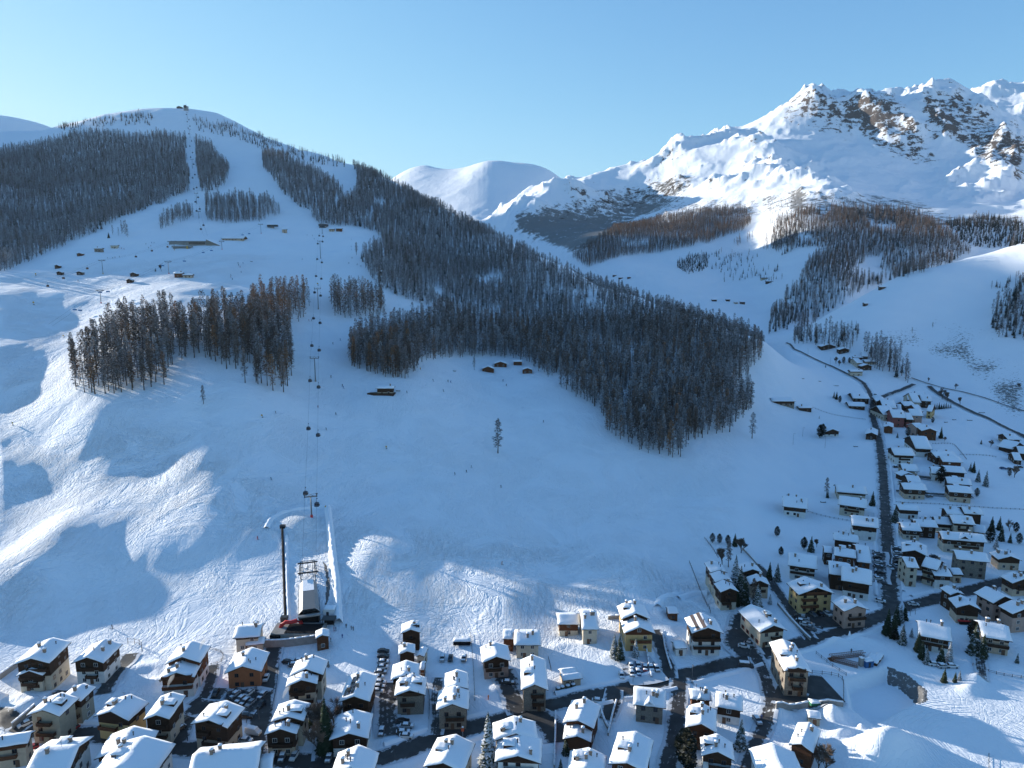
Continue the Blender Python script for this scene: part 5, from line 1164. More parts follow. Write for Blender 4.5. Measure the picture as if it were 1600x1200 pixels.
for nm, pts, w, sn in (('hotel_lane', [(1268, 1000), (1250, 975), (1230, 945), (1212, 920), (1196, 898), (1180, 882)], 5.5, .06), ('yard_lane', [(1180, 1024), (1192, 1050), (1202, 1078), (1206, 1100), (1196, 1130), (1180, 1165), (1165, 1210)], 6, .12), ('garden_lane', [(1062, 1058), (1061, 1085), (1058, 1125), (1050, 1165), (1040, 1215)], 6.5, .10),
                       ('fork_street', [(815, 1112), (845, 1122), (868, 1140), (872, 1160)], 10, .0), ('station_street', [(428, 1003), (424, 1030), (418, 1060), (412, 1095), (405, 1140), (398, 1182)], 7.5, .02), ('shop_street', [(345, 1076), (330, 1095), (305, 1108), (290, 1125), (275, 1160)], 7, .02),
                       ('driveway', [(333, 1040), (330, 1060), (322, 1090), (300, 1104)], 5, .1), ('driveway', [(206, 1022), (196, 1036), (182, 1052), (166, 1072), (160, 1085)], 7, .1), ('driveway', [(100, 1080), (75, 1108), (45, 1130), (20, 1145)], 6, .05), ('driveway', [(1168, 962), (1158, 985), (1150, 1002), (1172, 1026)], 13, .05),
                       ('driveway', [(1022, 985), (1032, 1012), (1042, 1035), (1046, 1060)], 6, .02), ('driveway', [(960, 1078), (957, 1100), (948, 1125)], 6, .0), ('driveway', [(785, 1048), (795, 1075), (806, 1100), (815, 1115)], 9, .08), ('driveway', [(686, 1060), (680, 1090), (684, 1125), (680, 1150)], 5, .22),
                       ('driveway', [(612, 1068), (606, 1095), (604, 1120), (610, 1150)], 9, .18), ('driveway', [(500, 1190), (505, 1160), (495, 1130), (488, 1105)], 5, .2), ('driveway', [(1520, 960), (1528, 1000), (1532, 1040), (1536, 1060)], 4.5, .25), ('driveway', [(1300, 968), (1330, 955), (1350, 960)], 6, .0)):
    strip(nm, pts, w, sn + .09, nl_(), nm.replace('_', ' ') + ' with packed snow and wet asphalt')
for nm, pts, w, sn, lb in (('car_park', [(1258, 962), (1275, 966), (1303, 970), (1312, 980)], 19, -.1, 'dark car park in front of the yellow hotel'), ('car_park', [(352, 1092), (380, 1096), (412, 1098)], 16, .12, 'car park below the orange house'), ('car_park', [(975, 1052), (1000, 1050), (1030, 1045)], 15, .55, 'snowy car park by the yellow house'),
                           ('asphalt_yard', [(1240, 1085), (1270, 1080), (1302, 1078)], 18, -.2, 'dark asphalt yard beside the apartment house'), ('asphalt_yard', [(1210, 1085), (1235, 1092), (1255, 1100)], 12, .05, 'yard in front of the apartment house'), ('asphalt_yard', [(300, 1105), (330, 1112), (350, 1108)], 9, .05, 'yard above the dark wooden chalet'),
                           ('car_park', [(1372, 862), (1374, 880), (1375, 912)], 9, .3, 'parking strip left of the straight road'), ('car_park', [(1403, 855), (1404, 885)], 6, .0, 'parking strip right of the straight road'), ('asphalt_yard', [(1400, 768), (1440, 772), (1520, 778)], 5, .15, 'access road below the twin houses'), ('asphalt_yard', [(1420, 905), (1450, 905), (1470, 912)], 6, .0, 'forecourt of the cream apartment block'),
                           ('asphalt_yard', [(1408, 742), (1450, 748), (1475, 752)], 7, .1, 'yard between the rows of houses')):
    strip(nm, pts, w, sn, nl_(), lb)
a0, a1 = int(len(P_) * .0), len(P_)
px_m, _py = px_at(P_[:, 0], P_[:, 1], np.zeros(len(P_)))
def seg(c0, c1, side, off, h=1.0, wd=1.1):
    m_ = (px_m > c0) & (px_m < c1)
    if m_.sum() > 4: bank(P_[m_], N_[m_], side * off, h, wd)
for c0, c1, sd in ((1065, 1180, -1), (870, 1040, 1), (700, 780, 1), (690, 770, -1), (1225, 1385, -1), (880, 955, -1), (960, 1050, -1), (30, 140, 1), (600, 680, 1), (1440, 1475, 1)): seg(c0, c1, sd, 5.3)
bank(Q_[5:60], QN_[5:60], 5.6, .7, .9); bank(Q_[10:], QN_[10:], -5.2, .6, .9)
# fences and low walls
def wall_line(pts, kind, label, h=None):
    p = resample([gpoint(*q) for q in pts], 2.2); P3 = [(q.x, q.y, ground(q.x, q.y)) for q in p]
    if len(P3) < 2: return
    mb = MB(); sn = MB()
    if kind == 'wall':
        h = h or 1.2
        for a, c in zip(P3, P3[1:]):
            d = Vector((c[0] - a[0], c[1] - a[1])).normalized() * .0; n = Vector((-(c[1] - a[1]), c[0] - a[0])).normalized() * .2
            for mbx, z0, z1, e_ in ((mb, -.6, h, 1), (sn, h, h + .3, 1.35)):
                q = [(a[0] - n.x * e_, a[1] - n.y * e_), (c[0] - n.x * e_, c[1] - n.y * e_), (c[0] + n.x * e_, c[1] + n.y * e_), (a[0] + n.x * e_, a[1] + n.y * e_)]; k = len(mbx.v)
                zz = [a[2], c[2], c[2], a[2]]
                mbx.v += [(x, y, z + z0) for (x, y), z in zip(q, zz)] + [(x, y, z + z1) for (x, y), z in zip(q, zz)]
                mbx.f += [(k + 4, k + 5, k + 6, k + 7), (k, k + 1, k + 5, k + 4), (k + 2, k + 3, k + 7, k + 6), (k + 1, k + 2, k + 6, k + 5), (k + 3, k, k + 4, k + 7)]; mbx.m += [0] * 5
        o = mb.build('retaining_wall', M_CONC); sn.build('snow_cap', M_SNOW, o, True); tag(o, label, 'wall')
    else:
        h = h or 1.0; root = empty('fence', P3[0]); o0 = Vector(P3[0])
        for a in P3: 
            a = Vector(a) - o0; mb.box(a.x - .06, a.x + .06, a.y - .06, a.y + .06, a.z - .4, a.z + h + .1)
        for a, c in zip(P3, P3[1:]):
            a = Vector(a) - o0; c = Vector(c) - o0
            for z in (.35, .85): sn.bar(a + Vector((0, 0, z * h)), c + Vector((0, 0, z * h)), .05)
        mat = {'fence': M_WOOD, 'net': M_NET, 'rail': M_DMETAL}[kind]
        mb.build('posts', mat if kind != 'net' else M_DMETAL, root); sn.build('rails', mat, root); tag(root, label, 'fence')
M_NET = flat_mat('faded_red_net', (0.50, 0.22, 0.20), .9)
for pts, kd, lb, h in (([(1077, 880), (1088, 908), (1100, 937), (1110, 958)], 'fence', 'dark fence running down the snow left of the stepped chalets', 1.3), ([(1101, 842), (1112, 856), (1122, 872)], 'fence', 'fence beside the group of round conifers', 1.0), ([(1160, 858), (1172, 870), (1184, 884)], 'wall', 'curving garden wall behind the patchy-roofed house', 1.0),
                       ([(1215, 945), (1232, 966), (1250, 985), (1266, 1001)], 'wall', 'snow-topped wall along the lane beside the yellow hotel', 1.2), ([(1002, 985), (1010, 1015), (1018, 1060)], 'wall', 'ramp wall left of the snowy car park', .9), ([(1035, 992), (1040, 1020), (1049, 1048)], 'wall', 'ramp wall right of the stepped yellow house', .9),
                       ([(1269, 1053), (1300, 1055), (1318, 1056), (1318, 1100)], 'fence', 'dark fence around the yard of the apartment house', 1.4), ([(1275, 1022), (1300, 1042), (1322, 1056)], 'rail', 'wire fence across the snow by the crane parts', 1.2), ([(1212, 1108), (1262, 1105)], 'wall', 'brown yard wall above the lumpy snow', 2.0),
                       ([(1262, 1100), (1296, 1102), (1317, 1104)], 'wall', 'planter wall with piled snow beside the green hut', 1.6), ([(963, 1098), (957, 1118), (950, 1150)], 'wall', 'white wall along the sunken driveway', 1.0), ([(938, 1108), (944, 1132), (950, 1140)], 'wall', 'low wall of the sunken garage ramp', 1.0),
                       ([(868, 1115), (868, 1140), (867, 1175), (866, 1200)], 'wall', 'long low wall running to the bottom beside the fork street', 1.0), ([(404, 1052), (397, 1100), (385, 1130)], 'rail', 'thin railing along the station street', 1.0), ([(436, 1040), (432, 1075), (425, 1110)], 'rail', 'railing beside the pale chalet with the arrow-shaped shutter', 1.0),
                       ([(410, 1012), (440, 1012), (470, 1008), (498, 1004)], 'wall', 'stone retaining wall under the valley station terrace', 3.0), ([(404, 1003), (426, 1003), (452, 999)], 'net', 'faded red barrier on the valley station terrace', 1.1), ([(55, 1110), (40, 1124), (20, 1140)], 'wall', 'retaining wall beside the snow bank at the left edge', 2.2),
                       ([(0, 1062), (14, 1052), (30, 1040)], 'wall', 'brown wall left of the tall cream chalet', 2.0), ([(250, 1066), (262, 1046), (275, 1032)], 'wall', 'wall on the left of the white chalet with orange balconies', 1.0), ([(327, 1015), (352, 1018), (346, 1040), (330, 1040)], 'fence', 'fence around the terrace right of the orange-balconied pair', 1.0),
                       ([(200, 1006), (224, 1005), (222, 1018)], 'fence', 'fenced platform right of the white and brown chalet', 2.4), ([(988, 944), (970, 948)], 'wall', 'short wall beside the stepped yellow house', 1.0), ([(950, 968), (972, 967)], 'wall', 'brown terrace wall left of the stepped yellow house', 1.5), ([(1262, 800), (1290, 808), (1330, 815)], 'fence', 'snowed-in fence from the lone chalet to the road', .9),
                       ([(1457, 694), (1490, 694), (1510, 718)], 'fence', 'fence around the field behind the square deep-roofed house', .9), ([(1500, 711), (1556, 715)], 'fence', 'long fence across the shaded meadow', .9), ([(1520, 1040), (1545, 1052), (1580, 1058), (1610, 1062)], 'fence', 'garden fence curving across the snow at the right', 1.0), ([(1270, 637), (1300, 648), (1352, 656)], 'fence', 'half-buried fence right of the brown barns', .9),
                       ([(665, 1065), (672, 1090), (670, 1125)], 'rail', 'thin railing right of the grey stone-fronted house', 1.0), ([(857, 1030), (861, 1048)], 'fence', 'short dark fence behind the long stone house', 1.2), ([(735, 990), (738, 1020), (740, 1050), (742, 1095)], 'rail', 'low rail beside the walking path right of the stone gabled house', .9),
                       ([(1400, 785), (1440, 787), (1530, 793), (1600, 797)], 'fence', 'long low fence below the twin houses', .7), ([(1545, 1200), (1545, 1180)], 'rail', 'short marker rail by the ice track', .6)):
    wall_line(pts, kd, lb, h)
# banks round the valley station
def bank_px(pts, h, wd, label):
    p = resample([gpoint(*q) for q in pts], 1.5); A = np.array([(q.x, q.y) for q in p]); T = np.gradient(A, axis=0); T /= np.linalg.norm(T, axis=1)[:, None]; bank(A, np.c_[-T[:, 1], T[:, 0]], 0.0, h, wd, label=label)
bank_px([(512, 793), (516, 830), (520, 870), (525, 910), (528, 955), (529, 975)], 2.6, 1.8, 'sunlit snow wall right of the valley station')
bank_px([(416, 826), (422, 812), (440, 802), (465, 796), (490, 793), (511, 792)], 1.3, 1.6, 'curved snow berm above the conveyor lift')
bank_px([(447, 838), (448, 900), (451, 972)], 1.1, .9, 'snow edge beside the conveyor lift')
bank_px([(1515, 838), (1516, 838)], .4, .4, 'small heap')
for pts in ([(1060, 935), (1090, 925), (1105, 928)], [(1028, 948), (1032, 935), (1060, 928)], [(1100, 960), (1106, 975), (1112, 988)]): bank_px(pts, 1.3, 1.8, 'ploughed snow ridge above the hotels')
print('ground', time.time() - T0)
# ------------------------------------------------------------------ gondola line, chairlift, second line, stations
M_CABLE = flat_mat('steel_cable', (0.06, 0.06, 0.065), 0.5, metal=0.6); M_TOWER = flat_mat('galvanised_tower', (0.17, 0.17, 0.17), 0.55, metal=0.3); M_CABIN = flat_mat('dark_blue_cabin', (0.035, 0.055, 0.085), 0.35); M_CABR = flat_mat('rust_cabin', (0.22, 0.09, 0.05), 0.4)
M_CHAIR = flat_mat('blue_chair', (0.07, 0.20, 0.38), 0.35); M_RED = flat_mat('red_paint', (0.50, 0.03, 0.03), 0.5); M_YEL = flat_mat('yellow_paint', (0.55, 0.32, 0.04), 0.5); M_WHITE = flat_mat('white_sheet', (0.75, 0.75, 0.74), 0.6)
M_BLACK = flat_mat('black_rubber', (0.014, 0.014, 0.016), 0.9, spec=0.05); M_LGREY = flat_mat('light_grey_sheet', (0.24, 0.24, 0.235), 0.5, .1, .3); M_HALLG = flat_mat('hall_roof_light', (0.13, 0.135, 0.14), 0.35, spec=.4)
def depth_of(x, y, z): return y * math.cos(PITCH) - (z - HC) * math.sin(PITCH)
def tower(px, py, top, label, group, arm, base_mat, w=.42, name='lift_tower', heading=0.0, dmin=120):
    x, y, g = hit(px, py, dmin); H = (py - top) * depth_of(x, y, g) / F / math.cos(PITCH)
    e = empty(name, (x, y, g), heading); tag(e, label, 'lift tower', group)
    mb = MB(); mb.tube([(0, 0, -1), (0, 0, H * .55), (0, 0, H)], [w, w * .8, w * .6], 10); mb.build('mast', M_TOWER, e, True)
    mb = MB(); mb.tube([(0, 0, -.6), (0, 0, 1.2)], [w * 1.7, w * 1.4], 10); mb.build('footing', base_mat, e)
    mb = MB(); mb.box(-arm, arm, -.25, .25, H - .25, H + .25); mb.bar((-arm * .5, 0, H + .2), (0, 0, H + 1.0), .1); mb.bar((arm * .5, 0, H + .2), (0, 0, H + 1.0), .1); mb.bar((-arm, 0, H + 1.25), (arm, 0, H + 1.25), .07); mb.build('crossarm', M_TOWER, e)
    for s in (-1, 1):
        mb = MB(); mb.box(s * arm - .12, s * arm + .12, -2.0, 2.0, H + .25, H + .5)
        for k in range(5): mb.tube([(s * arm - .2, -1.8 + .9 * k, H + .35), (s * arm + .2, -1.8 + .9 * k, H + .35)], [.26, .26], 8)
        mb.bar((s * arm, -1.6, H + .5), (s * arm, -1.6, H + 1.9), .06); mb.build('sheave_train', M_DMETAL, e)
        mb = MB(); mb.box(s * arm - .5, s * arm + .5, -.9, .9, H + 1.15, H + 1.22); mb.build('service_step', M_DMETAL, e)
    return Vector((x, y, g + H + .62)), arm
def cable(pts, label, group, r=.045, name='lift_cable'):
    P3 = []
    for a, c in zip(pts, pts[1:]):
        L_ = (c - a).length; n = max(4, int(L_ / 25))
        for i in range(n): t = i / n; q = a.lerp(c, t); q.z -= 4 * t * (1 - t) * L_ * .018; P3.append(q)
    P3.append(pts[-1]); mb = MB(); mb.tube([tuple(q) for q in P3], [r] * len(P3), 4); o = mb.build(name, M_CABLE); tag(o, label, 'cable', group)
    return P3
def at_row(P3, row, col=None):
    """point of a cable polyline seen at a photo row (and nearest to a column)"""
    best = None
    for a, c in zip(P3, P3[1:]):
        ra = px_at(a.x, a.y, a.z); rc = px_at(c.x, c.y, c.z); ya, yc = float(ra[1]), float(rc[1])
        if min(ya, yc) - .01 <= row <= max(ya, yc) + .01 and abs(ya - yc) > 1e-6:
            t = (row - ya) / (yc - ya); q = a.lerp(c, t); x = float(ra[0] + (rc[0] - ra[0]) * t); s = abs(x - (col if col is not None else x))
            if best is None or s < best[0]: best = (s, q)
    return best and best[1]
def cabin_meshes(body):
    a = MB(); r, h = 1.15, 2.1; n = 10; V = []
    prof = [(.55, 0), (.92, .12), (1.0, .5), (1.0, .9)]; prof2 = [(.95, 1.75), (.8, 2.02), (.45, 2.15)]
    def ring(k, z): return [(k * r * max(-.92, min(.92, 1.15 * math.cos(2 * PI * i / n))), k * r * max(-.92, min(.92, 1.15 * math.sin(2 * PI * i / n))), z) for i in range(n)]
    def loft(mb, pr):
        n0 = len(mb.v)
        for k, z in pr: mb.v += ring(k, z)
        for j in range(len(pr) - 1):
            for i in range(n): mb.f.append((n0 + j * n + i, n0 + j * n + (i + 1) % n, n0 + (j + 1) * n + (i + 1) % n, n0 + (j + 1) * n + i)); mb.m.append(0)
        mb.f.append(tuple(n0 + i for i in reversed(range(n)))); mb.f.append(tuple(n0 + (len(pr) - 1) * n + i for i in range(n))); mb.m += [0, 0]
    loft(a, prof); g = MB(); loft(g, [(.98, .9), (.94, 1.75)]); t = MB(); loft(t, prof2)
    hg = MB(); hg.bar((0, 0, 2.1), (0, 0, 3.6), .07); hg.bar((0, 0, 3.6), (.25, 0, 4.0), .07); hg.box(-.05, .45, -.3, .3, 3.95, 4.2); hg.bar((-.5, 0, 2.3), (.5, 0, 2.3), .06)
    s = MB()
    for k in (-1, 1): s.box(r * 1.02, r * 1.12, k * .45 - .2, k * .45 + .2, .35, 1.2)
    return [('shell', a.mesh('shell', body)), ('window_band', g.mesh('window_band', M_GLASS)), ('roof', t.mesh('roof', body)), ('hanger', hg.mesh('hanger', M_DMETAL)), ('ski_rack', s.mesh('ski_rack', M_DMETAL))]
CABM = cabin_meshes(M_CABIN); CABR = cabin_meshes(M_CABR)
def hang(P3, row, col, meshes, name, label, cat, group, drop=4.1, rz=0, sc=1.0):
    q = at_row(P3, row, col)
    if q is None: return
    e = empty(name, (q.x, q.y, q.z - drop * sc), rz, sc); tag(e, label, cat, group)
    for n_, me_ in meshes: part(n_, me_, e)
# main gondola
TW = [(487, 808, 775, 'gondola tower nearest the valley station, with a cabin at each arm'), (493, 596, 560, 'gondola tower in the middle of the piste between two groves'), (497.5, 483, 452, 'gondola tower level with the tops of the russet larches'), (501, 404, 378, 'gondola tower below the middle station'), (503.5, 365, 350, 'gondola tower right in front of the middle station')]
heads = [tower(a, b_, c, lb, 'gondola towers', 2.9, M_RED if i == 0 else M_CONC, heading=.29 if i == 0 else .2) for i, (a, b_, c, lb) in enumerate(TW)]
st = Vector((*gpoint(484, 925), 0)); st.z = ground(st.x, st.y) + 9.5
mid = Vector(hit(505, 356)); mid.z += 8
line = [st] + [h_[0] for h_ in heads] + [mid]
CL = cable([q + Vector((-2.9, 0, 0)) for q in line], 'left cable of the gondola line up the piste', 'gondola cables'); CR_ = cable([q + Vector((2.9, 0, 0)) for q in line], 'right cable of the gondola line up the piste', 'gondola cables')
ordn = ['first', 'second', 'third', 'fourth', 'fifth', 'sixth', 'seventh', 'eighth', 'ninth', 'tenth', 'eleventh', 'twelfth', 'thirteenth', 'fourteenth', 'fifteenth', 'sixteenth', 'seventeenth', 'eighteenth', 'nineteenth', 'twentieth']
for side, P3, rows in (('left', CL, (762, 662, 588, 534, 492, 452, 427, 401, 377, 365, 352)), ('right', CR_, (779, 672, 598, 541, 499, 457, 431, 406, 374, 366, 351))):
    for i, r_ in enumerate(rows):
        hang(P3, r_, None, CABM, 'gondola_cabin', 'dark gondola cabin on the %s cable, %s from the bottom' % (side, ordn[i]), 'gondola', 'cabins of the main gondola line')
# upper section to the summit
T2 = [(307.5, 319, 303, 'upper line tower just above the small larch grove'), (311, 341, 331, 'upper line tower between the two groves'), (301, 263, 250, 'upper line tower between the forest edges'), (297, 215, 203, 'upper line tower on the bare slope below the summit'), (293, 186, 176, 'tower just below the summit station')]
T2 = sorted(T2, key=lambda t: -t[1])
hs2 = [tower(a, b_, c, lb, 'towers of the summit line', 2.9, M_CONC)[0] for a, b_, c, lb in T2]
s0 = Vector(hit(322, 376)); s0.z += 7; s1 = Vector(hit(289.5, 171.5)); s1.z += 9
line2 = [s0] + hs2 + [s1]
C2 = cable([q + Vector((-2.9, 0, 0)) for q in line2], 'left cable of the summit line', 'summit line cables', .06); C3 = cable([q + Vector((2.9, 0, 0)) for q in line2], 'right cable of the summit line', 'summit line cables', .06)
for side, P3, rows in (('left', C2, (354, 326, 312, 292, 275, 243, 226, 207, 198, 188, 177)), ('right', C3, (348, 323, 305, 290, 270, 254, 236, 218, 195, 185))):
    for i, r_ in enumerate(rows): hang(P3, r_, None, CABM, 'gondola_cabin', 'tiny dark cabin on the %s cable of the summit line, %s from the bottom' % (side, ordn[i]), 'gondola', 'cabins of the summit line', sc=1.25)
# chairlift with blue bubbles
TC = [(158, 474, 455, 'chairlift tower standing in the sunlit slope above the tall grove'), (264, 428, 410, 'chairlift tower with a red foot above the brown restaurant'), (347, 390, 378, 'chairlift tower with a red foot in front of the ski centre'), (408, 365, 351.5, 'uppermost chairlift tower near the small pale building')]
hc = [tower(a, b_, c, lb, 'towers of the blue chairlift', 2.8, M_RED, .34) for a, b_, c, lb in TC]
lo = Vector(hit(-40, 600)); lo.z += 10; up = Vector(hit(446, 358)); up.z += 5
lineC = [lo] + [h_[0] for h_ in hc] + [up]
C4 = cable([q + Vector((-2.8, 0, 0)) for q in lineC], 'left cable of the blue chairlift', 'chairlift cables', .05); C5 = cable([q + Vector((2.8, 0, 0)) for q in lineC], 'right cable of the blue chairlift', 'chairlift cables', .05)
ch = MB(); ch.box(-1.6, 1.6, -.5, .1, -.1, .05); ch.box(-1.6, 1.6, .1, .22, 0, .75)
hg = MB(); hg.bar((0, .1, .7), (0, 0, 3.2), .06); hg.bar((-1.5, .1, .7), (1.5, .1, .7), .05); hg.box(-.1, .1, -.3, .3, 3.15, 3.35)
bu = MB(); n = 6
for i in range(n):
    a0_, a1_ = -1.0 + i * .36, -1.0 + (i + 1) * .36; f_ = lambda a: (-.75 * math.cos(a), .45 + .75 * math.sin(a))
    (y0_, z0_), (y1_, z1_) = f_(a0_), f_(a1_); bu.quad((-1.65, y0_, z0_), (1.65, y0_, z0_), (1.65, y1_, z1_), (-1.65, y1_, z1_))
CHM = [('seat', ch.mesh('seat', M_BLACK)), ('hanger', hg.mesh('hanger', M_DMETAL)), ('bubble', bu.mesh('bubble', M_CHAIR))]
for side, P3, rows in (('left', C4, (551, 514, 479, 452, 411, 391, 364)), ('right', C5, (552, 516, 480, 451, 404, 388, 362))):
    for i, r_ in enumerate(rows): hang(P3, r_, None, CHM, 'chairlift_chair', 'blue chair on the %s cable of the chairlift, %s from the bottom' % (side, ordn[i]), 'chair', 'chairs of the blue chairlift', 3.3)
# second gondola on the left slope with rusty cabins
TB = [(161, 428, 408, 'tower with a yellow foot between the dark huts on the left slope'), (272.5, 391, 378, 'yellow tower in front of the ski centre')]
hb_ = [tower(a, b_, c, lb, 'towers of the rusty-cabin line', 2.9, M_YEL, .34) for a, b_, c, lb in TB]
lo = Vector(hit(-40, 490)); lo.z += 9; up = Vector(hit(300, 382)); up.z += 5
lineB = [lo, hb_[0][0], hb_[1][0], up]
C6 = cable([q + Vector((-2.9, 0, 0)) for q in lineB], 'left cable of the line with rusty cabins', 'rusty-cabin line cables', .05); C7 = cable([q + Vector((2.9, 0, 0)) for q in lineB], 'right cable of the line with rusty cabins', 'rusty-cabin line cables', .05)
for side, P3, rows in (('left', C6, (455, 430, 415, 388)), ('right', C7, (462, 442, 397, 382))):
    for i, r_ in enumerate(rows): hang(P3, r_, None, CABR, 'gondola_cabin', 'rust-coloured cabin on the %s cable over the left slope, %s from the left' % (side, ordn[i]), 'gondola', 'rusty cabins on the left slope')
# ------------------------------------------------------------------ valley station
def base_at(px, py):
    x, y = gpoint(px, py); return x, y, ground(x, y)
x0, y0, g0 = base_at(482, 985); x1, y1, g1 = base_at(482, 948)
gs = max(g0, .5); L_ = 27.0
vs_ = empty('valley_station', (x0, y0 + 2, gs), .29); tag(vs_, 'gondola valley station with a grey chamfered hall and a dark open front', 'lift station')
def hall(w, h, ch_, l, z0): return [(-w, z0), (w, z0), (w, h - ch_), (w - ch_, h), (-w + ch_, h), (-w, h - ch_)]
sec = hall(3.9, 7.0, 1.5, L_, 1.0); mb = MB(); n = len(mb.v); l0, l1 = 0, L_
mb.v += [(x, l0 + 1.4 * (z > 5), z) for x, z in sec] + [(x * .86, l1, z + .6) for x, z in sec]
mb.f += [(n + i, n + 6 + i, n + 6 + (i + 1) % 6, n + (i + 1) % 6) for i in (1, 2, 4, 5)] + [(n + 11, n + 10, n + 9, n + 8, n + 7, n + 6)]; mb.m += [0] * 5; mb.build('hall_cladding', M_LGREY, vs_)
mb = MB(); mb.quad((-2.4, 1.4, 7.02), (2.4, 1.4, 7.02), (2.06, L_, 7.62), (-2.06, L_, 7.62)); mb.build('hall_roof', M_HALLG, vs_)
mb = MB(); mb.quad((-2.2, 17, 7.46), (2.2, 17, 7.46), (2.05, L_ - .2, 7.70), (-2.05, L_ - .2, 7.70)); mb.build('snow_cover', M_SNOW, vs_)
mb = MB(); mb.box(-3.5, 3.5, 1.6, 2.0, 1, 5.6); mb.build('opening_shade', M_BLACK, vs_)  # black slab standing in for the shade inside the open hall front
mb = MB(); mb.box(-4.2, 4.2, -1.2, .2, 5.0, 5.6); mb.box(-4.0, 4.0, 0, L_, .2, 1.0); mb.build('front_fascia', M_LGREY, vs_)
mb = MB()
for k in range(9):
    yy = 1 + k * (L_ - 1) / 8
    for s in (-1, 1): mb.bar((s * 3.95, yy, 1), (s * 3.95, yy, 5.6), .1)
mb.build('hall_ribs', M_DMETAL, vs_)
mb = MB()      # steel launching frame behind the hall
for yy in (L_ + 2.5, L_ + 6, L_ + 13, L_ + 16):
    for s in (-1, 1): mb.bar((s * 2.9, yy, -2), (s * 2.9, yy, 8.8), .22)
for s in (-1, 1):
    mb.box(s * 2.9 - .2, s * 2.9 + .2, L_, L_ + 17, 8.4, 8.8); mb.box(s * 2.1 - .1, s * 2.1 + .1, L_, L_ + 17, 8.5, 8.7)
for yy in (L_ + 4, L_ + 14.5): mb.box(-4.2, 4.2, yy - .3, yy + .3, 8.8, 9.3)
mb.bar((-2.9, L_ + 16.5, 9), (2.9, L_ + 16.5, 9), .14); mb.bar((0, L_ + 1, 8.6), (0, L_ + 16, 8.6), .16)
for k in range(8):
    for s in (-1, 1): mb.tube([(s * 3.3, L_ + 4 + k * 1.4, 8.3), (s * 3.6, L_ + 4 + k * 1.4, 8.3)], [.3, .3], 8)
mb.build('launch_frame', M_DMETAL, vs_)
tx, ty, tg = base_at(470, 999)
te = empty('station_terrace', (tx, ty, tg)); tag(te, 'dark terrace deck with people gear and bins below the valley station', 'terrace')
mb = MB(); mb.box(-11, 8, -1, 7.5, -1, 2.7); mb.build('deck', M_CONC, te); mb = MB(); mb.box(-6, 7, -.6, 6.4, 2.7, 2.85); mb.build('dark_paving', M_ROADD if 'M_ROADD' in globals() else M_BLACK, te)
mb = MB()
for i in range(10): mb.bar((-5 + i * 1.2, -.9, 2.7), (-5 + i * 1.2, -.9, 3.8), .05)
mb.bar((-5, -.9, 3.75), (7, -.9, 3.75), .05); mb.build('railing', M_DMETAL, te)
mb = MB(); mb.box(-11.2, -7.2, -1.3, -1.05, .0, 2.3); mb.build('garage_door', M_BLACK, te)
ax, ay, ag = base_at(455, 990)
ar = empty('inflatable_arch', (ax - .5, ay + 2, ag + 1.2), .35); tag(ar, 'red inflatable arch lying slack beside the valley station terrace', 'inflatable arch')
mb = MB(); mb.tube([(-4, 0, .4), (-3.4, .2, 1.8), (-2, .5, 2.5), (0, .3, 2.2), (2, .1, 2.6), (3.4, .2, 1.9), (4, 0, .4)], [.75, .85, .8, .7, .85, .8, .7], 10); mb.build('tube', M_RED, ar, True)
mb = MB(); mb.box(-4.8, -3.2, -.8, .8, 0, .35); mb.box(3.2, 4.8, -.8, .8, 0, .35); mb.build('base_weight', M_BLACK, ar)
house((493, 997), (515, 994), (516, 982.5), 'R', 5, 'y', 'b0', 'brown wooden ticket hut with a half-lit roof right of the station terrace', opt='nc', name='ticket_hut', cat='hut')
wx, wy, wg = base_at(512, 968)
wt = empty('white_container', (wx, wy + 2, wg), .02); tag(wt, 'white flat-roofed box beside the valley station hall', 'container')
mb = MB(); mb.box(-2.3, 2.3, 0, 3.6, -1, 3.0); mb.build('box_wall', M_WHITE, wt); mb = MB(); snow_sheet(mb, 2.35, 1.85, lambda q: 3.02, .5, 6, 6, RH); o = mb.build('snow_cover', M_SNOW, wt, True); o.location = (0, 1.8, 0)
mb = MB(); mb.box(-1.0, 0, -.06, 0, 0, 2.1); mb.build('door', M_DMETAL, wt)
sx, sy, sg = base_at(513, 979)
sh = empty('ski_shelter', (sx, sy, sg)); tag(sh, 'dark open shelter between the white box and the brown ticket hut', 'shelter')
mb = MB()
for s in (-1, 1):
    for yy in (0, 3): mb.box(s * 2.2 - .1, s * 2.2 + .1, yy - .1, yy + .1, -.5, 2.6)
mb.build('posts', M_DMETAL, sh); mb = MB(); mb.box(-2.6, 2.6, -.4, 3.4, 2.6, 2.8); mb.build('canopy', M_DMETAL, sh); mb = MB(); mb.box(-1.8, 1.8, 1, 2.4, -.4, 1.7); mb.build('lockers', M_BLACK, sh)
# conveyor lift
cp = resample([gpoint(441, 826), gpoint(443, 890), gpoint(446, 968)], 2.0)
co = empty('conveyor_lift', (cp[-1].x, cp[-1].y, ground(cp[-1].x, cp[-1].y))); tag(co, 'long dark covered conveyor lift left of the valley station', 'conveyor lift')
o0 = Vector(co.location); mb = MB()
for a, c in zip(cp, cp[1:]):
    za, zc = ground(a.x, a.y) - o0.z, ground(c.x, c.y) - o0.z; n = len(mb.v)
    for q, z in ((a, za), (c, zc)): mb.v += [(q.x - o0.x - .55, q.y - o0.y, z - .3), (q.x - o0.x - .5, q.y - o0.y, z + .5), (q.x - o0.x, q.y - o0.y, z + .9), (q.x - o0.x + .5, q.y - o0.y, z + .5), (q.x - o0.x + .55, q.y - o0.y, z - .3)]
    for i in range(4): mb.f.append((n + i, n + i + 1, n + 6 + i, n + 5 + i)); mb.m.append(0)
mb.build('cover', M_BLACK, co)
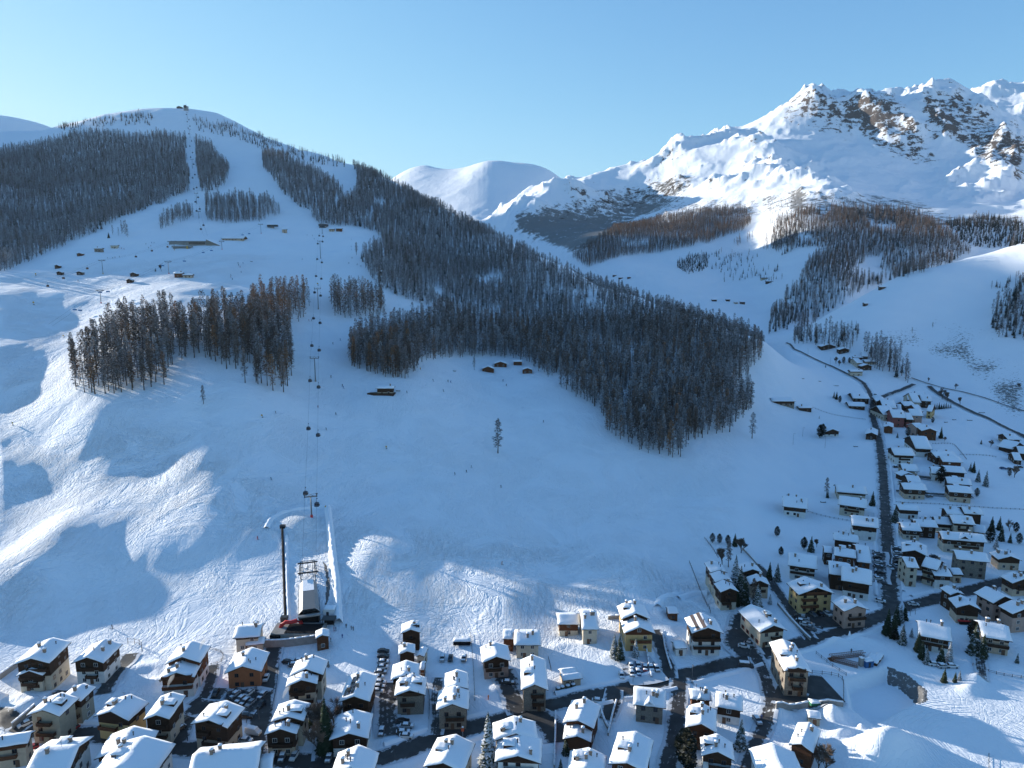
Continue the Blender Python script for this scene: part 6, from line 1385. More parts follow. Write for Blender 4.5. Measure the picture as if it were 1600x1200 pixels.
mb = MB(); mb.box(-1.3, 1.3, -2.2, 0, -.3, 1.9); mb.build('drive_housing', M_DMETAL, co)
e1 = cp[0]; mb = MB(); q = (e1.x - o0.x, e1.y - o0.y, ground(e1.x, e1.y) - o0.z); mb.box(q[0] - 1.2, q[0] + 1.2, q[1], q[1] + 1.6, q[2] - .3, q[2] + 1.6); mb.build('return_housing', M_DMETAL, co)
# middle station, ski centre, summit station
def block(name, label, cat, px, py, wpx, h, d, mats, kind='box', rz=0.0):
    x, y, g = hit(px, py); s = depth_of(x, y, g) / F; w = wpx * s / 2
    e = empty(name, (x, y, g), rz); tag(e, label, cat); return e, w, s
e, w, s = block('middle_station', 'small middle station of the gondola at the upper edge of the piste', 'lift station', 504, 356, 10, 8, 12, None)
mb = MB(); mb.box(-w, w, 0, 14, -3, 3.2); mb.build('wall', M_CONC, e); mb = MB(); mb.box(-w - .8, w + .8, -2, 15, 3.2, 6.2); mb.build('roof', M_DMETAL, e); mb = MB(); snow_sheet(mb, w + .8, 8.3, lambda q: 6.2, .5, 6, 8, RH); o = mb.build('snow_cover', M_SNOW, e, True); o.location = (0, 6.5, 0)
mb = MB(); mb.box(-w * .7, w * .7, -.1, 0, .2, 2.9); mb.build('entrance_shade', M_BLACK, e)  # black sheet on the solid wall, painted shade of an entrance
e, w, s = block('ski_centre', 'large low ski centre with a wedge-shaped right end on the upper slope', 'ski centre', 302, 384, 84, 9, 24, None)
U = lambda v: (v - 302) * s
mb = MB(); mb.prism([(U(261), 6), (U(290), 0), (U(323), 0), (U(323), 22), (U(270), 26)], -6, 5.6); mb.build('main_wall', M_WALL['s'] if False else M_CONC, e)
mb = MB(); mb.prism([(U(259), 5), (U(290), -1.2), (U(324), -1.2), (U(324), 24), (U(268), 28)], 5.6, 6.6); mb.build('roof', M_LGREY, e)
mb = MB(); mb.box(U(296), U(321), -1.4, -1.15, 2.4, 4.9); mb.build('window_band', M_GLASS, e)
mb = MB(); n = len(mb.v); a0_, a1_ = U(323), U(343)
mb.v += [(a0_, -1.5, -6), (a1_, -1.5, -6), (a1_, -1.5, .6), (a0_, -1.5, 8.6), (a0_, 22, -6), (a1_, 22, -6), (a1_, 22, .6), (a0_, 22, 8.6)]; mb.f += [(n, n + 1, n + 2, n + 3), (n + 7, n + 6, n + 5, n + 4), (n + 1, n + 5, n + 6, n + 2), (n + 2, n + 6, n + 7, n + 3), (n + 3, n + 7, n + 4, n)]; mb.m += [0] * 5; mb.build('wedge_wing', M_STONE, e)
mb = MB(); mb.v += [(a0_ - .3, -2, 8.75), (a1_ + .6, -2, .7), (a1_ + .6, 23, .7), (a0_ - .3, 23, 8.75), (a0_ - .3, -2, 9.2), (a1_ + .6, -2, 1.15), (a1_ + .6, 23, 1.15), (a0_ - .3, 23, 9.2)]; mb.f += [(0, 3, 2, 1), (4, 5, 6, 7), (0, 1, 5, 4), (1, 2, 6, 5), (2, 3, 7, 6), (3, 0, 4, 7)]; mb.m += [0] * 6; mb.build('wedge_snow', M_SNOW, e)
mb = MB(); snow_sheet(mb, (U(318) - U(272)) / 2, 10, lambda q: 6.6, .5, 10, 6, RH); o = mb.build('snow_cover', M_SNOW, e, True); o.location = ((U(318) + U(272)) / 2, 13, 0)
e, w, s = block('chairlift_station', 'lower flat-roofed lift station in front of the ski centre', 'lift station', 283, 388, 26, 4, 10, None)
mb = MB(); mb.box(-w, w, 0, 9, -4, 1.2); mb.build('wall', M_STONE, e); mb = MB(); mb.box(-w - .8, w + .8, -1.5, 10, 1.2, 3.4); mb.build('canopy', M_LGREY, e); mb = MB(); mb.box(w - 3, w - 1.5, -2.5, -1, -4, 3); mb.build('yellow_pillar', M_YEL, e)
e, w, s = block('summit_station', 'tower-like summit station on top of the left mountain', 'lift station', 290, 173, 6, 16, 10, None)
mb = MB(); mb.prism([(-w, 0), (w, 0), (w * .8, 12), (-w * .8, 12)], -6, 14); mb.build('wall', M_LGREY, e); mb = MB(); mb.box(-w * .6, w * .6, -3, 0, 9, 17); mb.build('upper_cabin', M_DMETAL, e); mb = MB(); mb.box(-w * 1.1, w * 1.1, -2, 12, 14, 14.8); mb.build('roof', M_SNOW, e); mb = MB(); mb.bar((w * .3, 2, 14), (w * .3, 2, 22), .3); mb.build('mast', M_DMETAL, e)
e, w, s = block('summit_hut', 'low dark hut left of the summit station', 'hut', 281, 169.5, 8, 6, 8, None)
mb = MB(); gable_prism(mb, w, 5, -4, 3.5, 6.5); mb.build('wall', M_WOOD, e); mb = MB(); roof_slabs(mb, w + .8, 5.6, 3.2, 6.7, .3); mb.build('roof', M_ROOFB, e); mb = MB(); mb.box(-w * .4, w * .4, -5.05, -4.95, .5, 2.2); mb.build('window', M_GLASS, e)
e, w, s = block('chairlift_top_station', 'dark top station of the blue chairlift', 'lift station', 425, 357, 16, 5, 10, None)
mb = MB(); mb.prism([(-w, 1), (-w * .6, 0), (w * .6, 0), (w, 1), (w, 6), (-w, 6)], 3, 6); mb.build('canopy', M_DMETAL, e); mb = MB(); mb.box(-w * .3, w * .3, 2, 4, -3, 3); mb.build('column', M_CONC, e); mb = MB(); snow_sheet(mb, w * .9, 2.6, lambda q: 6, .4, 6, 4, RH); o = mb.build('snow_cover', M_SNOW, e, True); o.location = (0, 3.2, 0)
# restaurant terrace and snow guns
e, w, s = block('restaurant_terrace', 'wooden deck around the piste restaurant below the larch grove', 'terrace', 597, 615, 46, 2, 8, None)
mb = MB(); mb.prism([(-w, -1), (-w * .5, -3.5), (w * .8, -3), (w * .9, 2), (-w * .8, 2)], -4, .6); mb.build('deck', M_WOOD, e); mb = MB()
for i in range(7): mb.bar((-w * .5 + i * w * .21, -3.4, .6), (-w * .5 + i * w * .21, -3.4, 1.6), .06)
mb.bar((-w * .5, -3.4, 1.55), (w * .8, -3.0, 1.55), .06); mb.build('railing', M_WOOD, e)
sgm = MB(); sgm.tube([(0, 0, 1.6), (0, -1.0, 1.9)], [.5, .62], 12); sgf = MB(); sgf.bar((0, 0, -.5), (0, 0, 1.6), .12); sgf.box(-.5, .5, -.4, .4, -.3, .25)
MG = [('fan_housing', sgm.mesh('fan_housing', M_YEL)), ('stand', sgf.mesh('stand', M_DMETAL))]
for px, py, lb in ((509, 795, 'yellow snow gun at the corner of the curved snow berm'), (20, 664, 'snow gun on the lit hump near the left edge'), (56, 431, 'orange snow gun above the bright left ridge'), (53, 476, 'orange snow gun in the shaded band at the left'), (100, 527, 'orange snow gun on the bright strip left of the grove'), (604, 701, 'red-wrapped snow gun on the shaded piste'), (410, 652, 'snow gun on the piste left of the gondola line'), (657, 578, 'dark snow gun at the piste edge above the restaurant'), (497, 446, 'snow gun beside the gondola tower')):
    x, y, g = hit(px, py); e = empty('snow_gun', (x, y, g), RH.uniform(-1, 1), 0.8 if py > 500 else 1.2); tag(e, lb, 'snow gun', 'snow guns on the slopes')
    for n_, me_ in MG: part(n_, me_, e)
print('lifts', time.time() - T0)
# ------------------------------------------------------------------ cars
def car_paint(nm, c): return flat_mat('paint_' + nm, c, 0.3, spec=.5)
CP_ = {'white': (0.62, 0.62, 0.61), 'silver': (0.32, 0.33, 0.34), 'black': (0.018, 0.018, 0.02), 'grey': (0.11, 0.115, 0.12), 'red': (0.33, 0.025, 0.025), 'blue': (0.03, 0.08, 0.20), 'green': (0.03, 0.08, 0.05)}
M_TYRE = flat_mat('tyre_rubber', (0.02, 0.02, 0.02), .9); M_LAMPG = flat_mat('lamp_glass', (0.35, 0.33, 0.30), .2); M_RLAMP = flat_mat('tail_lamp', (0.25, 0.02, 0.02), .3)
def car_loft(sec, zs, mb):
    """sections across y (length): list of (y, half width, z low, z high)"""
    n0 = len(mb.v)
    for y, w, z0, z1 in sec: mb.v += [(-w * .94, y, z0), (w * .94, y, z0), (w, y, z0 + (z1 - z0) * .55), (w * .86, y, z1), (-w * .86, y, z1), (-w, y, z0 + (z1 - z0) * .55)]
    k = 6
    for j in range(len(sec) - 1):
        for i in range(k): mb.f.append((n0 + j * k + i, n0 + j * k + (i + 1) % k, n0 + (j + 1) * k + (i + 1) % k, n0 + (j + 1) * k + i)); mb.m.append(0)
    mb.f.append(tuple(n0 + i for i in reversed(range(k)))); mb.f.append(tuple(n0 + (len(sec) - 1) * k + i for i in range(k))); mb.m += [0, 0]
def make_car(colour, kind='car', snow=True):
    van = kind == 'van'; mat = CPM[colour]
    b_ = MB(); car_loft([(-2.15, .74, .35, .72), (-2.05, .84, .28, .86), (-1.1, .88, .25, .98), (1.4, .88, .25, 1.0), (2.0, .84, .28, .95), (2.12, .76, .4, .8)] if not van else [(-2.5, .85, .4, .9), (-2.4, .95, .3, 1.15), (-1.7, .97, .28, 1.3), (2.4, .97, .28, 1.35), (2.5, .9, .4, 1.25)], 0, b_)
    g = MB()
    if not van: car_loft([(-1.15, .76, .98, 1.0), (-.45, .74, .98, 1.40), (1.15, .74, .98, 1.42), (1.85, .74, .98, 1.05)], 0, g)
    else: car_loft([(-1.7, .88, 1.25, 1.32), (-1.1, .90, 1.25, 2.0), (2.35, .90, 1.3, 2.02)], 0, g)
    r = MB()
    if not van: r.box(-.66, .66, -.35, 1.1, 1.40, 1.46)
    else: r.box(-.82, .82, -1.0, 2.3, 1.98, 2.06)
    parts = [('body', b_.mesh('body', mat)), ('windows', g.mesh('windows', M_GLASS if not van else mat)), ('roof', r.mesh('roof', mat))]
    w = MB(); w.tube([(-.12, 0, 0), (.12, 0, 0)], [.33, .33], 12); wm_ = w.mesh('wheel', M_TYRE); hm = MB(); hm.tube([(-.13, 0, 0), (.13, 0, 0)], [.19, .19], 10); hub = hm.mesh('rim', M_METAL)
    l_ = MB(); l_.box(-.17, .17, -.05, .02, -.07, .08); lm_ = l_.mesh('headlight', M_LAMPG); tl_ = l_.mesh('tail_light', M_RLAMP)
    s = MB()
    if snow:
        if not van:
            snow_sheet(s, .68, .80, lambda q: 1.44, .20, 5, 6, random.Random(3), .3); nn = len(s.v)
            for i, v in enumerate(s.v): s.v[i] = (v[0], v[1] + .38, v[2])
            t = MB(); snow_sheet(t, .72, .48, lambda q: .97, .16, 5, 4, random.Random(4), .3); t.v = [(x, y - 1.60, z) for x, y, z in t.v]; join_mb(s, t, 0)
            t = MB(); snow_sheet(t, .7, .16, lambda q: 1.0, .13, 5, 2, random.Random(5), .2); t.v = [(x, y + 1.93, z) for x, y, z in t.v]; join_mb(s, t, 0)
        else: snow_sheet(s, .85, 1.7, lambda q: 2.05, .25, 5, 8, random.Random(3), .3); s.v = [(x, y + .65, z) for x, y, z in s.v]
    ax = (-1.3, 1.25) if not van else (-1.65, 1.6)
    e = empty('car' if not van else 'van', (0, 0, 0))
    for n_, me_ in parts: part(n_, me_, e)
    for y in ax:
        for sx in (-1, 1): wo_ = part('wheel', wm_, e, (sx * .78, y, .33)); part('rim', hub, wo_)
    fy = -2.14 if not van else -2.5
    for sx in (-1, 1): part('headlight', lm_, e, (sx * .55, fy, .68)); part('tail_light', tl_, e, (sx * .6, -fy, .82))
    if snow: part('snow_cover', s.mesh('snow_cover', M_SNOW, True), e)
    return e
CPM = {k: car_paint(k, v) for k, v in CP_.items()}
PROTO = {}
def put_car(px, py, head, colour, label, group=None, kind='car', snow=True):
    x, y = gpoint(px, py); k = (colour, kind, snow)
    if k not in PROTO: e = PROTO[k] = make_car(colour, kind, snow)
    else: e = copy_tree(PROTO[k])
    e.location = (x, y, ground(x, y) + .13); e.rotation_euler = (0, 0, math.radians(head) + RH.uniform(-.05, .05)); tag(e, label, kind, group)
def row(cars, area, group, first='bottom'):
    for i, c in enumerate(cars):
        px, py, hd, col = c[:4]; sn = (c[4] if len(c) > 4 else 1)
        put_car(px, py, hd, col, '%s %s car, %s from the %s, %s' % ('snowy' if sn else 'bare', col, ordn[i], first, area), group, snow=bool(sn))
row([(590, 1083, 88, 'white'), (592, 1076, 92, 'black'), (594, 1069, 88, 'silver'), (591, 1061, 90, 'white'), (595, 1053, 90, 'grey'), (598, 1045, 92, 'white'), (599, 1037, 90, 'silver'), (599, 1028, 90, 'black', 0), (599, 1020, 88, 'black', 0)], 'behind the solar-panel house', 'cars parked behind the solar-panel house')
row([(691, 1031, 2, 'silver'), (704, 1031, 0, 'black', 0), (725, 1031, -2, 'grey')], 'on the open snowy lot', 'cars on the open lot', 'left')
row([(635, 1153, 85, 'white'), (630, 1147, 95, 'black'), (636, 1137, 88, 'silver'), (629, 1130, 92, 'black', 0)], 'below the grey stone-fronted house', 'cars below the stone-fronted house')
row([(971, 1058, 0, 'white'), (987, 1055, 3, 'silver'), (997, 1053, -2, 'blue')], 'front row beside the yellow house', 'cars at the yellow house', 'left')
row([(986, 1043, 0, 'silver'), (997, 1042, 0, 'blue'), (1008, 1046, -5, 'red'), (1017, 1046, 2, 'white'), (1026, 1047, 0, 'grey')], 'rear row beside the yellow house', 'cars at the yellow house', 'left')
row([(358, 1090, 15, 'black', 0), (367, 1088, -25, 'silver'), (389, 1086, -20, 'white', 0), (376, 1095, -20, 'grey'), (392, 1101, -20, 'silver', 0), (410, 1089, -15, 'grey'), (408, 1103, -10, 'black', 0), (383, 1099, -22, 'black')], 'below the orange house', 'cars below the orange house', 'left')
row([(450, 1037, 80, 'black', 0), (460, 1041, 100, 'grey'), (468, 1035, 85, 'black')], 'behind the arrow-shutter chalet', 'cars by the arrow-shutter chalet', 'left')
row([(426, 1184, 5, 'black'), (441, 1186, 0, 'grey'), (460, 1184, -5, 'white', 0)], 'under the smoking cream chalet', 'cars under the smoking chalet', 'left')
row([(1249, 966, 60, 'black', 0), (1256, 968, 65, 'silver', 0), (1252, 973, 60, 'black'), (1258, 978, 62, 'white', 0), (1264, 977, 60, 'silver', 0), (1267, 985, 60, 'grey', 0)], 'left edge of the hotel yard', 'cars at the yellow hotel', 'top')
row([(1270, 962, 10, 'grey', 0), (1282, 961, 5, 'black', 0), (1293, 961, 15, 'white', 0)], 'by the yellow hotel doors', 'cars at the yellow hotel', 'left')
row([(1371, 866, 88, 'silver'), (1371, 873, 92, 'black', 0), (1371, 880, 88, 'white'), (1372, 887, 90, 'grey'), (1374, 897, 90, 'black', 0), (1372, 906, 88, 'white')], 'left of the straight road', 'cars along the straight road', 'top')
row([(1401, 859, 80, 'grey'), (1402, 866, 95, 'white'), (1402, 873, 88, 'silver'), (1403, 880, 90, 'black', 0)], 'right of the straight road', 'cars along the straight road', 'top')
row([(1391, 889, 4, 'white', 0), (1400, 887, 2, 'silver', 0), (1406, 893, 5, 'grey', 0)], 'standing on the straight road', 'cars on the straight road', 'left')
row([(1409, 742, 60, 'white'), (1418, 748, 85, 'silver'), (1408, 755, 88, 'white'), (1400, 731, 85, 'black'), (1445, 772, 70, 'black', 0), (1452, 777, 100, 'grey')], 'in the shaded house yards', 'cars in the shaded yards', 'left')
row([(1460, 1040, 80, 'white'), (1473, 1043, 95, 'silver'), (1487, 1043, 85, 'white')], 'under the spruces', 'cars under the spruces', 'left')
row([(1162, 1012, 70, 'white', 0), (1171, 1009, 60, 'silver', 0)], 'before the red-shutter house', 'cars by the red-shutter house', 'left')
row([(1567, 733, 85, 'blue', 0), (1578, 734, 95, 'grey', 0), (1593, 731, 85, 'black')], 'below the right-edge houses', 'cars at the right edge', 'left')
for px, py, hd, col, lb, sn, kd in ((794, 1069, 85, 'black', 'black car with a white snowy roof in the dark street beside the pink-walled chalet', 1, 'car'), (1166, 1043, 80, 'black', 'black van with snow on its roof at the tip of the white triangle field', 1, 'van'), (596, 1146, 0, 'grey', 'grey car in the lane beside the chalet with the patchy snow roof', 1, 'car'),
    (514, 1187, 0, 'grey', 'car in the marked bays left of the white ground floor chalet', 1, 'car'), (552, 1177, 90, 'white', 'white car tight against the chalet with the patchy snow roof', 1, 'car'), (385, 1122, 88, 'black', 'dark car parked across the lane below the car park', 0, 'car'), (396, 1147, 75, 'white', 'white-topped van on the snow right of the dark wooden chalet', 1, 'van'), (384, 1160, 80, 'silver', 'snowed-in car behind the white-topped van', 1, 'car'),
    (250, 1167, -18, 'white', 'white car in front of the glazed shopfronts', 0, 'car'), (337, 1085, 5, 'black', 'dark car at the top of the shopping street', 0, 'car'), (285, 1128, -30, 'grey', 'grey car on the ramp beside the narrow cream chalet', 0, 'car'), (280, 1142, -30, 'black', 'black car on the ramp beside the narrow cream chalet', 1, 'car'), (40, 1134, -40, 'white', 'white car left of the grey-green house', 0, 'car'), (113, 1142, -30, 'red', 'dark red car right of the grey-green house', 0, 'car'), (48, 1172, -50, 'red', 'red car behind the orange corner house', 0, 'car'),
    (416, 1062, 5, 'white', 'white car on the station street beside the orange house', 1, 'car'), (1375, 941, 70, 'white', 'white car behind the pinkish corner house', 1, 'car'), (1427, 946, 80, 'white', 'white car driving through the wide junction', 0, 'car'), (1460, 872, 80, 'black', 'dark car beside the half-lit dark house', 0, 'car'), (1341, 1176, 0, 'grey', 'x', 1, ''), (1173, 958, 75, 'black', 'black car at the lane end behind the long house with red shutters', 1, 'car'), (1472, 905, 75, 'black', 'black car by the low wing above the junction', 0, 'car'), (1570, 972, 75, 'blue', 'blue car behind the beige house near the right edge', 1, 'car'),
    (1183, 1128, 8, 'silver', 'snow-covered car parked by the lane near the slim tree', 1, 'car'), (1178, 1133, 8, 'grey', 'x', 1, ''), (1368, 618, 10, 'silver', 'silver car on the road at the far fork', 0, 'car'), (1389, 617, 60, 'white', 'white car on the side road at the far fork', 0, 'car'), (805, 1008, 0, 'grey', 'x', 1, ''), (935, 1098, 80, 'white', 'white-roofed car at the mouth of the sunken driveway', 1, 'car')):
    if kd: put_car(px, py, hd, col, lb, None, kd, bool(sn))
# red snow groomer
x, y = gpoint(1507, 973); e = empty('snow_groomer', (x, y, ground(x, y) + .1), 1.5); tag(e, 'red tracked snow vehicle between the brown chalet and the spruces', 'snow vehicle')
mb = MB(); car_loft([(-2.6, 1.1, .8, 1.2), (-2.4, 1.2, .7, 1.5), (2.8, 1.2, .7, 1.5), (3.0, 1.1, .8, 1.4)], 0, mb); mb.build('body', M_RED, e); mb = MB(); car_loft([(-2.0, 1.0, 1.5, 1.6), (-1.5, 1.0, 1.5, 2.7), (.2, 1.0, 1.5, 2.7), (.3, 1.0, 1.5, 1.9)], 0, mb); mb.build('cab', M_GLASS, e)
for sx in (-1, 1): mb = MB(); mb.tube([(sx * 1.5, -2.2, .45), (sx * 1.5, 2.4, .45)], [.45, .45], 6); mb.box(sx * 1.5 - .35, sx * 1.5 + .35, -2.6, 2.8, .05, .85); mb.build('track', M_BLACK, e)
mb = MB(); mb.box(-2.0, 2.0, -3.6, -3.4, .1, 1.1); mb.bar((-.5, -3.4, .6), (-.5, -2.5, .9), .1); mb.bar((.5, -3.4, .6), (.5, -2.5, .9), .1); mb.build('blade', M_RED, e)
# ------------------------------------------------------------------ people on the snow
def person_mesh(pose, R):
    me = bpy.data.meshes.new('person_body'); bm = bmesh.new()
    lean = .18 if pose == 'ski' else 0; kb = .16 if pose == 'ski' else 0.02
    J = {'pel': (0, 0, .92), 'chest': (0, -lean, 1.25), 'neck': (0, -lean * 1.3, 1.47), 'head': (0, -lean * 1.5, 1.60), 'top': (0, -lean * 1.5, 1.76)}
    for s, n in ((-1, 'l'), (1, 'r')):
        J['hip' + n] = (s * .12, 0, .90); J['kn' + n] = (s * .15, -kb, .50); J['an' + n] = (s * .16, .03, .10); J['to' + n] = (s * .17, -.2, .05)
        J['sh' + n] = (s * .21, -lean, 1.40); J['el' + n] = (s * .33, -lean + .02, 1.15); J['ha' + n] = (s * .36, -lean - .22, .98 + R.uniform(0, .1))
    V = {k: bm.verts.new(v) for k, v in J.items()}
    E = [('pel', 'chest'), ('chest', 'neck'), ('neck', 'head'), ('head', 'top')]
    for n in 'lr': E += [('pel', 'hip' + n), ('hip' + n, 'kn' + n), ('kn' + n, 'an' + n), ('an' + n, 'to' + n), ('neck', 'sh' + n), ('sh' + n, 'el' + n), ('el' + n, 'ha' + n)]
    for a, c in E: bm.edges.new((V[a], V[c]))
    bm.verts.ensure_lookup_table(); names = list(J); bm.to_mesh(me); bm.free()
    o = bpy.data.objects.new('tmp', me); COL.objects.link(o); md = o.modifiers.new('s', 'SKIN'); rad = {'pel': .17, 'chest': .19, 'neck': .08, 'head': .12, 'top': .09, 'hip': .12, 'kn': .085, 'an': .07, 'to': .05, 'sh': .08, 'el': .06, 'ha': .05}
    for i, nme in enumerate(names): r = rad.get(nme, rad.get(nme[:-1], .08)); me.skin_vertices[0].data[i].radius = (r, r)
    me.skin_vertices[0].data[0].use_root = True; o.modifiers.new('u', 'SUBSURF').levels = 1
    dg = bpy.context.evaluated_depsgraph_get(); out = bpy.data.meshes.new_from_object(o.evaluated_get(dg)); bpy.data.objects.remove(o); return out
PB = {p: person_mesh(p, random.Random(i)) for i, p in enumerate(('ski', 'stand'))}
SUITS = {k: flat_mat('clothing_' + k, c, .8) for k, c in {'dark': (.02, .022, .03), 'red': (.35, .03, .03), 'blue': (.03, .08, .25), 'orange': (.4, .12, .02), 'grey': (.12, .12, .13)}.items()}
SKI = MB(); 
for s in (-1, 1): SKI.box(s * .17 - .045, s * .17 + .045, -1.0, .75, 0, .03); SKI.quad((s * .17 - .045, -1.0, .03), (s * .17 + .045, -1.0, .03), (s * .17 + .03, -1.15, .12), (s * .17 - .03, -1.15, .12))
SKIM = SKI.mesh('skis', M_BLACK); POL = MB()
for s in (-1, 1): POL.bar((s * .36, -.35, 1.02), (s * .42, .15, .02), .012)
POLM = POL.mesh('ski_poles', M_DMETAL); PBM = {}
def put_person(px, py, suit, pose, label, group):
    x, y, g = hit(px, py); k = (suit, pose)
    if k not in PBM: m_ = PB[pose].copy(); m_.materials.clear(); m_.materials.append(SUITS[suit]); m_.polygons.foreach_set('use_smooth', [True] * len(m_.polygons)); PBM[k] = m_
    e = empty('person', (x, y, g), RH.uniform(-2, 2), 1.0 if y < 500 else 1.15); part('body', PBM[k], e)
    if pose == 'ski': part('skis', SKIM, e); part('ski_poles', POLM, e)
    tag(e, label, 'person', group)
SKP = [(431, 646, 'dark'), (424, 750, 'dark'), (535, 604, 'dark'), (537, 607, 'blue'), (525, 648, 'dark'), (520, 538, 'grey'), (532, 532, 'blue'), (517, 590, 'dark'), (497, 637, 'red'), (510, 672, 'dark'), (483, 502, 'red'), (487, 502, 'dark'), (677, 596, 'dark'), (693, 612, 'grey'), (700, 597, 'dark'), (704, 598, 'blue'), (786, 596, 'dark'), (791, 603, 'dark'), (636, 614, 'dark'),
       (711, 742, 'dark'), (729, 738, 'dark'), (736, 731, 'grey'), (783, 762, 'dark'), (784, 882, 'orange'), (403, 843, 'red'), (849, 660, 'dark'), (472, 406, 'dark'), (488, 369, 'grey'), (491, 374, 'dark'), (480, 368, 'dark'), (549, 375, 'dark'), (549, 386, 'dark'), (549, 391, 'grey'), (545, 412, 'dark'), (558, 414, 'dark'), (564, 417, 'dark'), (549, 433, 'dark'), (560, 433, 'grey'), (550, 404, 'dark'),
       (372, 412, 'dark'), (373, 415, 'dark'), (375, 418, 'red'), (377, 426, 'dark'), (380, 412, 'blue'), (361, 431, 'dark'), (361, 434, 'red'), (363, 437, 'dark'), (176, 404, 'dark'), (180, 403, 'red'), (168, 404, 'dark'), (187, 402, 'dark'), (228, 382, 'dark'), (237, 380, 'blue'), (241, 380, 'dark'), (236, 385, 'red'), (190, 389, 'red'), (194, 390, 'red'), (232, 388, 'dark'), (122, 440, 'dark'), (138, 519, 'dark'), (146, 516, 'dark'), (105, 536, 'grey'), (176, 982, 'dark')]
WH = ['upper', 'middle', 'lower']
for i, (px, py, su) in enumerate(SKP):
    if py < 460: ar = 'on the high snowfield' if px < 460 else 'on the piste under the middle station'
    elif py < 660: ar = 'on the piste between the larch groves' if px < 660 else 'near the forest-edge huts'
    else: ar = 'on the wide shaded lower slope'
    put_person(px, py, su, 'ski', 'skier in %s clothing, %s, %s side' % (su, ar, 'left' if px < {'on the high snowfield': 240, 'on the piste under the middle station': 520, 'on the piste between the larch groves': 520, 'near the forest-edge huts': 720, 'on the wide shaded lower slope': 600}[ar] else 'right'), 'skiers ' + ar)
for i, (px, py, su, lb) in enumerate(((541, 981, 'dark', 'left one of the pair standing right of the ticket hut'), (549, 984, 'grey', 'person in grey standing in the shade right of the ticket hut'), (552, 985, 'dark', 'person in black at the right end of the waiting group'), (525, 986, 'dark', 'person beside the snow wall corner'), (522, 986, 'red', 'person in red beside the snow wall corner'), (535, 997, 'blue', 'person bending over skis in the shade'),
        (517, 1003, 'dark', 'person next to the ticket hut wall'), (432, 997, 'dark', 'person on the bright snow left of the station terrace'), (424, 998, 'red', 'person in red left of the station terrace'), (388, 1182, 'dark', 'walker on the main street in front of the dark wooden chalet'), (293, 1158, 'dark', 'pedestrian on the path beside the dark wooden chalet'), (415, 1105, 'dark', 'pedestrian on the station street'), (425, 1085, 'grey', 'pedestrian in grey on the station street'),
        (1193, 1121, 'dark', 'pedestrian on the lane near the lumpy snow'), (1190, 1124, 'blue', 'second pedestrian in blue on the lane near the lumpy snow'), (763, 1093, 'orange', 'person in a bright jacket beside the pink-walled chalet'), (1282, 960, 'grey', 'person at the yellow hotel door'), (1330, 1020, 'dark', 'worker beside the lattice crane parts'))):
    put_person(px, py, su, 'stand', lb + ', in %s' % su if su not in lb and 'black' not in lb and 'bright' not in lb else lb, None)
# ------------------------------------------------------------------ village trees
SP = []
for i in range(4):
    H = 12; tm = trunk_mb(H, .2, R1, 0, 6, 0).mesh('spruce_trunk', M_BARK); cm = crown_spruce(H, 2.6 + .3 * (i % 2), 20, 13, R1, .05).mesh('spruce_crown', M_SPRUCE); SP.append((tm, cm))
RN = []
for i in range(2):      # rounded dark stone pines
    H = 8; tm = trunk_mb(H * .8, .2, R1).mesh('pine_trunk', M_BARK); mb = MB()
    for k in range(520):
        t = R1.random(); a = R1.uniform(0, 6.28); r = 2.1 * math.sin(PI * (.12 + .86 * t)) ** .7 * R1.uniform(.55, 1.05); h_ = 1 + t * (H - 1.2); x_, y_ = math.cos(a) * r, math.sin(a) * r; w_2 = R1.uniform(.25, .5); tt = R1.uniform(-.6, .8)
        mb.quad((x_ * .6, y_ * .6, h_ - .2), (x_ + math.sin(a) * w_2, y_ - math.cos(a) * w_2, h_ + tt * .4), (x_ * 1.15, y_ * 1.15, h_ + tt * .5), (x_ - math.sin(a) * w_2, y_ + math.cos(a) * w_2, h_ + tt * .3))
    RN.append((tm, mb.mesh('pine_crown', M_DARK)))
BR = []
for i in range(3):      # leafless broadleaf: trunk, forked limbs, haze of twigs
    H = 8; tk = MB(); tk.tube([(0, 0, -.5), (0, 0, 2.2)], [.2, .14], 6); tw_ = MB()
    def grow(p, d, L__, r, n):
        q = p + d * L__; tk.tube([tuple(p), tuple(q)], [r, r * .6], 4, cap=False)
        if n <= 2:
            for _ in range(9 if n == 0 else 4):
                e_ = (d + Vector((R1.uniform(-.8, .8), R1.uniform(-.8, .8), R1.uniform(-.2, .7)))).normalized() * R1.uniform(.5, 1.1); s_ = e_.orthogonal().normalized() * .05; b0 = q - d * R1.uniform(0, L__)
                tw_.quad(tuple(b0 - s_), tuple(b0 + e_ - s_ * .5), tuple(b0 + e_ + s_ * .5), tuple(b0 + s_))
        if n == 0: return
        for _ in range(3): grow(q - d * R1.uniform(0, L__ * .5), (d + Vector((R1.uniform(-.5, .5), R1.uniform(-.5, .5), R1.uniform(.0, .6)))).normalized(), L__ * .72, r * .6, n - 1)
    for _ in range(6): grow(Vector((0, 0, R1.uniform(.5, 2.6))), Vector((R1.uniform(-.45, .45), R1.uniform(-.45, .45), 1)).normalized(), 1.9, .09, 3)
    BR.append((tk.mesh('bare_trunk', M_BARK), tw_.mesh('bare_twigs', M_LARCH)))
